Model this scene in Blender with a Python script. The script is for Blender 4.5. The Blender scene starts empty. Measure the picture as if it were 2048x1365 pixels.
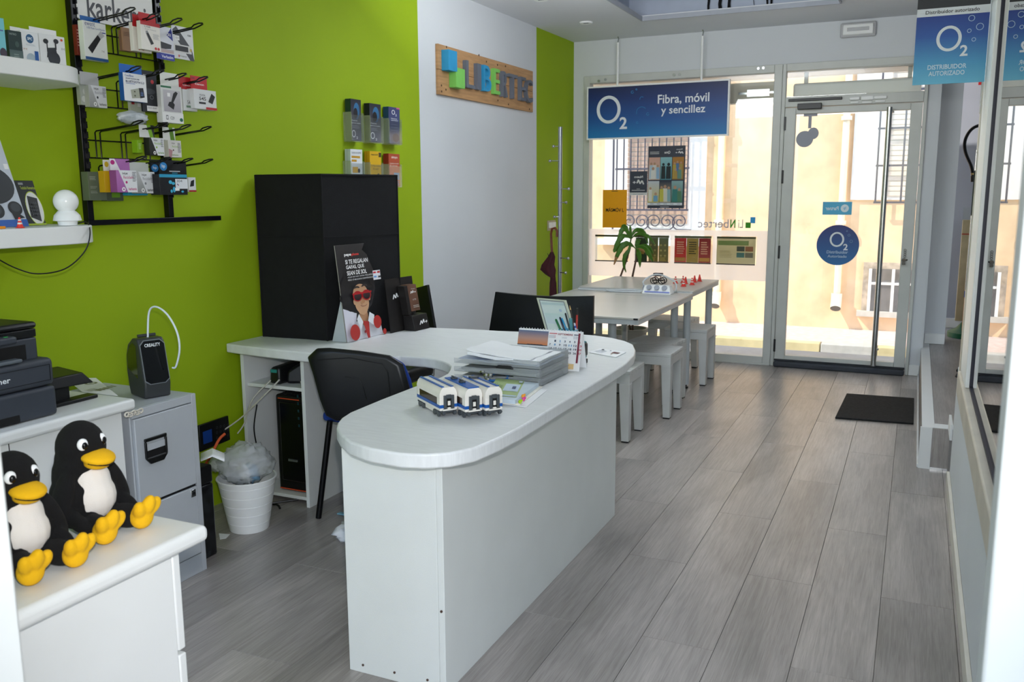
import bpy, bmesh, math, random
from mathutils import Vector, Matrix, noise as mnoise
random.seed(7)
# ---------------------------------------------------------------- camera
H = 1.42
RX = Vector((0.90885, 0.41707, -0.00540))
FPX = 1753.57
_yaw, _pit, _rol = math.radians(-24.65682607), math.radians(9.58180062), math.radians(-0.30961444)
_fw = Vector((math.sin(_yaw)*math.cos(_pit), math.cos(_yaw)*math.cos(_pit), -math.sin(_pit)))
_rt = Vector((math.cos(_yaw), -math.sin(_yaw), 0))
_up = _rt.cross(_fw)
R2 = _rt*math.cos(_rol) + _up*math.sin(_rol)
U2 = -_rt*math.sin(_rol) + _up*math.cos(_rol)
CAM = Vector((0, 0, H))
scene = bpy.context.scene
COL = scene.collection
cd = bpy.data.cameras.new('camera'); co = bpy.data.objects.new('camera', cd); COL.objects.link(co)
m = Matrix.Identity(4)
for i in range(3):
    m[i][0] = R2[i]; m[i][1] = U2[i]; m[i][2] = -_fw[i]; m[i][3] = CAM[i]
co.matrix_world = m
cd.sensor_width = 36; cd.lens = FPX/2048*36; cd.clip_start = 0.02; cd.clip_end = 200
cd.dof.use_dof = True; cd.dof.focus_distance = 3.6; cd.dof.aperture_fstop = 8
scene.camera = co
# ---------------------------------------------------------------- world, sun, lamps, exposure
def lin(c):
    if isinstance(c, str):
        c = c.lstrip('#'); c = [int(c[i:i+2], 16)/255 for i in (0, 2, 4)]
    return tuple(x/12.92 if x <= 0.04045 else ((x+0.055)/1.055)**2.4 for x in c[:3])
w = bpy.data.worlds.new('world'); scene.world = w; w.use_nodes = True
nt = w.node_tree; nt.nodes.clear()
bg = nt.nodes.new('ShaderNodeBackground'); sk = nt.nodes.new('ShaderNodeTexSky'); wo = nt.nodes.new('ShaderNodeOutputWorld')
sk.sky_type = 'NISHITA'; sk.sun_disc = False; sk.sun_elevation = math.radians(50); sk.sun_rotation = math.radians(120)
bg.inputs['Strength'].default_value = 0.55
nt.links.new(sk.outputs[0], bg.inputs[0]); nt.links.new(bg.outputs[0], wo.inputs[0])
def light(name, kind, loc, energy, color=(1, 1, 1), target=None, **k):
    d = bpy.data.lights.new(name, kind); d.energy = energy; d.color = color
    for a, b in k.items(): setattr(d, a, b)
    o = bpy.data.objects.new(name, d); COL.objects.link(o); o.location = loc
    if target is not None: o.rotation_euler = (Vector(target)-Vector(loc)).to_track_quat('-Z', 'Y').to_euler()
    return o
light('sun', 'SUN', (0, 0, 10), 5.6, (1, .93, .84), target=Vector((0, 0, 10))+Vector((.62, .34, -.72)), angle=0.01)
# hot-shoe flash of the camera
fl = CAM + U2*0.13 + R2*0.02
light('camera_flash', 'SPOT', fl, 104, (1, .985, .97), target=fl+_fw, spot_size=math.radians(95), spot_blend=0.7, shadow_soft_size=0.02)
# fill lights added out of view to brighten the shop
light('overhead_fill_light', 'AREA', (-1.3, 1.3, 2.66), 5, (.93, .97, 1), target=(-1.3, 1.3, 0), shape='RECTANGLE', size=1.6, size_y=1.8)  # added soft fill from overhead for the near part of the shop
light('mid_room_fill_light', 'AREA', (-1.3, 4.6, 2.66), 8, (.90, .95, 1), target=(-1.3, 4.6, 0), shape='RECTANGLE', size=1.4, size_y=1.6)  # added fill over the middle of the room, outside the ceiling opening
light('upward_fill_light', 'AREA', (-1.3, 4.35, 2.36), 46, (.92, .96, 1), target=(-1.3, 5.6, 5), shape='RECTANGLE', size=1.4, size_y=.6)  # unseen upward fill, added to brighten the far ceiling and front wall
light('next_room_light', 'AREA', (1.6, 2.5, 2.5), 12, (.93, .97, 1), target=(1.6, 2.5, 0), shape='RECTANGLE', size=1.0, size_y=2.0)
scene.view_settings.view_transform = 'Standard'; scene.view_settings.look = 'None'
scene.view_settings.gamma = 1; scene.view_settings.use_curve_mapping = False
scene.view_settings.exposure = -0.04
# ---------------------------------------------------------------- measuring helpers (a pixel's ray met with a real plane)
def ray(x, y):
    return (R2*((x-1024)/FPX) + U2*(-(y-682.5)/FPX) + _fw)
def onz(x, y, z=0.0):
    r = ray(x, y); return CAM + r*((z-H)/r.z)
def onx(x, y, X):
    r = ray(x, y); return CAM + r*(X/r.x)
def ony(x, y, Y):
    r = ray(x, y); return CAM + r*(Y/r.y)
def onp(x, y, p, n):
    r = ray(x, y); p = Vector(p); n = Vector(n); return CAM + r*((p-CAM).dot(n)/r.dot(n))
WS = 0.018
def wl(y, off=0): return -2.87 + WS*(y-3.0) + off
def onw(x, y, off=0): return onp(x, y, (wl(3, off), 3, 0), (1, -WS, 0))
YF = 7.395
def F(x, y, d=0): return ony(x, y, YF+d)
DESK = 0.742
# ---------------------------------------------------------------- materials
MATS = {}
def mat(name, c, rough=0.5, metal=0.0, var=0.05, scale=12.0, bump=0.0, bscale=200.0, spec=0.5, stretch=(1, 1, 1), trans=0.0, ior=1.45, alpha=1.0, coat=0.0):
    if name in MATS: return MATS[name]
    mt = bpy.data.materials.new(name); mt.use_nodes = True; t = mt.node_tree; b = t.nodes['Principled BSDF']
    col = lin(c); b.inputs['Roughness'].default_value = rough; b.inputs['Metallic'].default_value = metal
    b.inputs['Specular IOR Level'].default_value = spec
    b.inputs['Transmission Weight'].default_value = trans; b.inputs['IOR'].default_value = ior; b.inputs['Alpha'].default_value = alpha
    b.inputs['Coat Weight'].default_value = coat
    tc = t.nodes.new('ShaderNodeTexCoord'); mp = t.nodes.new('ShaderNodeMapping'); mp.inputs['Scale'].default_value = stretch
    nz = t.nodes.new('ShaderNodeTexNoise'); nz.inputs['Scale'].default_value = scale; nz.inputs['Detail'].default_value = 4
    rp = t.nodes.new('ShaderNodeValToRGB')
    rp.color_ramp.elements[0].position = 0.3; rp.color_ramp.elements[1].position = 0.7
    rp.color_ramp.elements[0].color = (*[x*(1-var) for x in col], 1); rp.color_ramp.elements[1].color = (*[min(1, x*(1+var)) for x in col], 1)
    t.links.new(tc.outputs['Object'], mp.inputs[0]); t.links.new(mp.outputs[0], nz.inputs['Vector'])
    t.links.new(nz.outputs['Fac'], rp.inputs[0]); t.links.new(rp.outputs[0], b.inputs['Base Color'])
    if bump:
        n2 = t.nodes.new('ShaderNodeTexNoise'); n2.inputs['Scale'].default_value = bscale; n2.inputs['Detail'].default_value = 3
        bp_ = t.nodes.new('ShaderNodeBump'); bp_.inputs['Strength'].default_value = bump; bp_.inputs['Distance'].default_value = 0.002
        t.links.new(mp.outputs[0], n2.inputs['Vector']); t.links.new(n2.outputs['Fac'], bp_.inputs['Height']); t.links.new(bp_.outputs[0], b.inputs['Normal'])
    MATS[name] = mt; return mt
def ink(name, rough=0.45, translucent=0.0):
    mt = bpy.data.materials.new(name); mt.use_nodes = True; t = mt.node_tree; b = t.nodes['Principled BSDF']
    b.inputs['Roughness'].default_value = rough
    a = t.nodes.new('ShaderNodeAttribute'); a.attribute_name = 'Col'
    nz = t.nodes.new('ShaderNodeTexNoise'); nz.inputs['Scale'].default_value = 60
    mx = t.nodes.new('ShaderNodeMix'); mx.data_type = 'RGBA'; mx.blend_type = 'MULTIPLY'; mx.inputs['Factor'].default_value = 0.04
    t.links.new(a.outputs['Color'], mx.inputs['A']); t.links.new(nz.outputs['Color'], mx.inputs['B'])
    t.links.new(mx.outputs['Result'], b.inputs['Base Color'])
    if translucent:
        tr = t.nodes.new('ShaderNodeBsdfTranslucent'); ms = t.nodes.new('ShaderNodeMixShader'); ms.inputs[0].default_value = translucent
        t.links.new(mx.outputs['Result'], tr.inputs[0]); t.links.new(b.outputs[0], ms.inputs[1]); t.links.new(tr.outputs[0], ms.inputs[2])
        t.links.new(ms.outputs[0], t.nodes['Material Output'].inputs[0])
    return mt
INK = ink('printed_ink'); INKT = ink('printed_film', 0.5, 0.25)
def glassmat(name, tint=(1, 1, 1), refl=1.0, rough=0.0):
    mt = bpy.data.materials.new(name); mt.use_nodes = True; t = mt.node_tree; t.nodes.clear()
    o = t.nodes.new('ShaderNodeOutputMaterial'); tr = t.nodes.new('ShaderNodeBsdfTransparent'); gl = t.nodes.new('ShaderNodeBsdfGlossy')
    fr = t.nodes.new('ShaderNodeFresnel'); geo = t.nodes.new('ShaderNodeNewGeometry'); io = t.nodes.new('ShaderNodeMapRange'); io.inputs['To Min'].default_value = 1.5; io.inputs['To Max'].default_value = 1/1.5; t.links.new(geo.outputs['Backfacing'], io.inputs[0]); t.links.new(io.outputs[0], fr.inputs[0]); ms = t.nodes.new('ShaderNodeMixShader')
    mu = t.nodes.new('ShaderNodeMath'); mu.operation = 'MULTIPLY'; mu.inputs[1].default_value = refl; mu.use_clamp = True
    tr.inputs[0].default_value = (*tint, 1); gl.inputs['Roughness'].default_value = rough
    t.links.new(fr.outputs[0], mu.inputs[0]); t.links.new(mu.outputs[0], ms.inputs[0]); t.links.new(tr.outputs[0], ms.inputs[1]); t.links.new(gl.outputs[0], ms.inputs[2]); t.links.new(ms.outputs[0], o.inputs[0])
    return mt
GLASS = glassmat('window_glass', (.95, .97, .96)); PGLASS = glassmat('partition_glass', (.80, .84, .84), 1.5)
CLEAR = glassmat('clear_plastic', (.93, .95, .95), 1.6, 0.08)
WHITE = mat('white_laminate', '#E9EBEA', 0.42, var=.015, scale=5, bump=.05, bscale=300)
TOP = mat('white_wood_grain_top', '#E4E6E6', 0.38, var=.05, scale=5, stretch=(3, 30, 3), bump=.12, bscale=12)
WALLW = mat('white_wall_paint', '#D4D8DC', 0.8, var=.02, scale=2, bump=.12, bscale=90)
GREEN = mat('lime_green_paint', '#94B000', 0.75, var=.05, scale=1.2, bump=.15, bscale=90)
CEIL = mat('ceiling_paint', '#DDE0E4', 0.85, var=.015, scale=1.5, bump=.06, bscale=60)
FRAME = mat('white_aluminium', '#C6C9C4', 0.4, 0.0, var=.04, scale=8)
FRAMEB = mat('beige_weathered_frame', '#C9C2B5', 0.5, var=.08, scale=9)
BLACK = mat('black_plastic', '#101113', 0.38, var=.15)
BLACKM = mat('black_metal', '#0B0B0E', 0.3, .3, var=.1)
FABRIC = mat('black_fabric', '#0C0D10', 0.9, var=.2, scale=30, bump=.3, bscale=300)
LEATHER = mat('black_leather', '#121317', 0.42, var=.15, scale=14, bump=.25, bscale=120)
GREYM = mat('grey_painted_steel', '#B4B9BF', 0.45, var=.02, bump=.06, bscale=150)
DGREY = mat('printer_grey', '#3A3F48', 0.5, var=.05, bump=.05, bscale=300)
CHROME = mat('brushed_steel', '#B9BBBC', 0.22, 1.0, var=.04)
STEEL = mat('satin_grey_steel', '#9EA3AB', 0.32, .8, var=.04)
TABLEG = mat('grey_table_top', '#C9C7C1', 0.28, var=.03, scale=4)
TEDGE = mat('pale_grey_metal', '#BFC5C8', 0.45, var=.03)
STOOL = mat('grey_white_painted_wood', '#C9CBC9', 0.5, var=.05, scale=4, stretch=(2, 14, 2), bump=.08, bscale=60)
PAPER = mat('white_paper', '#F1F2F4', 0.7, var=.015)
PLASW = mat('white_plastic', '#EDEFEE', 0.4, var=.02)
DARK = mat('dark_recess', '#08080A', 0.7)
# ---------------------------------------------------------------- mesh helpers
LOC = {}
class MB:
    def __init__(s): s.v = []; s.f = []; s.mi = []; s.mats = []; s.m = 0; s.c = None
    def use(s, mt):
        if mt not in s.mats: s.mats.append(mt)
        s.m = s.mats.index(mt); return s
    def add(s, vs, fs, M=None):
        o = len(s.v)
        for p in vs:
            p = Vector(p); s.v.append(M @ p if M else p)
        for f in fs: s.f.append([i+o for i in f]); s.mi.append(s.m)
        return s
    def box(s, x0, x1, y0, y1, z0, z1, M=None):
        if x0 > x1: x0, x1 = x1, x0
        if y0 > y1: y0, y1 = y1, y0
        if z0 > z1: z0, z1 = z1, z0
        return s.add([(x0,y0,z0),(x1,y0,z0),(x1,y1,z0),(x0,y1,z0),(x0,y0,z1),(x1,y0,z1),(x1,y1,z1),(x0,y1,z1)],
                     [(3,2,1,0),(4,5,6,7),(0,1,5,4),(1,2,6,5),(2,3,7,6),(3,0,4,7)], M)
    def hexa(s, b, t):      # bottom 4 and top 4 corners, counter-clockwise from above
        return s.add(list(b)+list(t), [(3,2,1,0),(4,5,6,7),(0,1,5,4),(1,2,6,5),(2,3,7,6),(3,0,4,7)])
    def prism(s, pts, z0, z1, M=None):   # polygon in xy (ccw)
        n = len(pts); a = sum(pts[i][0]*pts[(i+1)%n][1]-pts[(i+1)%n][0]*pts[i][1] for i in range(n))
        if a < 0: pts = pts[::-1]
        vs = [(p[0],p[1],z0) for p in pts]+[(p[0],p[1],z1) for p in pts]
        fs = [list(range(n))[::-1], list(range(n,2*n))]+[(i,(i+1)%n,(i+1)%n+n,i+n) for i in range(n)]
        return s.add(vs, fs, M)
    def tube(s, pts, r, n=10, cap=True, closed=False):
        pts = [Vector(p) for p in pts]; L = len(pts); vs = []; fs = []
        rr = r if isinstance(r, (list, tuple)) else [r]*L
        up = None
        for i, p in enumerate(pts):
            if closed: d = pts[(i+1)%L]-pts[i-1]
            else: d = (pts[min(i+1,L-1)]-pts[max(i-1,0)])
            if d.length < 1e-9: d = Vector((0,0,1))
            d.normalize()
            if up is None: up = Vector((0,0,1)) if abs(d.z) < .9 else Vector((1,0,0))
            a = d.cross(up)
            if a.length < 1e-6: a = d.cross(Vector((0,1,0)))
            a.normalize(); up = a.cross(d).normalized()
            for k in range(n):
                t = 2*math.pi*k/n; vs.append(p+(a*math.cos(t)+up*math.sin(t))*rr[i])
        for i in range(L if closed else L-1):
            for k in range(n):
                j = (i+1)%L
                fs.append((i*n+k, i*n+(k+1)%n, j*n+(k+1)%n, j*n+k))
        if cap and not closed: fs.append(list(range(n))[::-1]); fs.append([(L-1)*n+k for k in range(n)])
        return s.add(vs, [tuple(reversed(f)) for f in fs])
    def cyl(s, p0, p1, r, n=16, r1=None): return s.tube([p0, p1], [r, r if r1 is None else r1], n)
    def lathe(s, prof, c=(0,0,0), n=24, M=None):   # profile [(r,z)]
        vs = []; fs = []; L = len(prof)
        for r, z in prof:
            for k in range(n):
                t = 2*math.pi*k/n; vs.append((c[0]+r*math.cos(t), c[1]+r*math.sin(t), c[2]+z))
        for i in range(L-1):
            for k in range(n): fs.append((i*n+k, i*n+(k+1)%n, (i+1)*n+(k+1)%n, (i+1)*n+k))
        if prof[0][0] > 1e-6: fs.append(list(range(n))[::-1])
        if prof[-1][0] > 1e-6: fs.append([(L-1)*n+k for k in range(n)])
        return s.add(vs, fs, M)
    def ell(s, c, r, rot=None, n=14, k=9):
        vs = []; fs = []; Rm = rot or Matrix.Identity(3)
        for i in range(k+1):
            ph = math.pi*i/k
            for j in range(n):
                t = 2*math.pi*j/n
                vs.append(Vector(c)+Rm @ Vector((r[0]*math.sin(ph)*math.cos(t), r[1]*math.sin(ph)*math.sin(t), -r[2]*math.cos(ph))))
        for i in range(k):
            for j in range(n): fs.append((i*n+j, i*n+(j+1)%n, (i+1)*n+(j+1)%n, (i+1)*n+j))
        return s.add(vs, fs)
    def sheet(s, grid):     # grid[i][j] of points
        a = len(grid); b = len(grid[0]); vs = [p for row in grid for p in row]
        return s.add(vs, [(i*b+j, i*b+j+1, (i+1)*b+j+1, (i+1)*b+j) for i in range(a-1) for j in range(b-1)])
    def build(s, name, mt=None, parent=None, bev=0, seg=2, smooth=True, origin=None, mods=None, ang=35):
        me = bpy.data.meshes.new(name)
        xs = [p.x for p in s.v]; ys = [p.y for p in s.v]; zs = [p.z for p in s.v]
        o3 = Vector(origin) if origin else Vector(((min(xs)+max(xs))/2, (min(ys)+max(ys))/2, min(zs)))
        me.from_pydata([p-o3 for p in s.v], [], s.f)
        ml = s.mats if s.mats else [mt or WHITE]
        for x in ml: me.materials.append(x)
        if s.mats: me.polygons.foreach_set('material_index', s.mi)
        if s.c:
            at = me.color_attributes.new('Col', 'FLOAT_COLOR', 'POINT')
            for i, c in enumerate(s.c): at.data[i].color = (*c, 1)
        if smooth:
            me.polygons.foreach_set('use_smooth', [True]*len(me.polygons)); me.set_sharp_from_angle(angle=math.radians(ang))
        me.update()
        o = bpy.data.objects.new(name, me); COL.objects.link(o)
        if parent is not None: o.parent = parent; o.location = o3-LOC[parent.name]
        else: o.location = o3
        LOC[o.name] = o3
        if bev:
            b = o.modifiers.new('bevel', 'BEVEL'); b.width = bev; b.segments = seg; b.limit_method = 'ANGLE'
        for md in (mods or []):
            x = o.modifiers.new(md[0].lower(), md[0])
            for k, v in md[1].items(): setattr(x, k, v)
        return o
def tag(o, label, cat, group=None):
    o['label'] = label; o['category'] = cat
    if group: o['group'] = group
    return o
def thing(name, loc, label, cat, group=None):
    o = bpy.data.objects.new(name, None); COL.objects.link(o); o.location = loc; o.empty_display_size = .05
    LOC[o.name] = Vector(loc); return tag(o, label, cat, group)
def struct(o): o['kind'] = 'structure'; return o
def part(name, mt, parent, fn, **k):
    b = MB(); fn(b); return b.build(name, mt, parent, **k)
def bx(name, mt, parent, *a, **k):
    b = MB(); b.box(*a); return b.build(name, mt, parent, **k)
def copytree(o, loc=None, rz=None, label=None, group=None, parent=None):
    c = o.copy(); COL.objects.link(c); c.parent = parent
    if parent is None:
        if loc is not None: c.location = loc
        if rz is not None: c.rotation_euler = (0, 0, rz)
        if label: c['label'] = label
        if group: c['group'] = group
    LOC[c.name] = Vector(c.location)
    for ch in [x for x in KIDS(o)]: copytree(ch, parent=c)
    return c
def KIDS(o): return [x for x in bpy.data.objects if x.parent == o]
# ---- flat printing
_TC = {}
def glyphs(st, bold=0):
    if (st, bold) in _TC: return _TC[(st, bold)]
    cu = bpy.data.curves.new('t', 'FONT'); cu.body = st; cu.size = 1; cu.resolution_u = 3; cu.fill_mode = 'FRONT'; cu.offset = bold*.42
    o = bpy.data.objects.new('t', cu)
    me = o.to_mesh(); vs = [(v.co.x, v.co.y) for v in me.vertices]; fs = [tuple(p.vertices) for p in me.polygons]
    o.to_mesh_clear(); bpy.data.objects.remove(o); bpy.data.curves.remove(cu)
    x0 = min(v[0] for v in vs); x1 = max(v[0] for v in vs); y0 = min(v[1] for v in vs); y1 = max(v[1] for v in vs)
    vs = [((v[0]-x0)/(x1-x0), (v[1]-y0)/(y1-y0)) for v in vs]
    _TC[(st, bold)] = (vs, fs, (x1-x0)/(y1-y0)); return _TC[(st, bold)]
class Pan:
    """flat print on the plane O + a*U + b*V ; U, V are real-size unit vectors"""
    def __init__(s, O, U, V, off=0.0006):
        s.O = Vector(O); s.U = Vector(U).normalized(); s.V = Vector(V).normalized(); s.N = s.U.cross(s.V).normalized()
        s.k = 0; s.sub = 0; s.off = off; s.b = MB(); s.b.c = []
    @staticmethod
    def fit(tl, tr, bl, off=0.0006):
        """unit square mapped to three measured corners"""
        p = Pan(bl, (1, 0, 0), (0, 0, 1), off); p.U = Vector(tr)-Vector(tl); p.V = Vector(tl)-Vector(bl); p.N = p.U.cross(p.V).normalized(); return p
    def P(s, a, b): return s.O+s.U*a+s.V*b+s.N*(s.off*(s.k+1+s.sub))
    def _add(s, pts, fs, cols):
        s.b.add([s.P(*p) for p in pts], fs); s.b.c += cols; s.k += 1; s.sub += .04; return s
    def rect(s, a, b, c, d, col, col2=None):
        c1 = lin(col); c2 = lin(col2) if col2 else c1
        return s._add([(a,b),(c,b),(c,d),(a,d)], [(0,1,2,3)], [c1,c1,c2,c2])
    def poly(s, pts, col): return s._add(pts, [tuple(range(len(pts)))], [lin(col)]*len(pts))
    def disc(s, x, y, rx, ry, col, col2=None, n=28):
        c1 = lin(col); c2 = lin(col2) if col2 else c1; pts = []; cs = []
        for i in range(n):
            t = 2*math.pi*i/n; pts.append((x+rx*math.cos(t), y+ry*math.sin(t))); f = (math.sin(t)+1)/2
            cs.append(tuple(c1[j]*(1-f)+c2[j]*f for j in range(3)))
        return s._add(pts, [tuple(range(n))], cs)
    def ring(s, x, y, rx, ry, tx, ty, col, n=32, a0=0, a1=360):
        pts = []; fs = []
        full = (a1-a0) >= 360; m_ = n if full else n+1
        for i in range(m_):
            t = math.radians(a0+(a1-a0)*i/n)
            pts += [(x+rx*math.cos(t), y+ry*math.sin(t)), (x+(rx-tx)*math.cos(t), y+(ry-ty)*math.sin(t))]
        for i in range(n):
            j = (i+1) % m_; fs.append((2*i, 2*j, 2*j+1, 2*i+1))
        return s._add(pts, fs, [lin(col)]*len(pts))
    def text(s, st, a, b, c, d, col, bold=0.0):
        vs, fs, asp = glyphs(st, bold)
        s._add([(a+(c-a)*v[0], b+(d-b)*v[1]) for v in vs], fs, [lin(col)]*len(vs))
        return s
    def line(s, a, b, c, d, t, col):
        dx, dy = c-a, d-b; L = math.hypot(dx, dy); nx, ny = -dy/L*t/2, dx/L*t/2
        return s.poly([(a+nx,b+ny),(a-nx,b-ny),(c-nx,d-ny),(c+nx,d+ny)], col)
    def textlines(s, a, b, c, d, n, col, fill=.45):
        h = (d-b)/n
        for i in range(n):
            r = random.uniform(.7, 1); s.rect(a, b+i*h, a+(c-a)*r, b+i*h+h*fill, col); s.k -= 1
        s.k += 1; return s
    def build(s, name, parent, mt=None):
        return s.b.build(name, mt or INK, parent, smooth=False)
def o2mark(p, x, y, r, col='#E8EEF2', sx=1.0):
    p.ring(x, y, r*sx, r*1.08, r*.26*sx, r*.24, col, n=40)
    p.text('2', x+r*.93*sx, y-r*1.55, x+r*1.55*sx, y-r*.62, col, bold=.06)
def mplus(p, x, y, w, h, col='#F2F2F2'):
    pts = [(0,.15),(.16,.8),(.34,.25),(.5,.95),(.64,.35)]
    for i in range(4): p.line(x+pts[i][0]*w, y+pts[i][1]*h, x+pts[i+1][0]*w, y+pts[i+1][1]*h, w*.13, col); p.k -= 1
    p.k += 1
    p.line(x+.74*w, y+.5*h, x+1.04*w, y+.5*h, h*.13, col); p.line(x+.89*w, y+.28*h, x+.89*w, y+.72*h, w*.08, col)
# ================================================================ SETTING
# floor: vinyl planks, each its own piece
def plankmat():
    mt = bpy.data.materials.new('grey_oak_plank'); mt.use_nodes = True; t = mt.node_tree; b = t.nodes['Principled BSDF']
    N = t.nodes.new; L = t.links.new
    tc = N('ShaderNodeTexCoord'); oi = N('ShaderNodeObjectInfo'); ad = N('ShaderNodeVectorMath'); ad.operation = 'ADD'
    sc = N('ShaderNodeVectorMath'); sc.operation = 'SCALE'; sc.inputs['Scale'].default_value = 37
    cb = N('ShaderNodeCombineXYZ'); L(oi.outputs['Random'], cb.inputs[0]); L(oi.outputs['Random'], cb.inputs[1]); L(cb.outputs[0], sc.inputs[0])
    L(tc.outputs['Object'], ad.inputs[0]); L(sc.outputs[0], ad.inputs[1])
    def nz(scale, st, det=5, dist=0):
        mp = N('ShaderNodeMapping'); mp.inputs['Scale'].default_value = st; L(ad.outputs[0], mp.inputs[0])
        n = N('ShaderNodeTexNoise'); n.inputs['Scale'].default_value = scale; n.inputs['Detail'].default_value = det; n.inputs['Distortion'].default_value = dist
        L(mp.outputs[0], n.inputs['Vector']); return n
    big = nz(2.2, (2.2, .6, 1), 4, .6); grain = nz(6, (16, .55, 1), 6, .9); fine = nz(30, (14, .4, 1), 3)
    r1 = N('ShaderNodeValToRGB'); r1.color_ramp.elements[0].position = .32; r1.color_ramp.elements[1].position = .68
    r1.color_ramp.elements[0].color = (*lin('#938E8A'), 1); r1.color_ramp.elements[1].color = (*lin('#B8B1AC'), 1)
    L(big.outputs['Fac'], r1.inputs[0])
    r2 = N('ShaderNodeValToRGB'); r2.color_ramp.elements[0].position = .36; r2.color_ramp.elements[1].position = .60
    r2.color_ramp.elements[0].color = (.72, .71, .70, 1); r2.color_ramp.elements[1].color = (1, 1, 1, 1); L(grain.outputs['Fac'], r2.inputs[0])
    r3 = N('ShaderNodeValToRGB'); r3.color_ramp.elements[0].position = .3; r3.color_ramp.elements[1].position = .6
    r3.color_ramp.elements[0].color = (.80, .79, .78, 1); r3.color_ramp.elements[1].color = (1, 1, 1, 1); L(fine.outputs['Fac'], r3.inputs[0])
    m1 = N('ShaderNodeMix'); m1.data_type = 'RGBA'; m1.blend_type = 'MULTIPLY'; m1.inputs['Factor'].default_value = .7
    L(r1.outputs[0], m1.inputs['A']); L(r2.outputs[0], m1.inputs['B'])
    m2 = N('ShaderNodeMix'); m2.data_type = 'RGBA'; m2.blend_type = 'MULTIPLY'; m2.inputs['Factor'].default_value = .8
    L(m1.outputs['Result'], m2.inputs['A']); L(r3.outputs[0], m2.inputs['B'])
    hv = N('ShaderNodeHueSaturation'); mr = N('ShaderNodeMapRange'); mr.inputs['To Min'].default_value = .92; mr.inputs['To Max'].default_value = 1.06
    L(oi.outputs['Random'], mr.inputs[0]); L(mr.outputs[0], hv.inputs['Value']); L(m2.outputs['Result'], hv.inputs['Color']); L(hv.outputs[0], b.inputs['Base Color'])
    b.inputs['Roughness'].default_value = .30; b.inputs['Specular IOR Level'].default_value = .5
    bp_ = N('ShaderNodeBump'); bp_.inputs['Strength'].default_value = .12; bp_.inputs['Distance'].default_value = .001
    L(fine.outputs['Fac'], bp_.inputs['Height']); L(bp_.outputs[0], b.inputs['Normal'])
    return mt
PLANK = plankmat()
fl_ = struct(bx('floor', mat('floor_subfloor', '#4E4B49', .9), None, -3.1, 2.6, -.6, 7.40, -.06, -.0035))
PW, PL = .2315, 1.2225
plank_mesh = {}
x_seam = -.031
for i in range(-14, 3):
    xa = x_seam+i*PW; xb = xa+PW
    if xa > .26: continue
    ys = 3.19+(.5*PL if i % 2 else 0)+.0
    for j in range(-4, 5):
        ya = max(ys+j*PL, -.5); yb = min(ys+(j+1)*PL, 7.38)
        if yb-ya < .03: continue
        key = (round(yb-ya, 3))
        if key in plank_mesh:
            o = plank_mesh[key].copy(); COL.objects.link(o); o.location = (xa, ya, -.0035)
        else:
            b = MB(); g = .0006; c = .0009
            b.add([(g,g,0),(PW-g,g,0),(PW-g,yb-ya-g,0),(g,yb-ya-g,0),(g,g,.0025),(PW-g,g,.0025),(PW-g,yb-ya-g,.0025),(g,yb-ya-g,.0025),
                   (g+c,g+c,.0035),(PW-g-c,g+c,.0035),(PW-g-c,yb-ya-g-c,.0035),(g+c,yb-ya-g-c,.0035)],
                  [(0,1,5,4),(1,2,6,5),(2,3,7,6),(3,0,4,7),(4,5,9,8),(5,6,10,9),(6,7,11,10),(7,4,8,11),(8,9,10,11)])
            o = b.build('plank', PLANK, None, smooth=False, origin=(0, 0, 0)); o.location = (xa, ya, -.0035); plank_mesh[key] = o
        o.parent = fl_; o.location = Vector(o.location)-LOC[fl_.name]
# left wall: one long wall, painted green / white / green
CZ = 2.70
gy1 = onw(841, 300).y; gy2 = onw(1073, 300).y
b = MB()
segs = [(-.6, gy1, GREEN), (gy1, gy2, WALLW), (gy2, YF+.0, GREEN)]
for y0, y1, mt in segs:
    b.use(mt); b.hexa([(wl(y0)-.15,y0,0),(wl(y0),y0,0),(wl(y1),y1,0),(wl(y1)-.15,y1,0)], [(wl(y0)-.15,y0,CZ),(wl(y0),y0,CZ),(wl(y1),y1,CZ),(wl(y1)-.15,y1,CZ)])
struct(b.build('wall_left', smooth=False))
# ceiling with a rectangular opening
ha = onz(1285, 41, CZ); hb = onz(1683, 2, CZ)
hx0, hx1, hy1, hy0 = ha.x, hb.x, (ha.y+hb.y)/2, 5.75
b = MB().use(CEIL)
for a in ((-3.1, hx0, -.6, YF+.05), (hx1, 2.6, -.6, YF+.05), (hx0, hx1, hy1, YF+.05), (hx0, hx1, -.6, hy0)):
    b.box(a[0], a[1], a[2], a[3], CZ, CZ+.03)
struct(b.build('ceiling', smooth=False))
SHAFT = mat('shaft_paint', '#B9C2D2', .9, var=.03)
b = MB().use(SHAFT)
b.box(hx0-.16, hx0-.14, hy0-.1, hy1+.16, CZ+.031, 3.5); b.box(hx1+.14, hx1+.16, hy0-.1, hy1+.16, CZ+.031, 3.5); b.box(hx0-.14, hx1+.14, hy1+.14, hy1+.16, CZ+.031, 3.5); b.box(hx0-.14, hx1+.14, hy0-.1, hy0-.08, CZ+.031, 3.5); b.box(hx0-.16, hx1+.16, hy0-.1, hy1+.16, 3.5, 3.52)
struct(b.build('trim_1', smooth=False))
b = MB().use(mat('edge_lath', '#A9AEB8', .6)); 
b.box(hx0, hx0+.012, hy0, hy1, CZ-.012, CZ+.02); b.box(hx1-.012, hx1, hy0, hy1, CZ-.012, CZ+.02); b.box(hx0+.012, hx1-.012, hy1-.012, hy1, CZ-.012, CZ+.02); b.box(hx0+.012, hx1-.012, hy0, hy0+.012, CZ-.012, CZ+.02)
struct(b.build('trim_2', smooth=False))
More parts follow.
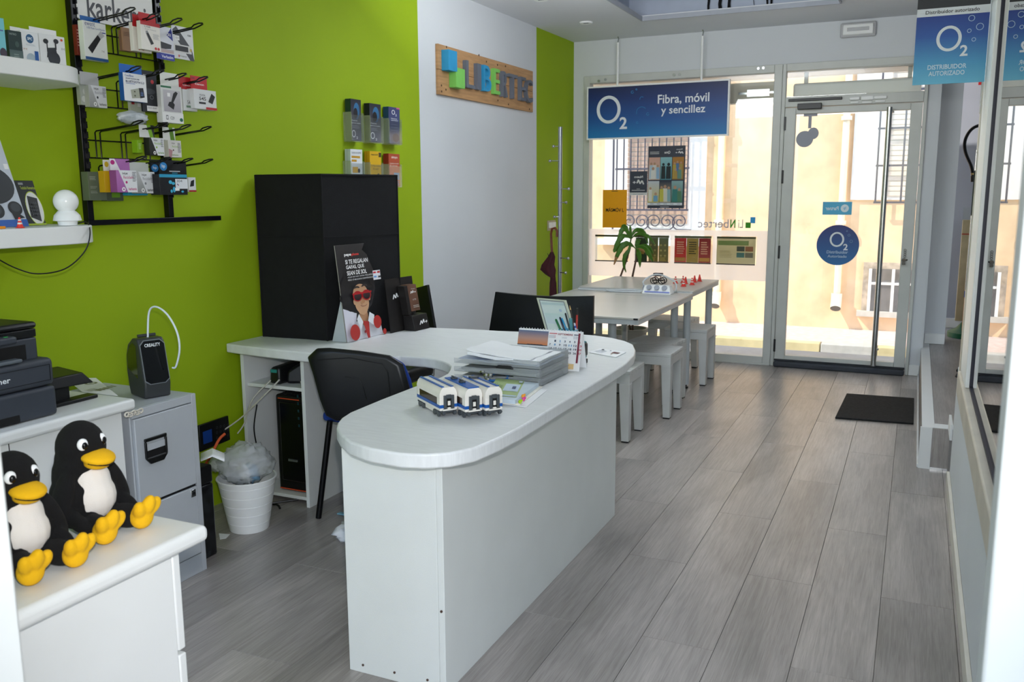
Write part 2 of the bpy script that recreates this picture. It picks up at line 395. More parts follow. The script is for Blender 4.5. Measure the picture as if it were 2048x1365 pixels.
# black sealed strips and loose cable inside the opening, on its far side
yb = hy1+.12
strips = [(1417, 27), (1440, 24), (1458, 23), (1534, 14), (1543, 15)]
for i, (px, py) in enumerate(strips):
    p = ony(px, py, yb); wd = [.010, .013, .012, .007, .007][i]
    pts = [(p.x+random.uniform(-.004, .004), yb, p.z+.05*k+.005) for k in range(10)]
    b = MB().tube(pts, [wd*random.uniform(.8, 1.15) for _ in pts], 8)
    lab = ['leftmost black cable bundle hanging in the ceiling opening', 'black cable bundle, second from left in the ceiling opening', 'black cable bundle, middle one of five in the ceiling opening',
           'thin black cable bundle, fourth from left in the ceiling opening', 'thin black cable bundle, rightmost of five in the ceiling opening'][i]
    o = b.build('cable_bundle', FABRIC); tag(o, lab, 'cable', 'black cable bundles in the ceiling opening')
b = MB(); b.tube([ony(1508, -30, yb), ony(1507, 0, yb), ony(1508, 10, yb), ony(1513, 18, yb)], .0022, 6)
tag(b.build('loose_wire', BLACK), 'thin loose black wire hanging inside the ceiling opening', 'wire')
b = MB(); b.tube([ony(x, y, yb) for x, y in [(1591, 10), (1598, 5), (1607, 8), (1618, 7)]], .005, 6)
tag(b.build('rolled_cable', mat('dusty_cable', '#6E6A60', .8)), 'dusty cable end lying on the right rim of the ceiling opening', 'cable')
b = MB(); b.tube([ony(x, y, yb) for x, y in [(1660, 4), (1672, -2), (1680, -4)]], .004, 6)
tag(b.build('rolled_cable', FABRIC), 'black cable end at the far right corner of the ceiling opening', 'cable')
c = onz(1172, 44, CZ)
t = thing('recessed_downlight', c-Vector((0,0,.012)), 'small white oval downlight in the ceiling above the green corner', 'downlight')
part('trim_ring', PLASW, t, lambda b: b.lathe([(.022, .004), (.046, 0), (.052, .011), (.02, .012)], c-Vector((0,0,.012)), 28))
part('lamp', mat('dark_lens', '#6A6C70', .3), t, lambda b: b.box(c.x-.02, c.x+.02, c.y-.006, c.y+.006, c.z-.011, c.z-.002), bev=.002)
c = onz(1082, -3, CZ)
t = thing('recessed_downlight', c-Vector((0,0,.012)), 'white ceiling downlight cut off by the top edge of the picture', 'downlight')
part('trim_ring', PLASW, t, lambda b: b.lathe([(.022, .004), (.046, 0), (.052, .011), (.02, .012)], c-Vector((0,0,.012)), 28))
part('lamp', mat('dark_lens', '#6A6C70', .3), t, lambda b: b.box(c.x-.02, c.x+.02, c.y-.006, c.y+.006, c.z-.011, c.z-.002), bev=.002)
# front wall (window and door opening in it)
wx0 = F(1169, 250).x; ztop = F(1500, 133).z; dx1 = F(1854.5, 210).x
jx = onz(1838, 752).x       # left end of the raised platform
b = MB().use(WALLW)
b.box(wl(YF)-.15, wx0, YF, YF+.22, 0, CZ); b.box(wx0, dx1, YF, YF+.22, ztop, CZ)
b.box(dx1, jx, YF, YF+.22, 0, CZ)
struct(b.build('wall_front', smooth=False))
# pillar behind the platform and recess beyond it
pyy = onz(1848, 687, .2215).y
b = MB().use(WALLW)
b.box(jx-.0, onz(1885, 670, .2215).x, pyy, pyy+.3, 0, CZ)
b.box(jx, jx+.012, YF, pyy, 0, CZ)
struct(b.build('wall_front_pillar', smooth=False))
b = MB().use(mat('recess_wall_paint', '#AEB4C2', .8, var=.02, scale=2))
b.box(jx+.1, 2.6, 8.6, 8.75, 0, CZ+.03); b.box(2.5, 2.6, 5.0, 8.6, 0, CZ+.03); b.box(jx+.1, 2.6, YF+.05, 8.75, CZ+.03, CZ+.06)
struct(b.build('wall_recess', smooth=False))
b = MB().use(PLASW); x0 = onz(1808, 749).x
b.box(x0, jx-.004, YF-.012, YF-.0005, 0, .082); struct(b.build('baseboard_front', bev=.002))
a1 = onz(1848, 687, .2215); a2 = onz(1888, 687, .2215)
b = MB().use(PLASW); b.box(a1.x, a2.x, pyy-.014, pyy-.001, .2222, .305); struct(b.build('baseboard_pillar', bev=.002))
b = MB().use(PLASW); b.box(a2.x+.02, 2.4, 8.586, 8.599, .2222, .31); struct(b.build('baseboard_recess', bev=.002))
# raised platform with white edge trim, step below
pz = .2215; py0 = 4.87; px1 = .2226
plat = struct(bx('platform', mat('platform_side', '#8E8B88', .6, var=.05), None, jx, 2.5, py0, 8.6, 0, pz-.004))
PLK2 = PLANK
for k in range(9):
    bx('plank', PLK2, plat, jx+.062+.2315*k, min(2.49, jx+.062+.2315*(k+1)-.001), py0+.09, 8.59, pz-.004, pz-.001, smooth=False)
bx('edge_strip', WHITE, plat, jx, jx+.06, py0, pyy, pz-.004, pz, bev=.0008)
bx('edge_strip', WHITE, plat, jx+.06, px1+.03, py0, py0+.085, pz-.004, pz, bev=.0008)
sp0 = onz(1836.7, 935.4)
lw = onz(1866, 937).x-onz(1838, 935).x
bx('corner_trim', WHITE, plat, jx-.006, jx+.05, py0-.012, py0-.0, 0.0, pz, bev=.001)
bx('base_trim', CHROME, plat, jx+.05, px1, py0-.012, py0, 0, .012)
bx('riser_plank', PLK2, plat, jx+.05, px1, py0-.008, py0-.001, .012, pz-.004, smooth=False)
bx('base_trim', mat('side_trim_grey', '#D8DADC', .4), plat, jx-.012, jx-.001, py0, YF-.02, 0, .018, bev=.002)
# right side: low wall, sill, glazed partition, frame post
sz = .70
b = MB().use(WALLW); b.box(px1, px1+.12, 1.2, 4.62, 0, .59); struct(b.build('wall_right', smooth=False))
b = MB().use(mat('aged_skirting', '#D8D4C9', .5, var=.06, scale=6)); b.box(px1-.014, px1-.0005, 1.2, 4.60, 0, .075)
struct(b.build('baseboard_right', bev=.002))
bx_ = MB().use(PLASW); bx_.box(px1-.012, px1-.0006, 4.63, 4.85, .2225, .30); struct(bx_.build('trim_3', bev=.001))
b = MB().use(FRAMEB); b.box(px1-.03, px1+.13, 1.2, 3.99, .5905, .688); struct(b.build('trim_4', bev=.006))
w2 = MB().use(PLASW); w2.box(px1-.02, px1+.03, 3.63, 3.99, .689, CZ-.001); w2 = struct(w2.build('window_2', bev=.004))
bx('frame_edge', FRAMEB, w2, px1-.024, px1+.026, 3.992, 4.06, .60, CZ-.001, bev=.003)
for z0, z1 in ((1.72, 1.93), (1.32, 1.52), (1.02, 1.6)):
    bx('lock_slot', CHROME, w2, px1-.0275, px1-.0245, 4.01, 4.03, z0, z1-.02, bev=.001)
b = MB().use(mat('dark_gasket', '#15152A', .5)); b.box(px1-.006, px1+.008, 3.612, 3.628, .689, CZ-.001); b.box(px1-.006, px1+.008, 1.2, 3.611, .689, .70); b.build('gasket', None, w2)
b = MB(); b.box(px1, px1+.006, 1.2, 3.611, .7005, CZ-.001); b.build('glass_pane', PGLASS, w2, smooth=False)
# the next room behind the partition
b = MB().use(WALLW); b.box(2.5, 2.6, -.6, 5.0, 0, CZ); b.box(px1+.13, 2.5, 4.9, 5.0, 0, .2) if False else None
struct(b.build('wall_next_room', smooth=False))
struct(bx('floor_next_room', PLANK, None, px1+.12, 2.5, -.6, 4.86, -.003, .0, smooth=False))
# foreground door jambs
xl = ony(27, 1112, .62).x; b = MB().use(mat('jamb_paint', '#D2D6D4', .6, var=.02)); b.box(xl-.8, xl, .54, .62, 0, CZ)
struct(b.build('trim_5', bev=.004))
xj = ony(2005, 900, 1.0).x; yj2 = onx(1993, 900, xj).y
b = MB().use(mat('right_jamb_paint', '#B4B9B8', .6, var=.02)); b.box(xj, xj+.7, 1.0, max(1.03, yj2), 0, CZ); struct(b.build('wall_near', bev=.004))
# ---- window_1 and door_1 frames (on the front wall plane)
def FR(x0, x1, z0, z1): return (x0, x1, YF-.025, YF+.04, z0, z1)
mx0 = F(1538, 400).x; mx1 = F(1555, 400).x; dl0 = F(1557, 400).x
gl = F(1180, 300).x; gr = F(1538, 420).x
gb = F(1470, 709).z; gt = F(1550, 146).z
dgl = F(1582, 450).x; dgr = F(1806, 450).x; dgb = (F(1567, 712).z+F(1786, 722).z)/2; dgt = (F(1594, 228).z+F(1820, 221).z)/2
dlL = F(1561, 450).x; dlR = F(1829, 450).x
trb = F(1584, 195).z; trt = F(1584, 143).z
win = struct(MB().use(FRAME).box(*FR(wx0, gl, 0.0, ztop)).box(*FR(gr, mx1, 0, ztop)).box(*FR(gl, gr, gt, ztop)).box(*FR(gl, gr, 0, gb)).build('window_1', bev=.004))
bx('glass_pane', GLASS, win, gl, gr, YF+.006, YF+.012, gb, gt, smooth=False)
bx('sill_strip', FRAME, win, wx0, mx1, YF-.04, YF-.026, 0, .012, bev=.002)
# clips on the top member
for px, py in ((1200, 163), (1213, 160), (1350, 151), (1361, 150), (1518, 138), (1528, 137)):
    q = F(px, py); part('screw_cap', CHROME, win, lambda b: b.cyl((q.x, YF-.026, q.z), (q.x, YF-.034, q.z), .011, 10))
door = struct(MB().use(FRAME).box(*FR(mx1+.001, dlL-.003, 0.0, ztop)).box(*FR(dlR+.003, dx1, 0, ztop)).box(*FR(dlL-.003, dlR+.003, trt, ztop)).box(*FR(dlL-.003, dlR+.003, dgt+.055, trb)).build('door_1', bev=.004))
def leaf(b):
    b.box(dlL, dgl, YF-.03, YF+.03, .03, dgt+.05); b.box(dgr, dlR, YF-.03, YF+.03, .03, dgt+.05)
    b.box(dgl, dgr, YF-.03, YF+.03, dgt, dgt+.05); b.box(dgl, dgr, YF-.03, YF+.03, .03, dgb)
lf = part('door_leaf', FRAME, door, leaf, bev=.004)
bx('glass_pane', GLASS, door, dgl, dgr, YF+.0, YF+.006, dgb, dgt, smooth=False)
bx('glass_pane', GLASS, door, dlL, dlR, YF+.008, YF+.014, trb, trt, smooth=False)
bx('threshold', mat('dark_brush_threshold', '#3B3F46', .7, var=.12), door, dlL, onz(1808, 749).x, YF-.075, YF-.031, 0, .045, bev=.012, seg=3)
bx('threshold', mat('dark_brush_strip', '#2C2F34', .7), door, dlL, onz(1808, 749).x, YF-.045, YF-.0305, .046, .062, bev=.004)
for px, py in ((1571, 248), (1566, 354), (1559, 504), (1550, 690)):
    q = F(px, py); bx('hinge', BLACK, door, q.x-.008, q.x+.008, YF-.036, YF-.0255, q.z-.052, q.z+.052, bev=.002)
q0 = F(1597, 215); q1 = F(1645, 212)
bx('closer_body', BLACK, lf, q0.x, q1.x, YF-.075, YF-.031, q0.z-.022, q0.z+.022, bev=.004)
q2 = F(1578, 203); q3 = F(1685, 197)
bx('closer_rail', BLACK, door, q2.x, q3.x, YF-.045, YF-.026, q3.z-.010, q3.z+.010, bev=.003)
# long steel pull bar
ht = F(1784, 208); hbm = F(1742, 735)
top = ony(1784, 214, YF-.11); bot = ony(1742, 732, YF-.11)
xb_ = (top.x+bot.x)/2
part('pull_handle', CHROME, lf, lambda b: b.cyl((xb_, YF-.11, bot.z), (xb_, YF-.11, top.z), .02, 20))
for zz in (bot.z+.12, top.z-.03): part('handle_bracket', CHROME, lf, lambda b: b.cyl((xb_, YF-.105, zz), (xb_+.02, YF-.029, zz), .011, 12))
q = F(1808, 520)
def lock(b):
    b.cyl((q.x, YF-.03, q.z), (q.x, YF-.05, q.z), .016, 14); b.cyl((q.x-.004, YF-.05, q.z), (q.x+.022, YF-.09, q.z+.006), .006, 8)
    b.box(q.x-.012, q.x+.012, YF-.052, YF-.03, q.z-.035, q.z-.015)
    for k in range(4): b.tube([(q.x+.004+.008*math.cos(a), YF-.045, q.z+.028+.016*k+.009*math.sin(a)) for a in [i*math.pi/4 for i in range(8)]], .002, 5, closed=True)
part('lock', mat('dark_chrome', '#4B4A48', .25, .9, var=.3), lf, lock)
for i, (px, w_, h_) in enumerate(((1710, 18, 6), (1735, 22, 8), (1761, 22, 6))):
    q = F(px, 198-i*1.2)
    o = bx('door_sensor', PLASW, None, q.x-w_/470, q.x+w_/470, YF-.045, YF-.0255, q.z-h_/470, q.z+h_/470, bev=.008, seg=3)
    tag(o, ['small white sensor above the door, nearest the closer', 'larger oval white sensor above the door, middle of three', 'white rectangular sensor above the door, nearest the pull bar'][i], 'sensor', 'sensors above the glass door')
    bx('sensor_lower_piece', PLASW, o, q.x-w_/620, q.x+w_/620, YF-.036, YF-.0255, q.z-h_/470-.022, q.z-h_/470-.008, bev=.003)
# emergency light above the door
q = ony(1716, 60, YF-.0); a = ony(1681, 62, YF).x; b2 = ony(1753, 60, YF).x
t = thing('emergency_light', (q.x, YF-.03, q.z-.055), 'oblong white emergency light fixed high on the wall above the door', 'light')
bx('housing', mat('grey_frame_plastic', '#B9BABD', .4), t, a, b2, YF-.03, YF-.001, q.z-.055, q.z+.055, bev=.025, seg=4)
bx('diffuser', PLASW, t, a+.02, b2-.02, YF-.045, YF-.0305, q.z-.038, q.z+.038, bev=.013, seg=3)
bx('tube_reflector', CHROME, t, a+.05, b2-.05, YF-.048, YF-.0455, q.z-.012, q.z+.014, bev=.001)
# ================================================================ STREET OUTSIDE
ZS, ZR = -.35, -.45
YFA = onz(1640, 655, ZS).y; YK = onz(1640, 688, ZS).y
def G(x, y, d=0): return ony(x, y, YFA+d)
ASPH = mat('asphalt', '#B5B3B2', .9, var=.10, scale=20, bump=.3, bscale=60)
struct(bx('road', ASPH, None, -16, 14, YF+.9, YK, ZR-.1, ZR))
struct(bx('near_pavement', mat('near_pavement_concrete', '#D6D2CC', .9, var=.06), None, -16, 14, YF+.23, YF+.9, ZR-.1, -.02))
pv = struct(bx('far_pavement', mat('pink_paving_tiles', '#CDB9AE', .9, var=.12, scale=14, bump=.3, bscale=30), None, -16, 14, YK+.15, YFA, ZR-.1, ZS))
KS = mat('kerb_stone', '#B9B5AC', .9, var=.12, scale=9); KY = mat('kerb_stone_worn_yellow', '#CDBD90', .9, var=.25, scale=3)
for k in range(24):
    x0 = -9+k*.62; bx('kerb_stone', KY if k % 3 != 1 else KS, pv, x0, x0+.61, YK, YK+.148, ZR-.1, ZS+.004, bev=.012)
def stucco():
    mt = mat('ochre_stucco', '#EFCDA4', .9, var=.13, scale=3.5, bump=1.0, bscale=7); return mt
STU = stucco()
fac = struct(bx('facade', STU, None, -16, 14, YFA, YFA+.3, ZS, 7.5, smooth=False))
lz = G(1640, 520).z
LW = mat('white_render', '#F4EFE6', .85, var=.04)
CR = mat('cream_pipe', '#F2E6CC', .6, var=.05)
# downpipes
for i, (px, py, side) in enumerate(((1672, 616, 0), (1432, 611, 1))):
    q = ony(px, py, YFA-.07); o = MB(); rp = .066
    o.tube([(q.x, YFA-.07, 6.5), (q.x, YFA-.07, q.z+.18)], rp*.62, 16)
    o.tube([(q.x, YFA-.07, q.z+.19), (q.x, YFA-.075, q.z+.10), (q.x, YFA-.16, q.z)], [rp, rp, rp], 16, cap=False)
    o = o.build('downpipe', CR); tag(o, ['cream rainwater pipe across the street seen through the glass door', 'cream rainwater pipe across the street seen through the shop window'][i], 'pipe', 'downpipes on the facade')
    part('open_end', mat('pipe_inside', '#6B6A66', .8), o, lambda b: b.cyl((q.x, YFA-.135, q.z+.025), (q.x, YFA-.155, q.z+.004), .06, 16))
    for z in (2.3, 1.0): part('pipe_collar', CR, o, lambda b: b.cyl((q.x, YFA-.07, z), (q.x, YFA-.07, z+.05), .064, 16))
# facade window with scrolled grille (behind the shop window)
IRON = mat('grille_iron', '#4A4650', .6, var=.1); SLAT = mat('brown_shutter', '#C9A993', .7, var=.1)
g0 = G(1236, 300, -.12).x; g1 = G(1378, 300, -.12).x; gz0 = G(1300, 462, -.12).z; gz1 = 3.6
t = thing('facade_window', (g0, YFA-.1, gz0), 'tall white-framed window with scrolled iron grille across the street', 'window')
bx('surround', LW, t, g0-.22, g1+.22, YFA-.03, YFA-.001, gz0-.12, gz1+.3)
b = MB()
for k in range(int((gz1-gz0-.1)/.062)): b.box(g0+.12, g1-.02, YFA-.045, YFA-.031, gz0+.1+k*.062, gz0+.1+k*.062+.05)
o = b.build('shutter_slats', SLAT, t, smooth=False); o['kind'] = 'stuff'
bx('sill', LW, t, g0-.3, g1+.3, YFA-.2, YFA-.031, gz0-.2, gz0-.12)
b = MB()
n = 11
for k in range(n):
    x = g0+(g1-g0)*k/(n-1); b.tube([(x, YFA-.16, gz0+.28), (x, YFA-.16, gz1)], .010, 6)
for z in (gz0+.29, gz0+.85, gz0+1.5, gz0+1.92): b.box(g0-.02, g1+.02, YFA-.17, YFA-.15, z-.012, z+.012)
b.box(g0-.02, g1+.02, YFA-.17, YFA-.15, gz0-.01, gz0+.01)
b.tube([(g0-.05, YFA-.16, gz0), (g0-.05, YFA-.16, gz1)], .014, 6)
b.build('grille', IRON, t, smooth=False)
for k in range(5):
    cx = g0+.1+(g1-g0-.1)*(k+.5)/5.; 
    sg = 1 if k % 2 else -1; pts = [(cx+sg*(.115-.0036*i)*math.cos(.38*i-1.2), YFA-.16, gz0+.13+(.115-.0036*i)*math.sin(.38*i-1.2)) for i in range(28)]; pts = [(cx-sg*.16, YFA-.16, gz0+.02)]+pts
    part('scroll', IRON, t, lambda b: b.tube(pts, .009, 6))
# facade window behind the door
h0 = G(1757, 300, -.1).x; h1 = h0+1.15; hz0 = G(1757, 405, -.1).z
t = thing('facade_window', (h0, YFA-.1, hz0), 'white-framed window with plain iron bars across the street, behind the pull bar', 'window')
bx('surround', LW, t, h0-.30, h1+.3, YFA-.03, YFA-.001, hz0+.03, 3.9)
b = MB()
for k in range(40): b.box(h0+.1, h1+.1, YFA-.045, YFA-.031, hz0+.08+k*.062, hz0+.08+k*.062+.05)
o = b.build('shutter_slats', mat('cream_shutter', '#E6D6C4', .7), t, smooth=False); o['kind'] = 'stuff'
b = MB()
for k in range(5): x = h0+k*.29; b.tube([(x, YFA-.12, hz0), (x, YFA-.12, 3.8)], .013, 6)
for z in (hz0, hz0+.45, hz0+.9, hz0+1.35, hz0+1.8): b.box(h0-.02, h1+.02, YFA-.13, YFA-.11, z-.012, z+.012)
b.build('grille', IRON, t, smooth=False)
# basement window
k0 = G(1735, 600).x; k1 = k0+.85; kz0 = G(1735, 621).z; kz1 = G(1735, 537).z
t = thing('basement_window', (k0, YFA-.05, kz0), 'low grey window with white bars near the pavement across the street', 'window')
bx('weathered_surround', mat('weathered_plaster', '#B8A793', .95, var=.3, scale=12, bump=.6, bscale=30), t, k0-.07, k1+.08, YFA-.03, YFA-.001, kz0, kz1+.08)
bx('sill', mat('grey_stone', '#C4BCAF', .9, var=.1), t, k0-.12, k1+.12, YFA-.1, YFA-.001, kz0-.07, kz0-.001)
bx('pane', mat('grey_dusty_pane', '#77706A', .4, var=.2, scale=6), t, k0, k1, YFA-.04, YFA-.031, kz0+.001, kz1)
for x in (k0, k0+.27, k0+.55, k1-.03): bx('bar', LW, t, x, x+.035, YFA-.07, YFA-.041, kz0+.001, kz1-.0)
bx('bar', LW, t, k0+.036, k1-.031, YFA-.062, YFA-.0415, kz1-.2, kz1-.17)
# roller-shutter box and lintel just outside the shop window
b = MB().use(FRAMEB); b.box(wx0-.1, dx1+.2, YF+.21, YF+.55, F(1510, 182).z+.15, 3.2)
struct(b.build('trim_6', smooth=False))
o = bx('shutter_box', mat('shutter_box_beige', '#CFC8BA', .6, var=.04), None, wx0, mx0+.03, YF+.225, YF+.32, F(1510, 200).z, F(1510, 158).z, bev=.004)
tag(o, 'beige roller shutter box outside the shop window, beside the blue sign', 'shutter')
q = F(1510, 182, .06); part('lock_plate', CHROME, o, lambda b: b.box(q.x-.09, q.x+.09, YF+.215, YF+.224, q.z-.028, q.z+.028).box(q.x-.16, q.x+.14, YF+.217, YF+.223, q.z-.008, q.z+.008))
o = bx('shutter_box', PLASW, None, dlL+.02, dx1-.05, YF+.225, YF+.3, F(1700, 185).z+.0, F(1700, 165).z+.04, bev=.02, seg=3)
tag(o, 'white rounded air curtain cover seen through the pane above the door', 'cover')
for x in (dlL+.1, dx1-.15): bx('bracket', FRAME, o, x, x+.03, YF+.24, YF+.28, F(1700, 165).z+.041, F(1510, 182).z+.149)
# far closing wall so that the street does not end in sky below the eaves
# ================================================================ FILMS AND POSTERS ON THE GLASS
GY = YF+.004      # inner face of the window glass
def panF(px0, py0, px1_, py1_, mirror=False, y=None, off=-.0006, slope=0):
    """upright print on the glass plane between two corner pixels ; returns Pan with real metres, width, height"""
    a = ony(px0, py0, y or GY); c_ = ony(px1_, py1_, y or GY)
    x0, x1 = min(a.x, c_.x), max(a.x, c_.x); z0, z1 = min(a.z, c_.z), max(a.z, c_.z)
    if mirror: p = Pan((x1, y or GY, z0), (-1, 0, 0), (0, 0, 1), .0006)
    else: p = Pan((x0, y or GY, z0), (1, 0, 0), (0, 0, 1), .0006)
    return p, x1-x0, z1-z0
# reversed prints face the street: put them on the outer face
def backed(name, px0, py0, px1_, py1_, label, cat, group, fn, mirror=True, mt=None):
    p, w_, h_ = panF(px0, py0, px1_, py1_, mirror)
    if mirror: p.O.y = GY; p.off = -.0006
    fn(p, w_, h_); o = p.b.build(name, mt or INKT, None, smooth=False); tag(o, label, cat, group); return o
NAVY = '#343B4A'
def nuevo(p, w, h):
    p.rect(0, 0, w, h, NAVY); p.rect(0, 0, w, h*.12, '#F2F2F2'); p.text('Nuevo', w*.25, h*.72, w*.75, h*.82, '#FFFFFF', .05)
    mplus(p, w*.2, h*.42, w*.6, h*.24); p.rect(w*.12, h*.2, w*.88, h*.225, '#DADADA'); p.rect(w*.4, h*.26, w*.6, h*.275, '#DADADA'); p.rect(w*.2, h*.05, w*.8, h*.062, '#A0A0A0')
backed('small_poster', 1260, 343, 1294, 391, 'small dark poster stuck on the shop window beside the large film poster', 'poster', None, nuevo)
def people(p, x, y, w, h, cols, sh):
    p.rect(x, y, x+w, y+h, cols[0], cols[1])
    for i, (cx, cy, r, c) in enumerate(sh):
        p.disc(x+cx*w, y+cy*h, r*w, r*w*1.1, '#C99F80' if c != '#1E2B30' else c, n=12)
        p.poly([(x+(cx-1.7*r)*w, y+.04*h), (x+(cx+1.7*r)*w, y+.04*h), (x+(cx+1.5*r)*w, y+cy*h-r*w*1.2), (x+(cx-1.5*r)*w, y+cy*h-r*w*1.2)], c)
def bigposter(p, w, h):
    p.rect(0, 0, w, h, NAVY)
    p.text('Nuevo', w*.08, h*.93, w*.24, h*.955, '#FFFFFF'); mplus(p, w*.06, h*.865, w*.2, h*.05)
    p.text('Qme', w*.4, h*.87, w*.56, h*.92, '#FFFFFF', .06)
    for k in range(2): p.rect(w*.7, h*(.875+.025*k), w*.95, h*(.885+.025*k), '#E0E0E0')
    W3 = w*.305; x = [w*.03, w*.345, w*.66]
    people(p, x[0], h*.46, W3, h*.36, ('#9C7A3E', '#C98B3C'), [(.25,.75,.09,'#B9A258'),(.55,.78,.09,'#5E86B8'),(.8,.72,.09,'#C7B24A'),(.35,.5,.1,'#6FA08C'),(.7,.45,.1,'#C2A04C')])
    people(p, x[1], h*.46, W3, h*.36, ('#5FA5B4', '#9ED3D8'), [(.28,.68,.13,'#1E2B30'),(.74,.68,.11,'#1E2B30')])
    people(p, x[2], h*.46, W3, h*.36, ('#E9CDBC', '#E8B5A2'), [(.2,.62,.1,'#9DC2E0'),(.48,.72,.1,'#E8E8E4'),(.78,.72,.1,'#C8D9E6'),(.6,.5,.12,'#EFEFEA')])
    people(p, x[0], h*.095, W3, h*.345, ('#4F7D6C', '#9BC3C4'), [(.3,.6,.12,'#5E8E6A'),(.68,.7,.14,'#3E8C86')])
    people(p, x[1], h*.095, W3, h*.345, ('#C9B9A4', '#26364A'), [(.2,.68,.11,'#9CC3C9'),(.52,.74,.13,'#E6E3D6'),(.82,.7,.11,'#D8CF58')])
    people(p, x[2], h*.095, W3, h*.345, ('#E0D06A', '#D9DFE8'), [(.78,.66,.1,'#F0EFE6'),(.3,.4,.12,'#7DB4D6')])
    p.rect(w*.03, h*.05, w*.97, h*.09, '#EDF1F6')
    for k in range(5): p.rect(w*(.08+.18*k), h*.066, w*(.17+.18*k), h*.074, '#8A909A')
    p.rect(w*.38, h*.018, w*.62, h*.028, '#C0C4CC')
backed('film_poster', 1297, 293, 1368, 417, 'large dark poster with six picture panels stuck on the shop window', 'poster', None, bigposter)
def yellow(p, w, h):
    p.rect(0, 0, w, h, '#D69A00'); p.text('MÁSMÓV L', w*.13, h*.42, w*.88, h*.54, '#16160F', .05); p.rect(w*.36, h*.955, w*.62, h*.975, '#5B4A10')
backed('yellow_poster', 1206, 380, 1253, 456, 'plain yellow poster with black lettering on the left of the window', 'poster', None, yellow, mirror=False)
def logo(p, w, h):
    p.rect(0, 0, w*.062*1.0, h*.52, '#2E8F12') if False else None
    p.rect(w*.0, h*.48, w*.085, h*1.05, '#2C97D6'); p.rect(w*.075, h*.02, w*.165, h*.55, '#2E8F12')
    p.text('Li', w*.21, h*.02, w*.29, h*.82, '#A9A6B4'); p.text('N', w*.34, h*.02, w*.43, h*.82, '#2E8F12', .06); p.text('bertec', w*.46, h*.02, w, h*.82, '#A9A6B4')
backed('shop_logo_sticker', 1397, 435, 1510, 457, 'reversed shop name sticker with blue and green squares on the window', 'sticker', None, logo)
# frosted band with four clear openings
BAND = bpy.data.materials.new('frosted_film'); BAND.use_nodes = True
tt = BAND.node_tree; bb = tt.nodes['Principled BSDF']; bb.inputs['Base Color'].default_value = (.9, .92, .95, 1); bb.inputs['Roughness'].default_value = .6
tr = tt.nodes.new('ShaderNodeBsdfTranslucent'); tr.inputs[0].default_value = (.98, .98, 1, 1); ms = tt.nodes.new('ShaderNodeMixShader'); ms.inputs[0].default_value = .9
nzb = tt.nodes.new('ShaderNodeTexNoise'); nzb.inputs['Scale'].default_value = 8
tt.links.new(bb.outputs[0], ms.inputs[1]); tt.links.new(tr.outputs[0], ms.inputs[2]); tp = tt.nodes.new('ShaderNodeBsdfTransparent'); m2 = tt.nodes.new('ShaderNodeMixShader'); m2.inputs[0].default_value = .6
tt.links.new(tp.outputs[0], m2.inputs[1]); tt.links.new(ms.outputs[0], m2.inputs[2]); tt.links.new(m2.outputs[0], tt.nodes['Material Output'].inputs[0])
bz1 = F(1350, 460).z; bz0 = F(1350, 557).z
ops = [((1195, 470), (1259, 524)), ((1273, 470), (1340, 526)), ((1353, 471), (1424, 527)), ((1437, 471), (1512, 529))]
wz1 = ony(1350, 471, GY).z; wz0 = ony(1350, 526, GY).z
xs = [(ony(a[0], a[1], GY).x, ony(c_[0], c_[1], GY).x) for a, c_ in ops]
b = MB(); yb0, yb1 = GY-.0014, GY-.0004
b.box(gl, gr, yb0, yb1, wz1, bz1); b.box(gl, gr, yb0, yb1, bz0, wz0)
edges = [gl]+[v for p_ in xs for v in p_]+[gr]
for i in range(0, len(edges), 2): b.box(edges[i], edges[i+1], yb0, yb1, wz0, wz1)
o = b.build('frosted_band', BAND, None, smooth=False); tag(o, 'broad frosted white film band with four openings across the window', 'film')
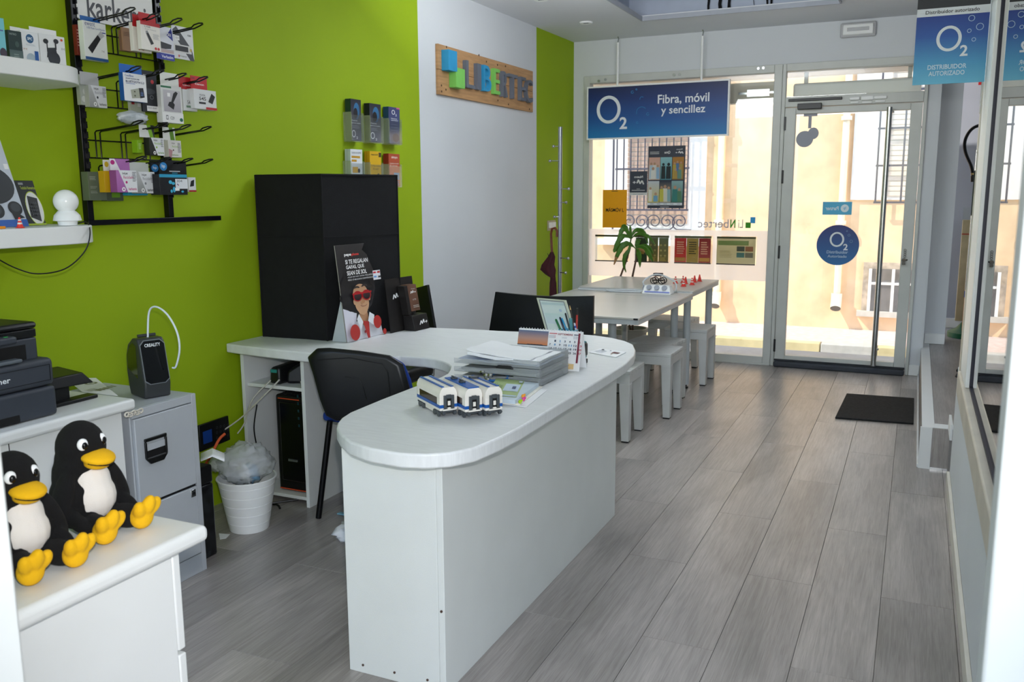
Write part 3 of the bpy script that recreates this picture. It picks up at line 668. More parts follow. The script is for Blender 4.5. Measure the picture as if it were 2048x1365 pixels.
def flyers(i, a, c_):
    x0, x1 = xs[i]; t = thing('hanging_display', ((x0+x1)/2, YF-.05, wz0), ['empty clear leaflet display leftmost in the window', 'clear display with dark green and gold leaflets behind the plant', 'clear display with red and ochre leaflets in the window', 'clear display with a pale sheet of four photos, rightmost in the window'][i], 'display', 'leaflet displays in the window')
    bx('top_rail', mat('olive_rail', '#4A4A22', .5), t, x0, x1, YF-.055, YF-.045, wz1-.018, wz1-.001); bx('bottom_rail', mat('dark_rail', '#35302C', .5), t, x0, x1, YF-.055, YF-.045, wz0+.001, wz0+.010)
    bx('acrylic_sleeve', CLEAR, t, x0, x1, YF-.052, YF-.048, wz0+.0105, wz1-.0185, smooth=False)
    w_ = x1-x0; h_ = wz1-wz0-.03; p = Pan((x0, YF-.0475, wz0+.011), (1, 0, 0), (0, 0, 1)); p.N = Vector((0, -1, 0))
    if i == 1:
        for k in range(2):
            x = w_*(.42+.3*k); p.rect(x, 0, x+w_*.27, h_, '#7A6A2E', '#5A6347')
            for q in range(6): p.disc(x+w_*(.06+.12*(q % 2)), h_*(.25+.22*(q//2)), w_*.03, w_*.03, '#B9A869', n=10)
            p.textlines(x+w_*.03, h_*.04, x+w_*.24, h_*.2, 4, '#C7B060')
        p.rect(w_*.05, 0, w_*.38, h_, '#31402A'); p.rect(w_*.1, h_*.3, w_*.3, h_*.6, '#B98B40')
    if i == 2:
        for k, (c1, c2) in enumerate((('#C4372C', '#B02A26'), ('#A88B36', '#9C8440'), ('#A8362E', '#8E2420'))):
            x = w_*(.0+.333*k); p.rect(x, 0, x+w_*.325, h_, c1, c2); p.textlines(x+w_*.06, h_*.35, x+w_*.28, h_*.9, 6, '#E2B48C' if k != 1 else '#4F4420')
            if k != 1: p.rect(x+w_*.02, h_*.05, x+w_*.3, h_*.2, '#D9A04A')
    if i == 3:
        p.rect(0, 0, w_, h_, '#D6C896'); p.rect(w_*.03, h_*.74, w_*.82, h_*.92, '#93A558')
        for q, c in enumerate(('#5B5F48', '#B2764A', '#5B8A80', '#8C8468')): p.rect(w_*(.52+.22*(q % 2)), h_*(.5-.25*(q//2)), w_*(.72+.22*(q % 2)), h_*(.7-.25*(q//2)), c)
        p.textlines(w_*.08, h_*.25, w_*.48, h_*.55, 5, '#A59A68', .25)
    if i: p.b.build('leaflets', INKT, t, smooth=False)
for i, (a, c_) in enumerate(ops): flyers(i, a, c_)
# door stickers
GD = YF-.002
def disc(p, w, h):
    r = w/2; p.disc(r, r, r, r, '#1C6FAE', '#262A72', n=44); o2mark(p, r*.95, r*1.28, r*.34)
    p.text('Distribuidor', r*.5, r*.58, r*1.5, r*.73, '#A9C4DE', .05); p.text('Autorizado', r*.55, r*.38, r*1.45, r*.52, '#A9C4DE', .05)
    for x, y, q in ((1.5, 1.5, .06), (1.62, 1.2, .07), (1.4, 1.7, .035)): p.ring(r*x, r*y, r*q, r*q, r*.012, r*.012, '#7FA8D0', n=14)
p, w_, h_ = panF(1635, 453, 1716, 532, False, GD); disc(p, w_, w_)
tag(p.b.build('round_sticker', INK, None, smooth=False), 'round dark blue sticker on the glass of the entrance door', 'sticker')
p, w_, h_ = panF(1646, 404, 1703, 430, True, GD); p.off = -.0006
p.rect(0, 0, w_, h_, '#4FB4DC'); p.disc(w_*.24, h_*.5, h_*.3, h_*.3, '#E8F4FA'); p.text('hp', w_*.2, h_*.35, w_*.28, h_*.65, '#4FB4DC', .05); p.text('Partner', w_*.45, h_*.35, w_*.9, h_*.65, '#E8F4FA', .04)
tag(p.b.build('partner_sticker', INK, None, smooth=False), 'small light blue rectangular sticker on the door above the round one', 'sticker')
p, w_, h_ = panF(1595, 227, 1637, 294, True, GD); p.off = -.0006
gc = '#8E939E'; p.rect(w_*.12, h_*.9, w_*.72, h_, gc); p.rect(w_*.36, h_*.55, w_*.5, h_*.9, gc); p.disc(w_*.63, h_*.24, w_*.38, h_*.24, gc); p.disc(w_*.26, h_*.4, w_*.24, h_*.17, gc)
tag(p.b.build('grey_sticker', INK, None, smooth=False), 'grey cut-out sticker of two blobs on a stem, top left of the door glass', 'sticker')
# ================================================================ FURNITURE
def P2(px, py, z=DESK): v = onz(px, py, z); return (v.x, v.y)
def smoothpoly(pts, n=8):
    out = []; L = len(pts)
    for i in range(L):
        p0, p1, p2, p3 = [Vector((*pts[(i+k-1) % L], 0)) for k in range(4)]
        for j in range(n):
            t = j/n; q = .5*((2*p1)+(p2-p0)*t+(2*p0-5*p1+4*p2-p3)*t*t+(3*p1-p0-3*p2+p3)*t**3); out.append((q.x, q.y))
    return out
def arc(c, rx, ry, a0, a1, n=20): return [(c[0]+rx*math.cos(math.radians(a0+(a1-a0)*i/n)), c[1]+ry*math.sin(math.radians(a0+(a1-a0)*i/n))) for i in range(n+1)]
# ---- counter desk: one worktop, panels, shelf unit
t = thing('counter_desk', (-1.9, 3.1, 0), 'long white L-shaped counter desk with a rounded end in the middle of the shop', 'desk')
yf = 3.075
xe = P2(1233, 740)[0]
out = [(wl(yf)+.004, yf), (-2.75, 3.055), P2(600, 705), P2(740, 716), P2(800, 712.5), P2(849, 716), P2(870, 719), P2(885, 723), P2(896, 728), P2(901, 733), P2(899.5, 740), P2(895, 747), P2(888, 751), P2(880, 755), P2(850, 765.5), P2(822, 776), P2(760, 800), P2(700, 825), P2(683, 836), P2(675, 846), P2(673, 855)]
e = [P2(680, 868), P2(700, 884), P2(740, 897), P2(800, 907), P2(850, 909), P2(900, 906), P2(950, 896), P2(1000, 875), P2(1040, 855)]
out += e
out += [(xe, 2.75), (xe, 3.1)]
out += [P2(1252, 727), P2(1268, 710), P2(1271, 700), P2(1266, 689), P2(1250, 682), P2(1225, 676), P2(1190, 671), P2(1150, 668), P2(1080, 665), P2(1000, 662), P2(930, 658), P2(848, 655)]
out += [(wl(3.86)+.004, 3.86)]
TOPPTS = out
part('worktop', TOP, t, lambda b: b.prism(out, DESK-.042, DESK), bev=.006, seg=3, ang=40)
PAN = mat('white_linen_laminate', '#DFE2DF', .5, var=.02, scale=6, bump=.25, bscale=420)
pc = onz(1229.5, 1031)              # far front corner of the right panel
pn = onz(698.7, 1340.6)             # near left corner
yn = pn.y+.004; xr = pc.x
bx('front_panel', PAN, t, xr-.02, xr, yn, pc.y, .0, DESK-.0425, bev=.0012)
bx('end_panel', PAN, t, pn.x, xr-.0205, yn-.001, yn+.018, .0, DESK-.0425, bev=.0012)
bx('back_panel', PAN, t, pn.x, pn.x+.016, yn+.02, yn+.32, 0, DESK-.0425) if False else None
for px, py in ((726, 1331), (789, 1346), (855, 1361)):
    q = ony(px, py, yn-.002); part('screw', mat('brown_screw', '#5D4A42', .5, .4), t, lambda b: b.cyl((q.x, yn-.0035, q.z), (q.x, yn+.0, q.z), .0038, 8))
q = onx(885, 1229, xr); part('screw', MATS['brown_screw'], t, lambda b: b.cyl((xr-.01, yn-.003, q.z), (xr-.01, yn, q.z), .004, 8))
# shelf unit under the wall wing
cy0 = onz(620, 1017).y; cxr = onz(620, 1017).x; cxl = -2.806
bx('side_panel', PAN, t, cxl, cxl+.018, cy0, cy0+.62, 0, DESK-.0425, bev=.001)
bx('side_panel', PAN, t, cxr-.018, cxr, cy0, cy0+.62, 0, DESK-.0425, bev=.001)
bx('back_panel', PAN, t, cxl+.0185, cxr-.0185, cy0+.60, cy0+.61, 0, DESK-.0425)
zs = ony(560, 775, cy0).z
bx('shelf', PAN, t, cxl+.0185, cxr-.0185, cy0+.02, cy0+.598, zs-.016, zs, bev=.001)
bx('bottom_shelf', PAN, t, cxl+.0185, cxr-.0185, cy0+.03, cy0+.598, .02, .036, bev=.001)
bx('side_panel', PAN, t, -1.50, -1.482, 3.45, 3.80, 0, DESK-.0425)
for z in (.06, .09): part('screw', BLACK, t, lambda b: b.cyl((cxr, cy0+.14+z*4, z), (cxr+.003, cy0+.14+z*4, z), .005, 8))
0 and bx('modesty_panel', mat('dark_modesty_panel', '#1F1D20', .6), t, cxr+.001, -1.75, 4.0, 4.018, .35, DESK-.0425)
# ---- PC tower
TW = thing('computer_tower', (-2.63, cy0+.3, .037), 'black computer tower with orange lines in the shelf unit under the desk', 'computer')

tx0, tx1 = -2.675, -2.475; tz = zs-.055
bx('case', BLACK, TW, tx0, tx1, cy0+.07, cy0+.53, .037, tz, bev=.012, seg=3)
bx('front_bezel', mat('gloss_black', '#0A0B0D', .2), TW, tx0+.03, tx1-.03, cy0+.058, cy0+.0698, .09, tz-.03, bev=.006)
ORG = mat('orange_line', '#D2502A', .5)
bx('accent_line', ORG, TW, tx0+.02, tx1-.06, cy0+.0655, cy0+.0695, tz-.018, tz-.014); bx('accent_line', ORG, TW, tx0+.01, tx1-.03, cy0+.064, cy0+.0695, .046, .05)
bx('badge', STEEL, TW, -2.60, -2.55, cy0+.052, cy0+.0575, .19, .20)
for k in range(5): bx('status_light', mat('teal_light', '#17393E', .3), TW, -2.535, -2.527, cy0+.055, cy0+.0575, .36+.035*k, .372+.035*k)
b = MB()
for i in range(6):
    for j in range(3): b.box(tx0+.02+.028*i, tx0+.04+.028*i, cy0+.10+.04*j, cy0+.13+.04*j, tz, tz+.004)
b.build('top_vents', DARK, TW)
# ---- card reader on the shelf
q = onz(540, 765, zs+.001)
t = thing('label_device', (-2.60, cy0+.1, zs+.001), 'black desk phone base with a green screen on the upper shelf of the unit', 'device')
part('body', BLACK, t, lambda b: b.hexa([(-2.68, cy0+.04, zs+.001), (-2.61, cy0+.03, zs+.001), (-2.60, cy0+.2, zs+.001), (-2.68, cy0+.2, zs+.001)], [(-2.68, cy0+.05, zs+.075), (-2.62, cy0+.04, zs+.085), (-2.60, cy0+.2, zs+.09), (-2.67, cy0+.2, zs+.085)]), bev=.015, seg=3)
bx('screen', mat('teal_screen', '#2D8C86', .3), t, -2.665, -2.63, cy0+.037, cy0+.04, zs+.055, zs+.07)
part('handset', BLACK, t, lambda b: b.hexa([(-2.6, cy0+.06, zs+.001), (-2.52, cy0+.10, zs+.001), (-2.50, cy0+.2, zs+.001), (-2.6, cy0+.2, zs+.001)], [(-2.6, cy0+.07, zs+.06), (-2.53, cy0+.11, zs+.11), (-2.51, cy0+.2, zs+.11), (-2.6, cy0+.2, zs+.09)]), bev=.014, seg=3)
b = MB()
for k in range(3): b.tube([(-2.50+.004*k, cy0+.05+.02*k, zs+.015), (-2.475, cy0+.06+.02*k, zs+.03), (-2.46, cy0+.1+.02*k, zs+.014)], .012, 8)
tag(b.build('adhesive_roll', mat('translucent_roll', '#BDBBB2', .4)), 'small bundle of pale coiled cable on the shelf beside the black phone base', 'cable')
def cable(name, pts, r, mt, label, cat='cable', n=8, group=None):
    P = [Vector(p) for p in pts]; q = []
    for i in range(len(P)-1):
        p0 = P[max(i-1, 0)]; p1 = P[i]; p2 = P[i+1]; p3 = P[min(i+2, len(P)-1)]
        for j in range(6):
            s_ = j/6; q.append(.5*((2*p1)+(p2-p0)*s_+(2*p0-5*p1+4*p2-p3)*s_*s_+(3*p1-p0-3*p2+p3)*s_**3))
    q.append(P[-1]); b = MB(); b.tube(q, r, n); return tag(b.build(name, mt), label, cat, group)
CB = mat('pale_cable', '#C9C6BD', .5)
cable('power_cable', [(-2.60, cy0+.02, zs+.03), ony(530, 790, cy0-.02), ony(480, 838, cy0-.05), ony(430, 872, cy0-.12), ony(401, 890, cy0-.2)], .0035, CB, 'pale cable sagging from the shelf to the tablet behind the waste basket')
cable('power_cable', [(-2.66, cy0+.03, zs+.02), ony(505, 800, cy0-.02), ony(490, 845, cy0-.03), ony(475, 868, cy0-.06)], .0032, CB, 'short pale cable hanging down the left side of the shelf unit')
cable('power_cable', [ony(514, 810, cy0+.03), ony(508, 855, cy0+.02), ony(513, 890, cy0+.04)], .003, BLACK, 'thin black cable beside the computer tower')
cable('power_cable', [(-2.55, cy0+.05, .01), (-2.62, cy0-.02, .008), (-2.68, cy0-.08, .006), (-2.60, cy0-.05, .012), (-2.56, cy0-.07, .006)], .005, BLACK, 'black cables lying on the floor in front of the computer tower')
# ---- filing cabinet
fx = -2.393; fy1 = 2.40; fy0 = 2.104; fz = .693
t = thing('filing_cabinet', (-2.6, 2.17, 0), 'light grey two-drawer steel filing cabinet under the small dark dryer box', 'cabinet')
bx('body', GREYM, t, wl(2.2)+.015, fx-.016, fy0, fy1, .0, fz, bev=.003)
bx('front_frame', GREYM, t, fx-.0155, fx-.004, fy1-.022, fy1, .0, fz, bev=.002)
bx('front_frame', GREYM, t, fx-.0155, fx-.004, fy0, fy1-.0225, fz-.03, fz, bev=.002)
bx('plinth', GREYM, t, fx-.0155, fx-.004, fy0, fy1-.0225, 0, .075, bev=.002)
zm = onx(380, 975, fx).z
d1 = bx('drawer', GREYM, t, fx-.0155, fx, fy0+.005, fy1-.026, zm+.004, fz-.033, bev=.003)
d2 = bx('drawer', GREYM, t, fx-.0155, fx, fy0+.005, fy1-.026, .078, zm-.006, bev=.003)
bx('shadow_gap', DARK, t, fx-.0158, fx-.008, fy0+.005, fy1-.026, zm-.006, zm+.004)
q0 = onx(287, 882, fx); q1 = onx(334, 915, fx)
def handle(b, q0, q1):
    y0, y1 = q0.y, q1.y; z1 = q0.z; z0 = q1.z
    b.box(fx+.0005, fx+.008, y0, y1, z1-.012, z1); b.box(fx+.0005, fx+.008, y0, y0+.008, z0+.01, z1-.0125); b.box(fx+.0005, fx+.008, y1-.008, y1, z0+.01, z1-.0125)
    b.prism([(y0, z0+.0095), (y1, z0+.0095), (y1-.02, z0-.012), (y0+.02, z0-.012)], fx+.0005, fx+.009, Matrix(((0,0,1,0),(1,0,0,0),(0,1,0,0),(0,0,0,1))))
q0 = Vector((fx, q0.y, q0.z)); hz0 = q1.z+.0
hd = part('handle', BLACK, d1, lambda b: handle(b, Vector((fx, onx(287, 882, fx).y, onx(310, 872, fx).z)), Vector((fx, onx(334, 915, fx).y, onx(310, 918, fx).z))), bev=.002)
bx('label_slot', GREYM, hd, fx+.0006, fx+.004, onx(291, 892, fx).y, onx(329, 880, fx).y, onx(310, 897, fx).z, onx(310, 884, fx).z)
bx('finger_recess', DARK, hd, fx+.0006, fx+.003, onx(291, 892, fx).y, onx(329, 880, fx).y, onx(310, 912, fx).z, onx(310, 898, fx).z)
q = onx(386, 987, fx); lk = bx('lock', CHROME, d2, fx+.0003, fx+.004, q.y-.012, q.y+.012, q.z-.014, q.z+.014, bev=.002)
part('keyhole', BLACK, lk, lambda b: b.cyl((fx+.004, q.y, q.z), (fx+.006, q.y, q.z), .006, 12))
# ---- filament dryer on the cabinet
t = thing('dryer_box', (-2.57, 2.26, fz+.001), 'dark grey upright dryer box with a smoked front and white lettering', 'appliance')
A = onz(290, 800, fz); B = onz(342, 791, fz); C_ = onz(240, 783, fz)
D_ = Vector((C_.x+(B.x-A.x), C_.y+(B.y-A.y), fz))
z0 = fz+.001; hgt = .215
yA = A.y
Lx = Vector((B.x-A.x, B.y-A.y, 0)); Dp = Vector((C_.x-A.x, C_.y-A.y, 0)); 
BW = Lx.length; u = Lx.normalized(); v = Vector((-u.y, u.x, 0)); DD = .15
GM = mat('gunmetal_plastic', '#434648', .35, .3, var=.04)
def bd(b):   # side profile (depth s, height), front face leans back
    pr = [(0, 0), (-.008, .05), (.022, .20), (.035, hgt), (.075, hgt), (.115, .19), (.135, .15), (.14, .09), (.13, .03), (.12, 0)]
    n = len(pr); vs = []
    for w_ in (0, BW):
        for s_, h_ in pr: vs.append(A+u*w_+v*s_+Vector((0, 0, .001+h_)))
    b.add(vs, [list(range(n)), list(range(n, 2*n))[::-1]]+[(i, i+n, (i+1) % n+n, (i+1) % n) for i in range(n)])
part('body', GM, t, bd, bev=.006, seg=3)
def fpt(a, h):  # point on leaning front plane
    s_ = -.008+(h-.05)*.2; return A+u*(a*BW)+v*(s_-.003)+Vector((0, 0, .001+h))
oct_ = [(.2,.052),(.8,.052),(.98,.065),(.98,.195),(.82,.21),(.18,.21),(.02,.195),(.02,.065)]
b = MB(); b.add([fpt(a, h) for a, h in oct_]+[fpt(a, h)+v*.004 for a, h in oct_], [list(range(8)), *[(i, i+8, (i+1)%8+8, (i+1)%8) for i in range(8)]]); b.build('silver_rim', STEEL, t, smooth=False)
b = MB(); b.add([fpt(.5+(a-.5)*.93, .131+(h-.131)*.965)-v*.001 for a, h in oct_], [list(range(8))]); fr = b.build('smoked_window', mat('smoked_panel', '#08090C', .12), t, smooth=False)
p = Pan(fpt(0, .05), fpt(1, .05)-fpt(0, .05), fpt(0, .15)-fpt(0, .05), .0015); p.text('CREALITY', BW*.2, .138, BW*.8, .150, '#E8EEF0', .06); p.build('lettering', t)
q = A+u*BW*.5+v*.055+Vector((0, 0, hgt+.001)); part('top_handle', GM, t, lambda b: b.cyl(q-u*.035+Vector((0,0,.008)), q+u*.03+Vector((0,0,.008)), .006, 10))
part('side_window', mat('smoked_green_window', '#3A4312', .15), t, lambda b: b.add([A-u*.0006+v*s_+Vector((0,0,h_)) for s_, h_ in ((.045,.07),(.125,.10),(.125,.15),(.10,.185),(.07,.20),(.045,.19))], [(5,4,3,2,1,0)]), smooth=False)
yc = (A+B)/2
base = A+u*BW*.5+v*.05+Vector((0, 0, hgt+.002))
pc_ = [base, *[ony(x, y, base.y+.01) for x, y in ((298, 625), (312, 614), (335, 630), (354, 665), (359, 700), (352, 733), (345, 736))]]
cable('filament_tube', pc_, .0035, mat('milky_tube', '#DCE6EE', .35), 'white looping tube rising from the top of the dark dryer box', 'tube')
# ---- printer desk
z = DESK; ex = onz(272, 797, z).x; ey = onz(272, 797, z).y
t = thing('printer_desk', (-2.6, 1.5, 0), 'white desk with a rounded-edge top carrying the black printer', 'desk')
bx('worktop', WHITE, t, wl(1.5)+.02, ex, .75, ey, z-.038, z, bev=.012, seg=4)
bx('front_panel', WHITE, t, ex-.055, ex-.035, .75, ey-.035, 0, z-.0385)
bx('side_panel', WHITE, t, wl(1.5)+.03, ex-.0555, ey-.055, ey-.035, 0, z-.0385)
bx('door_gap', DARK, t, ex-.0352, ex-.0342, 1.655, 1.6575, .02, z-.04)
# ---- printer
t = thing('laser_printer', (-2.55, 1.55, z+.001), 'dark grey multifunction laser printer on the white desk', 'printer')
pz0 = z+.001
fx_ = ex-.05
a1 = onx(118, 830, fx_); py1 = a1.y; tz1 = onx(117, 712, fx_).z; ttop = onx(100, 642, fx_-.03).z
bx('paper_cassette', DGREY, t, fx_-.38, fx_, py1-.42, py1, pz0, onx(119, 767, fx_).z-.0015, bev=.012, seg=3)
bx('front_body', DGREY, t, fx_-.38, fx_, py1-.42, py1, onx(119, 767, fx_).z, tz1, bev=.016, seg=4)
bx('upper_body', DGREY, t, fx_-.38, fx_-.035, py1-.42, py1-.025, tz1-.01, onx(98, 669, fx_-.04).z, bev=.006)
bx('scanner_unit', BLACK, t, fx_-.38, fx_-.035, py1-.42, py1-.025, onx(98, 669, fx_-.04).z+.001, onx(98, 652, fx_-.04).z, bev=.003)
bx('scanner_lid', BLACK, t, fx_-.39, fx_-.03, py1-.42, py1-.022, onx(98, 652, fx_-.04).z+.001, ttop+.005, bev=.013, seg=4)
bx('output_slot', DARK, t, fx_-.2, fx_-.0345, py1-.42, onx(55, 700, fx_-.03).y, tz1-.006, onx(50, 688, fx_-.035).z, bev=.003)
bx('control_panel', DGREY, t, fx_-.035, fx_+.005, py1-.42, onx(33, 680, fx_).y, onx(20, 690, fx_).z, onx(20, 675, fx_).z, bev=.006)
bx('status_light', mat('green_led', '#3BA050', .3), t, fx_-.012, fx_-.004, onx(12, 675, fx_).y, onx(18, 675, fx_).y, onx(20, 675, fx_).z, onx(20, 675, fx_).z+.002)
bx('tray_flap', mat('printer_grey_light', '#5B636B', .5), t, fx_-.03, fx_+.002, py1-.42, onx(45, 720, fx_).y, tz1+.0005, tz1+.012, bev=.004)
ya, yb_ = onx(8, 770, fx_).y, onx(100, 740, fx_).y
def groove(b):
    z1 = onx(100, 728, fx_).z; z0 = onx(100, 760, fx_).z
    b.box(fx_+.0002, fx_+.0012, yb_-.002, yb_, z0, z1); b.box(fx_+.0002, fx_+.0012, ya-.2, yb_, z1-.0015, z1); b.box(fx_+.0002, fx_+.0012, ya-.2, yb_, z0, z0+.0015)
part('door_groove', DARK, t, groove, smooth=False)
bx('grip_recess', DARK, t, fx_-.01, fx_+.0006, py1-.42, onx(42, 840, fx_).y, pz0+.002, pz0+.03, bev=.004)
p = Pan((fx_+.0003, 0, 0), (0, 1, 0), (0, 0, 1), .0006); q0 = onx(-38, 775, fx_); q1 = onx(20, 755, fx_)
p.text('brother', q0.y, q1.z-.017, q1.y, q1.z, '#E6ECEF', .05); p.build('lettering', t)
# telephone/label printer beside it
t = thing('label_printer', (fx_-.1, py1+.1, pz0), 'black angular terminal with an overhanging lid beside the printer', 'device')
y0 = py1+.012; 
A1, A2, A3 = onz(120, 807, pz0), onz(146, 805, pz0), onz(185, 794, pz0)
part('body', BLACK, t, lambda b: b.box(A2.x-.13, A2.x-.01, y0, A2.y, pz0, pz0+.055), bev=.004)
bx('foot', BLACK, t, A2.x-.03, A2.x+.02, y0, A3.y, pz0, pz0+.012, bev=.003)
part('lid', BLACK, t, lambda b: b.hexa([(A2.x-.14, y0, pz0+.058), (A2.x, y0, pz0+.058), (A2.x-.0, A3.y+.005, pz0+.05), (A2.x-.14, A3.y+.005, pz0+.05)], [(A2.x-.14, y0, pz0+.10), (A2.x-.005, y0, pz0+.092), (A2.x-.02, A3.y-.02, pz0+.088), (A2.x-.14, A3.y-.02, pz0+.10)]), bev=.004)
p = Pan((0, 0, z+.0012), (1, 0, 0), (0, 1, 0), .0004)
cpts = [onz(x, y, z) for x, y in ((148, 781), (172, 752), (236, 789))]
c0 = Vector((-2.62, 2.07, z)); 
t = tag(part('printed_sheet', PAPER, None, lambda b: b.prism([(P2(165, 785)), (P2(236, 793)), (P2(192, 757)), (P2(130, 758))], z+.0006, z+.0016)), 'white printed sheet with round emblem lying under the terminal on the white desk', 'paper')
p = Pan((0, 0, z+.0017), (1, 0, 0), (0, 1, 0), .0003); e_ = P2(182, 768); p.ring(e_[0], e_[1], .022, .022, .009, .009, '#7B7660', n=20); p.disc(e_[0], e_[1], .006, .006, '#7B7660')
g_ = P2(205, 778)
for k in range(5): p.rect(g_[0]+.0, g_[1]-.035+.016*k, g_[0]+.03, g_[1]-.026+.016*k, '#6D6A3C'); 
p.textlines(P2(186, 782)[0]-.02, P2(186, 782)[1]-.02, P2(186, 782)[0]+.03, P2(186, 782)[1]+.02, 6, '#8D8A7C', .3); p.build('print', t)
b = MB(); 
for k in range(5):
    c0 = Vector((ex+.004, ey-.045+.014*k, z-.046-.003*(k % 2))); b.tube([c0+Vector((0, .010*math.cos(a), .007*math.sin(a))) for a in [i*math.pi/5 for i in range(10)]], .0032, 6, closed=True)
tag(b.build('knotted_cord', mat('cream_cord', '#D5CFC2', .9, bump=.4)), 'knotted cream cord at the corner edge of the white printer desk', 'cord')
# ---- penguin drawer unit
kx = -1.302; ky1 = 1.318; ktop = DESK
t = thing('drawer_unit', (kx-.3, 1.0, 0), 'white drawer unit with a thick rounded top carrying two plush penguins', 'cabinet')
bx('top', WHITE, t, kx-.50, kx, .70, ky1, ktop-.036, ktop, bev=.014, seg=5)
cq = onx(357, 1101, kx-.035)
sx_ = kx-.035; cyy = onx(357, 1105, sx_).y
bx('body', WHITE, t, kx-.49, sx_, .72, cyy-.02, 0, ktop-.0365, bev=.002)
for z0, z1 in ((.0, .23), (.235, .475), (.48, .70)):
    bx('drawer', WHITE, t, kx-.49, sx_+.002, cyy-.0195, cyy+.0, z0+.005, z1, bev=.003)
# ---- plush penguins
PB = mat('black_plush', '#08080A', .95, var=.3, scale=60, bump=.6, bscale=500); PWm = mat('white_plush', '#EAE5DF', .95, var=.03, bump=.5, bscale=500)
PY = mat('yellow_plush', '#EDB605', .85, var=.06, scale=20, bump=.5, bscale=400)
REM = [('REMESH', dict(mode='VOXEL', voxel_size=.0032, use_smooth_shade=True)), ('SMOOTH', dict(iterations=5, factor=.6))]
def rotm(ax, deg): return Matrix.Rotation(math.radians(deg), 3, ax)
def penguin(loc, s, rz, label):
    t = thing('plush_penguin', loc, label, 'toy'); O = Vector(loc)
    Z = Matrix.Rotation(rz, 3, 'Z')
    def W(x, y, z): return O+Z @ Vector((x*s, y*s, z*s))
    def E(b, c, r, rot=None): b.ell(W(*c), [q*s for q in r], Z @ rot if rot else Z, 16, 10)
    b = MB(); E(b, (0,0,.072), (.062,.070,.072)); E(b, (-.004,0,.115), (.052,.058,.07)); E(b, (.004,0,.178), (.048,.050,.056)); E(b, (.0,0,.15), (.048,.052,.05))
    for sg in (-1, 1):
        E(b, (.075, sg*.036, .028), (.048,.024,.026), rotm('Z', sg*12)); E(b, (.02, sg*.066, .085), (.026,.016,.062), rotm('X', sg*20)); E(b, (.05, sg*.062, .045), (.04,.014,.018), rotm('Y', 25))
    b.build('body', PB, t, mods=REM)
    b = MB(); E(b, (.016,0,.074), (.053,.053,.056)); E(b, (.010,0,.108), (.050,.047,.046)); b.build('belly', PWm, t, mods=REM)
    b = MB(); E(b, (.052,0,.163), (.036,.034,.014), rotm('Y', 12)); E(b, (.048,0,.150), (.026,.028,.011), rotm('Y', 12)); bk = b.build('beak', PY, t, mods=REM)
    b = MB(); pts = [W(.050+.0325*math.cos(a), .031*math.sin(a), .1555+.003*abs(math.sin(a))-.006*math.cos(a)) for a in [math.radians(-75+15*i) for i in range(11)]]; b.tube(pts, .0012*s/.9, 6); b.build('mouth_line', PB, bk)
    for sg in (-1, 1):
        b = MB(); E(b, (.039, sg*.023, .192), (.008,.0115,.0135), rotm('Z', sg*18)); ey_ = b.build('eye', mat('glossy_white', '#F4F6F8', .15), t)
        b = MB(); E(b, (.0455, sg*.0235, .191), (.004,.0062,.0078), rotm('Z', sg*18)); b.build('pupil', mat('glossy_black', '#060608', .1), ey_)
        b = MB(); x0, y0 = .108, sg*.040
        F_ = rotm('Y', 28); sh = sg*.006
        E(b, (x0+.002, y0+sh, .028), (.022,.026,.027)); E(b, (x0+.018, y0-.019+sh, .050), (.013,.013,.022), F_ @ rotm('X', 16)); E(b, (x0+.024, y0+sh, .056), (.014,.013,.025), F_); E(b, (x0+.018, y0+.019+sh, .048), (.013,.013,.022), F_ @ rotm('X', -16))
        b.build('foot', PY, t, mods=REM)
    return t
penguin((-1.515, 1.195, DESK+.001), .98, math.radians(0), 'black and white plush penguin sitting nearer the filing cabinet, right one of two')
penguin((-1.475, 1.015, DESK+.001), .94, math.radians(-4), 'black and white plush penguin partly hidden by the door jamb, left one of two')
# ---- waste baskets and panel
bc = onz(475, 1068); 
rb, rt_ = .082, .122; hb = onz(475, 940, 0).y
bcx, bcy = bc.x, bc.y+.075
zt = ony(475, 955, bcy).z+.01
t = thing('waste_basket', (bcx, bcy, .001), 'round white plastic waste basket filled with a clear bag', 'basket')
prof = [(rb, 0)]
for k in range(1, 6):
    h_ = zt*k/5.6; r_ = rb+(rt_-rb)*h_/zt; prof += [(r_-.0005, h_-.004), (r_-.0028, h_-.002), (r_-.0028, h_), (r_+.001, h_+.002)]
prof += [(rt_, zt), (rt_+.004, zt), (rt_+.004, zt-.004), (rt_, zt+.002), (rt_-.004, zt), (rb-.004, .01), (0.0, .01)]
part('bucket', PLASW, t, lambda b: b.lathe(prof, (bcx, bcy, .001), 40))
def crumple(c, r, amp, seed, n=22, k=16, fr=9):
    vs = []; fs = []
    for i in range(k+1):
        ph = math.pi*i/k
        for j in range(n):
            a = 2*math.pi*j/n; d = Vector((math.sin(ph)*math.cos(a), math.sin(ph)*math.sin(a), -math.cos(ph)))
            q = 1+amp*(abs(mnoise.noise(d*fr*.3+Vector((seed, 0, 0))))*1.6+mnoise.noise(d*fr+Vector((seed, 3, 1)))*.7)
            vs.append(Vector(c)+Vector((d.x*r[0], d.y*r[1], d.z*r[2]))*q)
    for i in range(k):
        for j in range(n): fs.append((i*n+j, i*n+(j+1) % n, (i+1)*n+(j+1) % n, (i+1)*n+j))
    return vs, fs
BAG = mat('translucent_bag', '#D9DDE0', .25, var=.08, scale=20, bump=.8, bscale=40, alpha=.45)
vs, fs = crumple((bcx, bcy, zt+.058), (.104, .104, .075), .20, 3.1, 40, 26)
o = MB().add(vs, fs).build('plastic_bag', BAG, None, ang=180); tag(o, 'clear crumpled plastic bag of rubbish bulging out of the white basket', 'bag')
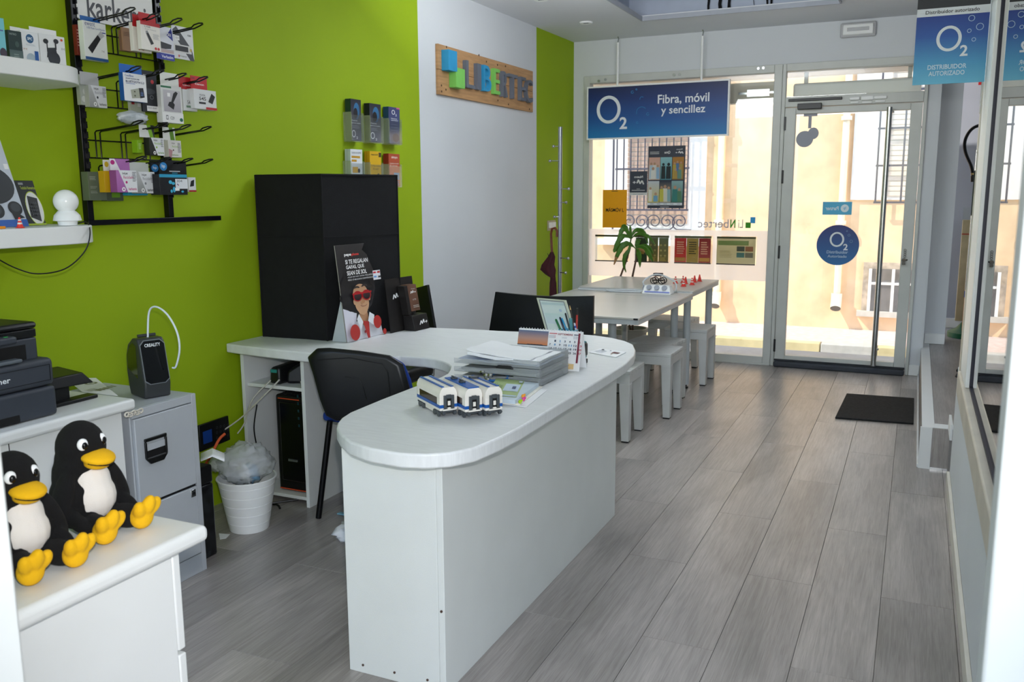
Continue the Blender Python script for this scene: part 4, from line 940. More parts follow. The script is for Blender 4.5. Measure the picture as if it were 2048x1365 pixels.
vs, fs = crumple((bcx-.10, bcy-.03, zt+.055), (.05, .04, .03), .5, 8.1, 24, 14); MB().add(vs, fs).build('bag_knot', BAG, o, ang=180)
for i, (dx, dz, c_, nm) in enumerate(((.03, .03, '#E8ECEF', 'crumpled white tissue'), (.055, .035, '#6F93AE', 'blue paper wrapper'), (-.02, .0, '#C8D0D8', 'pale paper scrap'))):
    vs, fs = crumple((bcx+dx, bcy-.04+.01*i, zt+dz), (.035, .02, .03), .5, 5+i, 14, 10); x = MB().add(vs, fs).build('paper_scrap', mat('scrap_%d' % i, c_, .8, var=.1), None, ang=180); tag(x, nm+' inside the clear bag', 'paper')
x = cable('orange_strap', [ony(408, 935, bcy-.02), ony(425, 905, bcy-.03), ony(438, 880, bcy), ony(450, 868, bcy+.03)], .006, mat('orange_rubber', '#C9552C', .6), 'orange strap sticking out between the two waste bins', 'strap')
dk = onz(436, 1108)
t = thing('tall_bin', (dk.x-.06, dk.y-.05, 0), 'slim tall black bin with a marbled pattern beside the filing cabinet', 'bin')
hz_ = ony(436, 930, dk.y).z
MARB = mat('black_marbled_plastic', '#15171A', .25, var=1.2, scale=26, bump=.1)
bx('lower_body', MARB, t, dk.x-.13, dk.x, dk.y-.11, dk.y, .0, hz_-.075, bev=.008)
bx('upper_collar', BLACK, t, dk.x-.13, dk.x, dk.y-.11, dk.y, hz_-.0745, hz_, bev=.008)
x = part('paper_sheets', PAPER, None, lambda b: b.sheet([[ony(401+12*i, 912+5*abs(i-2)-j*5, dk.y-.08+.05*j) for i in range(5)] for j in range(4)]), mods=[('SOLIDIFY', dict(thickness=.004))]); tag(x, 'bent white sheets of paper lying over the black marbled bin', 'paper')
ty = cy0+.0
t0, t1, t2, t3 = [onw(x_, y_, .03) for x_, y_ in ((398, 852), (457, 832), (461, 880), (401, 905))]
t = MB(); dn = Vector((-.012, 0, 0)); t.add([t0, t1, t2, t3, t0+dn, t1+dn, t2+dn, t3+dn], [(3,2,1,0), (4,5,6,7), (0,1,5,4), (1,2,6,5), (2,3,7,6), (3,0,4,7)])
t = t.build('control_tablet', BLACK, None, bev=.003); tag(t, 'black glossy control panel with a blue screen leaning low on the green wall', 'panel')
p = Pan.fit(t0, t1, t3, .0015); p.rect(.10, .25, .40, .72, '#123F8F')
for i in range(4):
    for j in range(3): p.ring(.55+.1*i, .32+.2*j, .03, .05, .008, .015, '#4A4D55', n=10)
if p.N.x < 0: p.N = -p.N
p.build('screen', t)
tag(part('paper_scrap', PAPER, None, lambda b: b.prism([P2(438, 1068, 0), P2(460, 1070, 0), P2(452, 1078, 0), P2(440, 1080, 0)], .0006, .0016)), 'small white paper scrap on the floor by the white basket', 'paper')
vs, fs = crumple(onz(688, 1085)+Vector((0, .03, .03)), (.04, .04, .03), .7, 2.2, 16, 12); tag(MB().add(vs, fs).build('crumpled_paper', PAPER, None, ang=180), 'crumpled white paper on the floor behind the desk end panel', 'paper')
q = onz(684, 1030); tag(bx('blue_scrap', mat('blue_wrapper', '#7FB2C4', .6), None, q.x-.02, q.x+.02, q.y-.012, q.y+.012, .001, .008, bev=.003), 'pale blue scrap on the floor behind the desk end panel', 'paper')
# ---- desk chairs
def office_back(name, tl, tr, bl, br, thick, mt, lab, cat='chair', bend=.02):
    pass
# near chair, its back towards the camera
LEGC = onz(637, 1037)
t = thing('visitor_chair', (LEGC.x+.25, LEGC.y+.25, 0), 'black and blue office chair with its black shell back towards the camera', 'chair')
Yc = LEGC.y-.165
q = [ony(622, 703, Yc-.03), ony(790, 722, Yc+.08), ony(822, 775, Yc+.12), ony(655, 838, Yc+.04)]
def backrest(b, depth, ins):
    outline = [(634, 697), (660, 696), (720, 702), (780, 711), (806, 728), (815, 760), (826, 800), (800, 830), (740, 845), (672, 842), (652, 832), (640, 800), (625, 745), (615, 715)]
    n = len(outline); cx = sum(p_[0] for p_ in outline)/n; cy = sum(p_[1] for p_ in outline)/n
    def pt(x, y, d, k): x = cx+(x-cx)*k; y = cy+(y-cy)*k; return ony(x, y, Yc+(x-620)/200*.13+d)
    rings = [(0, .90), (0, .0)]
    vs = [pt(x, y, -.012, .88) for x, y in outline]+[pt(x, y, 0, 1) for x, y in outline]+[pt(x, y, depth, 1.0) for x, y in outline]
    b.add(vs, [list(range(n))]+[(i+n, (i+1)%n+n, (i+1)%n, i) for i in range(n)]+[(i+2*n, (i+1)%n+2*n, (i+1)%n+n, i+n) for i in range(n)]+[list(range(2*n, 3*n))[::-1]])
part('back_shell', BLACK, t, lambda b: backrest(b, .03, 0), bev=.006, seg=3, ang=60)
BLUEF = mat('blue_upholstery', '#1C3C8C', .9, var=.1, bump=.3)
def pad(b):
    outline = [(634, 697), (660, 696), (720, 702), (780, 711), (809, 728), (822, 760), (832, 800), (805, 832), (740, 846), (672, 842), (652, 832), (640, 800), (625, 745), (615, 715)]
    n = len(outline)
    vs = [ony(x, y, Yc+(x-620)/200*.13+d) for d in (.031, .07) for x, y in outline]
    b.add(vs, [list(range(n)), list(range(n, 2*n))[::-1]]+[(i+n, (i+1)%n+n, (i+1)%n, i) for i in range(n)])
part('back_pad', BLUEF, t, pad, bev=.01, seg=3, ang=60)
def panelgroove(b):
    for pts, r in (([(636, 720), (700, 716), (765, 728), (776, 745), (780, 790)], .0022), ([(690, 754), (718, 758), (726, 775), (733, 800)], .0018)):
        b.tube([ony(x, y, Yc+(x-620)/200*.13-.013) for x, y in pts], r, 6)
part('moulded_ridge', BLACK, t, panelgroove)
part('leg', BLACKM, t, lambda b: b.tube([LEGC+Vector((0, 0, .001)), ony(660, 842, LEGC.y+.03)], .013, 12))
c1 = LEGC+Vector((.42, .06, .001)); part('leg', BLACKM, t, lambda b: b.tube([c1, c1+Vector((.02, .03, .45))], .013, 12))
c2 = LEGC+Vector((.02, .45, .001)); part('leg', BLACKM, t, lambda b: b.tube([c2, c2+Vector((.0, -.03, .44))], .013, 12))
c3 = LEGC+Vector((.44, .48, .001)); part('leg', BLACKM, t, lambda b: b.tube([c3, c3+Vector((.0, -.03, .44))], .013, 12))
bx('seat', BLUEF, t, LEGC.x+.0, LEGC.x+.45, LEGC.y+.05, LEGC.y+.48, .43, .475, bev=.02, seg=4)
# two black leather chairs behind the desk
def leather_chair(tlp, trp, blp, brp, Y, Y2, label, rear=0):
    tl, tr, bl, br = ony(*tlp, Y), ony(*trp, Y2), ony(*blp, Y-.03), ony(*brp, Y2-.03)
    cx = (bl.x+br.x)/2; t = thing('leather_chair', (cx, (Y+Y2)/2+.2, 0), label, 'chair', 'black chairs behind the desk')
    b = MB(); N = 12; M_ = 6; 
    for d in (0, 1):
        pass
    lo = Vector(((bl.x+0), Y-.0, .44)); ro = Vector((br.x, Y2, .44))
    grid = []
    nrm = (tr-tl).cross(Vector((0, 0, 1))).normalized()
    def S(i, j):
        u_ = i/N; v_ = j/M_
        L_ = bl.lerp(tl, v_) ; R_ = br.lerp(tr, v_); p_ = L_.lerp(R_, u_)
        p_ = p_+Vector((0, 0, -.006*math.sin(u_*math.pi)*v_*2)); return p_
    vs = []; 
    for side in (1, -1):
        for i in range(N+1):
            for j in range(M_+1):
                k_ = min(1, 3.2*min(i/N, 1-i/N))*min(1, 2.5*(1-j/M_)+.25); vs.append(S(i, j)+nrm*side*(.008+.024*k_))
    n1 = (N+1)*(M_+1); fs = []
    for i in range(N):
        for j in range(M_):
            a = i*(M_+1)+j; fs.append((a, a+M_+1, a+M_+2, a+1)); fs.append((n1+a, n1+a+1, n1+a+M_+2, n1+a+M_+1))
    for i in range(N):
        a = i*(M_+1); fs.append((a, n1+a, n1+a+M_+1, a+M_+1)); a += M_; fs.append((a, a+M_+1, n1+a+M_+1, n1+a))
    for j in range(M_):
        fs.append((j, j+1, n1+j+1, n1+j)); a = N*(M_+1)+j; fs.append((a, n1+a, n1+a+1, a+1))
    b.add(vs, fs); b.build('backrest', LEATHER, t, ang=60)
    x0, x1 = min(bl.x, br.x), max(bl.x, br.x); Ym = min(Y, Y2)
    sd = 1 if rear else -1
    bx('seat', LEATHER, t, x0+.02, x1-.02, Ym-.30 if not rear else Ym+.03, Ym-.03 if not rear else Ym+.45, .42, .50, bev=.025, seg=4)
    for xx in (x0+.04, x1-.04):
        for yy in ((Ym-.27, Ym-.02) if not rear else (Ym+.0, Ym+.4)):
            part('leg', CHROME, t, lambda b: b.cyl((xx, yy, .001), (xx, yy, .42), .012, 12))
    for xx in (x0+.04, x1-.04): part('back_post', CHROME, t, lambda b: b.cyl((xx, Ym-.01, .42), (xx, Ym-.01, bl.z+.02), .010, 10))
leather_chair((992, 584), (1188, 592), (975, 690), (1186, 700), 4.36, 4.33, 'black leather chair behind the calendar and the clear stand', 0)
leather_chair((803, 575), (856, 570), (800, 680), (873, 670), 4.30, 4.18, 'black leather chair beside the green wall, behind the cardboard displays', 0)
# ================================================================ THINGS ON THE DESK
D = DESK+.0012
# black fabric box
A, B, C_, E_ = [Vector((x, y, D)) for x, y in ((-2.835, 3.30), (-2.467, 3.31), (-2.335, 3.743), (-2.73, 3.80))]
hA, hB, hC = onp(464, 352, (A.x, A.y, 0), (0, 1, 0)).z, ony(655, 350, 3.31).z, onx(799, 352, -2.335).z
hT = (hA+hB+hC)/3
t = thing('fabric_photo_box', (-2.6, 3.5, D), 'large black fabric covered box standing on the desk against the green wall', 'box')
def fb(b):
    n = 10; ring = []; cs = [A, B, C_, E_]
    for k in range(4):
        for i in range(n):
            p_ = cs[k].lerp(cs[(k+1) % 4], i/n); ring.append((p_, math.sin(i/n*math.pi)))
    vs = []; L_ = 9; cen = (A+B+C_+E_)/4
    for j in range(L_+1):
        h_ = (hT-D)*j/L_
        for p_, s_ in ring:
            d = (p_-cen); d.z = 0; d.normalize(); w_ = .010*mnoise.noise(Vector((p_.x*5, p_.y*5, h_*4)))*s_-.006*s_*math.sin(math.pi*j/L_)
            vs.append(Vector((p_.x, p_.y, D+h_+(.004*mnoise.noise(p_*9) if j == L_ else 0)))+d*w_)
    N_ = len(ring); fs = [(j*N_+i, j*N_+(i+1) % N_, (j+1)*N_+(i+1) % N_, (j+1)*N_+i) for j in range(L_) for i in range(N_)]
    fs += [[L_*N_+i for i in range(N_)], list(range(N_))[::-1]]; b.add(vs, fs)
part('cover', FABRIC, t, fb, bev=.004, ang=60)
def piping(zz): return [Vector((p_.x, p_.y, zz)) for p_ in (A, B, C_, E_)]
part('piping', FABRIC, t, lambda b: b.tube(piping(hT), .005, 8, closed=True)); part('seam', FABRIC, t, lambda b: b.tube([A+Vector((.002,-.002,(hT-D)*.63)), B+Vector((.002,-.003,(hT-D)*.63)), C_+Vector((.003,0,(hT-D)*.63))], .0018, 6))
for c_ in (A, B, C_): part('corner_piping', FABRIC, t, lambda b: b.tube([c_, Vector((c_.x, c_.y, hT))], .004, 8))
# standing cardboard display
bl, br = onz(694, 686, D), onz(766, 668, D)
u = (br-bl).normalized(); nb = Vector((-u.y, u.x, 0))
tl_ = onp(667, 492, bl+nb*.055, Vector((u.y, -u.x, 0))); hh = tl_.z-D; lean = nb*.05
ww = (br-bl).length
def cp(a, h): return bl+u*(a)+Vector((0, 0, h))+nb*(.05*h/hh)
t = thing('cardboard_display', (bl+br)/2, 'cardboard figure with sunglasses and big dark hair standing before the black box', 'display')
out = [(0, 0), (ww, 0), (ww*.96, hh*.14), (ww*.82, hh*.20)]
for i in range(9):
    a_ = math.radians(-62+15*i); rx_, ry_ = ww*.52, hh*.37; j_ = 1+.035*(i % 2)
    out.append((ww*.42+rx_*math.cos(a_)*j_, hh*.62+ry_*math.sin(a_)*j_))
out += [(ww*.78, hh), (0, hh)]
out = [(max(0, min(a, ww*1.02)), max(0, min(h, hh))) for a, h in out]
n_ = len(out); b = MB(); b.add([cp(a, h) for a, h in out]+[cp(a, h)+nb*.004 for a, h in out], [list(range(n_)), list(range(n_, 2*n_))[::-1]]+[(i, i+n_, (i+1) % n_+n_, (i+1) % n_) for i in range(n_)]); cb = b.build('card', mat('card_board', '#9C9A92', .8), t, smooth=False)
p = Pan(cp(0, 0), u, cp(0, hh)-cp(0, 0), .0007); H_ = (cp(0, hh)-cp(0, 0)).length; 
if p.N.dot(Vector((0, -1, 0))) < 0: p.N = -p.N
sx = H_/hh
o2 = [(a, h*sx) for a, h in out]
p.poly(o2, '#2E2C2D')
p.poly([(0, 0), (ww, 0), (ww*.96, H_*.14), (ww*.72, H_*.235), (ww*.60, H_*.20), (ww*.42, H_*.20), (ww*.25, H_*.19), (ww*.06, H_*.07)], '#DADCE2')
p.poly([(0, H_*.0), (ww*.3, H_*.19), (ww*.34, H_*.28), (0, H_*.35)], '#DDDCE8'); 
for k in range(9): a_ = math.radians(200+20*k); p.disc(ww*.40+ww*.36*math.cos(a_), H_*.52+H_*.19*math.sin(a_), ww*.12, H_*.05, '#1D1B1D'); p.k -= 1
p.k += 1; p.disc(ww*.4, H_*.52, ww*.42, H_*.21, '#1D1B1D'); p.k += 0
p.poly([(ww*.40, H_*.27), (ww*.62, H_*.27), (ww*.64, H_*.17), (ww*.50, H_*.13), (ww*.36, H_*.19)], '#B98A66')
SKN = '#CFA27D'
p.disc(ww*.49, H_*.475, ww*.20, H_*.105, SKN); p.disc(ww*.5, H_*.38, ww*.19, H_*.115, SKN); p.disc(ww*.5, H_*.31, ww*.13, H_*.06, SKN); p.disc(ww*.30, H_*.40, ww*.035, H_*.03, SKN); p.disc(ww*.70, H_*.42, ww*.03, H_*.03, SKN)
for a, h in ((.39, .535), (.6, .545)): p.ring(ww*a, H_*h, ww*.085, H_*.028, ww*.03, H_*.02, '#3B322E', a0=10, a1=170, n=12)
for a in (.385, .62): p.disc(ww*a, H_*.455, ww*.125, H_*.055, '#B0121C'); p.disc(ww*a, H_*.453, ww*.098, H_*.042, '#140E12', '#4A3436')
p.rect(ww*.24, H_*.475, ww*.76, H_*.492, '#B0121C'); p.disc(ww*.5, H_*.395, ww*.045, H_*.022, '#B98560'); p.ring(ww*.5, H_*.365, ww*.10, H_*.025, ww*.012, H_*.006, '#8C5543', a0=200, a1=340, n=14)
p.poly([(ww*.42, H_*.19), (ww*.58, H_*.175), (ww*.56, H_*.0), (ww*.50, H_*.0)], '#B2302C')
p.poly([(ww*.33, H_*.27), (ww*.42, H_*.18), (ww*.34, H_*.10), (ww*.26, H_*.22)], '#E6E9EE'); p.poly([(ww*.62, H_*.27), (ww*.55, H_*.18), (ww*.70, H_*.12), (ww*.74, H_*.23)], '#E6E9EE')
for a, h, r in ((.17, .09, .13), (.8, .15, .11), (.97, .03, .05)): p.disc(ww*a, H_*h, ww*r, ww*r, '#B8332E')
p.disc(ww*.43, H_*.075, ww*.025, ww*.025, '#8C2A30')
p.text('pepe', ww*.12, H_*.875, ww*.30, H_*.905, '#F2F2F2', .08); p.text('phone', ww*.31, H_*.875, ww*.5, H_*.91, '#D8342E', .08)
for k, (s_, a) in enumerate((('SI TE REGALAN', .72), ('GAFAS, QUE', .60), ('SEAN DE SOL', .65))): p.text(s_, ww*.12, H_*(.80-.058*k), ww*a, H_*(.845-.058*k), '#F2F2F2', .05)
for k, s_ in enumerate(('AQUÍ NO HAY LETRA PEQUEÑA', 'PERO SÍ MUCHOS CONTENIDOS')): p.text(s_, ww*.12, H_*(.655-.028*k), ww*.80, H_*(.675-.028*k), '#C9C9C9', .04)
p.rect(ww*.80, H_*.60, ww*1.01, H_*.70, '#ECECF2'); 
for a, h, c_ in ((.81, .67, '#C8283C'), (.92, .67, '#B81D24'), (.81, .625, '#6FA0DC'), (.93, .62, '#2A2A30')): p.rect(ww*a, H_*h, ww*(a+.075), H_*(h+.018), c_)
p.build('print', t)
part('back_strut', mat('grey_card', '#B9C0C4', .8), t, lambda b: b.add([bl+u*.012+nb*.09, bl+u*.012, cp(.012, hh*.5), bl+u*.008+nb*.09, bl+u*.008, cp(.008, hh*.5)], [(0, 1, 2), (5, 4, 3), (0, 3, 4, 1), (1, 4, 5, 2), (2, 5, 3, 0)]), smooth=False)
# dark display board with boxes
bl, br = onz(782, 667, D), onz(848, 652, D); u = (br-bl).normalized(); nb = Vector((-u.y, u.x, 0))
t = thing('counter_display', (bl+br)/2, 'dark brown counter display board with a copper column box on a low block', 'display')
hh = onp(757, 562, bl+nb*.02, nb).z-D; w2_ = ww*.0+.132
UK = u*((br-bl).length/.162)
def cp2(a, h, d=0): return bl+UK*a+Vector((0, 0, h))+nb*(.03*h/hh+d)
DB = mat('dark_brown_card', '#1D1A19', .45, var=.3, scale=7)
wb = .13
part('backboard', DB, t, lambda b: b.hexa([cp2(0, 0), cp2(wb, 0), cp2(wb, 0, .004), cp2(0, 0, .004)], [cp2(0, hh), cp2(wb, hh), cp2(wb, hh, .004), cp2(0, hh, .004)]), smooth=False)
p = Pan(cp2(0, 0), u, cp2(0, hh)-cp2(0, 0), .0012)
p.U = UK
if p.N.y > 0: p.N = -p.N
mplus(p, .028, hh*.60, .036, hh*.13); p.build('lettering', t)
f_ = -nb
part('column_box', mat('copper_card', '#6B4A3A', .4, var=.4, scale=5), t, lambda b: b.hexa([cp2(.075, hh*.36)+f_*.045, cp2(.118, hh*.36)+f_*.045, cp2(.118, hh*.36)+f_*.003, cp2(.075, hh*.36)+f_*.003], [cp2(.068, hh*.86)+f_*.045, cp2(.11, hh*.86)+f_*.045, cp2(.11, hh*.86)+f_*.003, cp2(.068, hh*.86)+f_*.003]), bev=.0015)
part('column_side', DB, t, lambda b: b.hexa([cp2(.060, hh*.30)+f_*.044, cp2(.0745, hh*.30)+f_*.044, cp2(.0745, hh*.30)+f_*.003, cp2(.060, hh*.30)+f_*.003], [cp2(.052, hh*.85)+f_*.044, cp2(.0672, hh*.85)+f_*.044, cp2(.0672, hh*.85)+f_*.003, cp2(.052, hh*.85)+f_*.003]), smooth=False)
p = Pan(cp2(.075, hh*.36)+f_*.0465, u, cp2(.068, hh*.86)-cp2(.075, hh*.36), .0006); 
p.U = UK
if p.N.y > 0: p.N = -p.N
mplus(p, .008, hh*.33, .024, hh*.07); p.text('LITE', .012, hh*.21, .028, hh*.235, '#D8D8D8'); p.text('Nuevo', .012, hh*.42, .03, hh*.44, '#D8D8D8'); p.rect(.008, hh*.10, .034, hh*.112, '#C0B8B0'); p.rect(.008, hh*.07, .036, hh*.082, '#C0B8B0'); p.build('lettering', t)
part('block', DB, t, lambda b: b.hexa([cp2(.062, 0)+f_*.07, cp2(.135, 0)+f_*.07, cp2(.135, 0)+f_*.004, cp2(.062, 0)+f_*.004], [cp2(.062, hh*.29)+f_*.06, cp2(.135, hh*.29)+f_*.06, cp2(.135, hh*.29)+f_*.004, cp2(.062, hh*.29)+f_*.004]), bev=.002)
p = Pan(cp2(.062, 0)+f_*.072, u, Vector((0, 0, 1)), .0006); 
p.U = UK
if p.N.y > 0: p.N = -p.N
mplus(p, .022, hh*.09, .034, hh*.12); p.O += f_*0; p.build('lettering', t)
# calendar
bl, br = onz(1030, 722, D), onz(1158, 744, D)
Y_ = br.y; x0 = ony(1030, 730, Y_).x; x1 = ony(1166, 744, Y_).x; xm = ony(1158, 744, Y_).x; zt = ony(1158, 668, Y_).z
cw = xm-x0; ch = zt-D
t = thing('desk_calendar', ((x0+xm)/2, Y_+.03, D), 'white desk calendar with a sunset photo, opened at a month sheet', 'calendar')
def leafc(b, s_):
    b.hexa([(x0, Y_+.0+(.085 if s_ else 0), D), (xm, Y_+(.085 if s_ else 0), D), (xm, Y_+.0015+(.085 if s_ else 0), D), (x0, Y_+.0015+(.085 if s_ else 0), D)], [(x0, Y_+.042+(.003 if s_ else 0), zt), (xm, Y_+.042+(.003 if s_ else 0), zt), (xm, Y_+.0435+(.003 if s_ else 0), zt), (x0, Y_+.0435+(.003 if s_ else 0), zt)])
part('front_leaf', PAPER, t, lambda b: leafc(b, 0), smooth=False); part('back_leaf', PAPER, t, lambda b: leafc(b, 1), smooth=False)
for k in range(22): xk = x0+cw*(k+.6)/22.4; part('wire_ring', mat('white_wire', '#DADDE2', .3), t, lambda b: b.tube([(xk, Y_+.044+.005*math.cos(a), zt-.001+.005*math.sin(a)) for a in [i*math.pi/4 for i in range(8)]], .0008, 4, closed=True)) if k == 0 else None
ring0 = [o for o in bpy.data.objects if o.name.startswith('wire_ring')][0]
for k in range(1, 22):
    c_ = ring0.copy(); COL.objects.link(c_); c_.location.x += cw*k/22.4
p = Pan((x0, Y_, D), (1, 0, 0), (0, .042, ch), .0008); h_ = math.hypot(.042, ch)
p.rect(0, h_*.42, cw*.475, h_*.96, '#E08A50', '#4C6A92') if False else None
p.rect(0, h_*.60, cw*.475, h_*.76, '#D9824A', '#B98F80'); p.k -= 1; p.rect(0, h_*.76, cw*.475, h_*.96, '#B98F80', '#54698C'); p.rect(0, h_*.58, cw*.475, h_*.60, '#3A3A44')
for k in range(5): p.disc(cw*(.06+.05*k+.12), h_*.60, cw*.03, h_*.01, '#33343E', n=8)
p.text('SEPTIEMBRE', cw*.63, h_*.885, cw*.86, h_*.93, '#8C2038', .05); p.rect(cw*.5, h_*.905, cw*.62, h_*.925, '#C03040'); p.rect(cw*.88, h_*.90, cw*.97, h_*.92, '#24304E')
for q in range(2):
    for i in range(6):
        for j in range(4): p.rect(cw*(.50+.018*i+.38*q), h_*(.80+.02*j), cw*(.51+.018*i+.38*q), h_*(.81+.02*j), '#9098A8' if i < 5 else '#C05060'); p.k -= 1
p.k += 1
p.text('2020', cw*.70, h_*.80, cw*.78, h_*.84, '#B0B4C0')
num = [[None, '1', '2', '3', '4', '5', '6'], ['7', '8', '9', '10', '11', '12', '13'], ['14', '15', '16', '17', '18', '19', '20'], ['21', '22', '23', '24', '25', '26', '27'], ['28', '29', '30']]
for r, row in enumerate(num):
    for c_, st in enumerate(row):
        if not st: continue
        col = '#B83048' if c_ == 6 else ('#2C8CC8' if st in ('2', '8', '11') else '#24304E'); xx = cw*(.52+.075*c_); zz = h_*(.70-.095*r)
        p.text(st, xx, zz, xx+cw*(.024 if len(st) == 1 else .048), zz+h_*.052, col, .06); p.k -= 1
p.k += 2
p.rect(cw*.955, h_*.2, cw*.985, h_*.95, '#7A2038'); p.rect(cw*.5, h_*.04, cw*.93, h_*.17, '#E2BE78')
for k in range(5): p.rect(cw*.5, h_*(.055+.024*k), cw*.93, h_*(.059+.024*k), '#F5EAD0'); p.k -= 1
p.k += 1; p.build('print', t)
# clear stand behind
Y_ = 3.98; a0 = ony(1073, 596, Y_+.0); b0 = ony(1132, 601, Y_); lowl = ony(1093, 668, Y_-.05); lowr = ony(1152, 668, Y_-.05)
zb = D; k_ = (a0.z-D)/(a0.z-lowl.z)
bl = a0+(lowl-a0)*k_; br = b0+(lowr-b0)*((b0.z-D)/(b0.z-lowr.z))
bl.z = br.z = D
t = thing('sign_stand', (bl+br)/2, 'clear acrylic sign stand holding a pale printed sheet behind the pen cup', 'stand')
def slab(b, q, n0, n1): b.hexa([q[0]+n0, q[1]+n0, q[1]+n1, q[0]+n1], [q[3]+n0, q[2]+n0, q[2]+n1, q[3]+n1])
yv = Vector((0, 1, 0)); part('acrylic_plate', mat('acrylic_edge', '#C6CBB8', .15), t, lambda b: slab(b, [bl, br, b0, a0], yv*.0, yv*.004), smooth=False)
ins = [bl.lerp(br, .06), bl.lerp(br, .94), a0.lerp(b0, .92).lerp(br, .04), a0.lerp(b0, .07).lerp(bl, .04)]
part('inner_frame', mat('grey_line', '#7F858A', .4), t, lambda b: slab(b, ins, yv*-.0012, yv*-.0002), smooth=False)
ins2 = [bl.lerp(br, .10), bl.lerp(br, .91), a0.lerp(b0, .89).lerp(br, .07), a0.lerp(b0, .11).lerp(bl, .07)]
sh = part('sheet', mat('pale_green_sheet', '#CBD8D4', .4, var=.03), t, lambda b: slab(b, ins2, yv*-.0024, yv*-.0014), smooth=False)
part('foot', CLEAR, t, lambda b: b.box(bl.x, br.x, bl.y-.0, bl.y+.07, D, D+.004), smooth=False)
p = Pan(ins2[0]+yv*-.0027, ins2[1]-ins2[0], ins2[3]-ins2[0], .0004); W_ = (ins2[1]-ins2[0]).length; Hh = (ins2[3]-ins2[0]).length
if p.N.y > 0: p.N = -p.N
p.rect(W_*.03, Hh*.88, W_*.97, Hh*.95, '#B4C8C8'); p.disc(W_*.75, Hh*.72, W_*.06, W_*.06, '#A8BCD0'); p.rect(W_*.05, Hh*.3, W_*.95, Hh*.62, '#C4D0D8', '#BED4CE'); p.build('print', t)
# pen cup with pens
Y_ = 3.70; cx = ony(1136, 700, Y_).x; ctop = ony(1140, 660, Y_).z
t = thing('pen_cup', (cx, Y_, D), 'light blue mesh pen cup behind the calendar, full of pens', 'cup')
r_ = .040
part('cup', mat('light_blue_metal', '#6FB4C8', .4), t, lambda b: b.lathe([(r_*.9, 0), (r_*.95, ctop-D-.004), (r_*1.15, ctop-D-.002), (r_*1.15, ctop-D+.002), (r_*.9, ctop-D), (r_*.85, .004), (0, .004)], (cx, Y_, D), 24))
pens = [('green marker', '#0F6B3C', (1112, 640), (1122, 662), .005, 'dark green clipped pen leftmost in the blue cup'), ('dark pen', '#151A3C', (1120, 636), (1129, 662), .004, 'dark navy pen between the green and the bright blue pen in the cup'),
        ('blue pen', '#1E9AD0', (1124, 638), (1134, 662), .004, 'bright light blue pen in the blue cup'), ('black pen', '#12141C', (1131, 628), (1140, 661), .004, 'short black pen right of the bright blue pen in the cup'),
        ('teal scissors', '#4E8C94', (1141, 638), (1143, 660), .008, 'teal grey scissors handle in the middle of the blue cup'), ('tall pencil', '#2A2018', (1141, 620), (1148, 660), .0035, 'tall dark pencil with a wooden tip in the blue cup'),
        ('white pen', '#D6DCEC', (1149, 648), (1152, 661), .005, 'white and blue pen low in the cup'), ('red pen', '#B02A22', (1154, 630), (1153, 660), .005, 'thick red marker with black cap, rightmost in the blue cup')]
for i, (nm, c_, a, b_, r, lab) in enumerate(pens):
    yy = Y_-.012+.006*(i % 4); top = ony(*a, yy); bt = ony(*b_, yy); d = (bt-top); base = Vector((cx+(bt.x-cx)*.35, yy, D+.02))
    o = part('pen' if 'pencil' not in nm and 'scissor' not in nm else ('pencil' if 'pencil' in nm else 'scissors'), mat('pen_'+nm.replace(' ', '_'), c_, .35), None, lambda b: b.tube([base, bt, top, top+(top-bt).normalized()*.004], [r*.8, r, r, r*.5], 10))
    tag(o, lab, 'pen' if 'scissors' not in nm else 'scissors', 'pens in the blue cup')
    if nm == 'red pen': part('cap', BLACK, o, lambda b: b.cyl(top+(bt-top)*.0, top+(top-bt).normalized()*.03, r*1.15, 10))
    if nm == 'tall pencil': part('sharpened_tip', mat('wood_tip', '#D8B070', .6), o, lambda b: b.tube([top, top+(top-bt).normalized()*.02], [r, .0008], 8))
    if nm == 'white pen': part('blue_grip', mat('blue_grip', '#2A4FA0', .4), o, lambda b: b.cyl(bt.lerp(top, .35), bt.lerp(top, .7), r*1.08, 10))
# teal tape dispenser
q = onz(1163, 729, D); Yt = q.y; zt = ony(1163, 685, Yt).z
t = thing('tape_dispenser', (q.x, Yt+.02, D), 'small teal and black stamp or tape holder right of the calendar', 'holder')
x0, x1 = ony(1157, 720, Yt).x, ony(1169, 720, Yt).x
bx('teal_body', mat('teal_plastic', '#127C84', .4), t, x0, x1-.004, Yt, Yt+.045, D+.018, zt, bev=.008, seg=3); bx('black_cover', BLACK, t, x0+.006, x1+.003, Yt-.008, Yt+.035, D+.03, zt-.004, bev=.008, seg=3); bx('foot', BLACK, t, x0-.001, x1, Yt, Yt+.04, D, D+.0175, bev=.002)
# brochure at the far end
b = MB(); c4 = [onz(x, y, D) for x, y in ((1178, 706), (1232, 716), (1252, 706), (1200, 699))]
o = MB().hexa([c+Vector((0,0,0)) for c in c4], [c+Vector((0, 0, .004)) for c in c4]).build('leaflet', PAPER, None, bev=.0005); tag(o, 'white printed leaflet lying on the far rounded end of the desk', 'leaflet')
u_ = c4[1]-c4[0]; v_ = c4[3]-c4[0]; p = Pan(c4[0]+Vector((0, 0, .0045)), u_, v_, .0004); p.U = u_; p.V = v_; p.N = Vector((0, 0, 1))
p.textlines(.1, .2, .5, .8, 5, '#A8B4C4', .3); p.rect(.62, .5, .85, .8, '#6A3A40'); p.rect(.15, .75, .22, .9, '#2A2E3A'); p.rect(.45, .78, .5, .88, '#2A2E3A'); p.disc(.72, .3, .03, .08, '#9A7A50'); p.build('print', o)
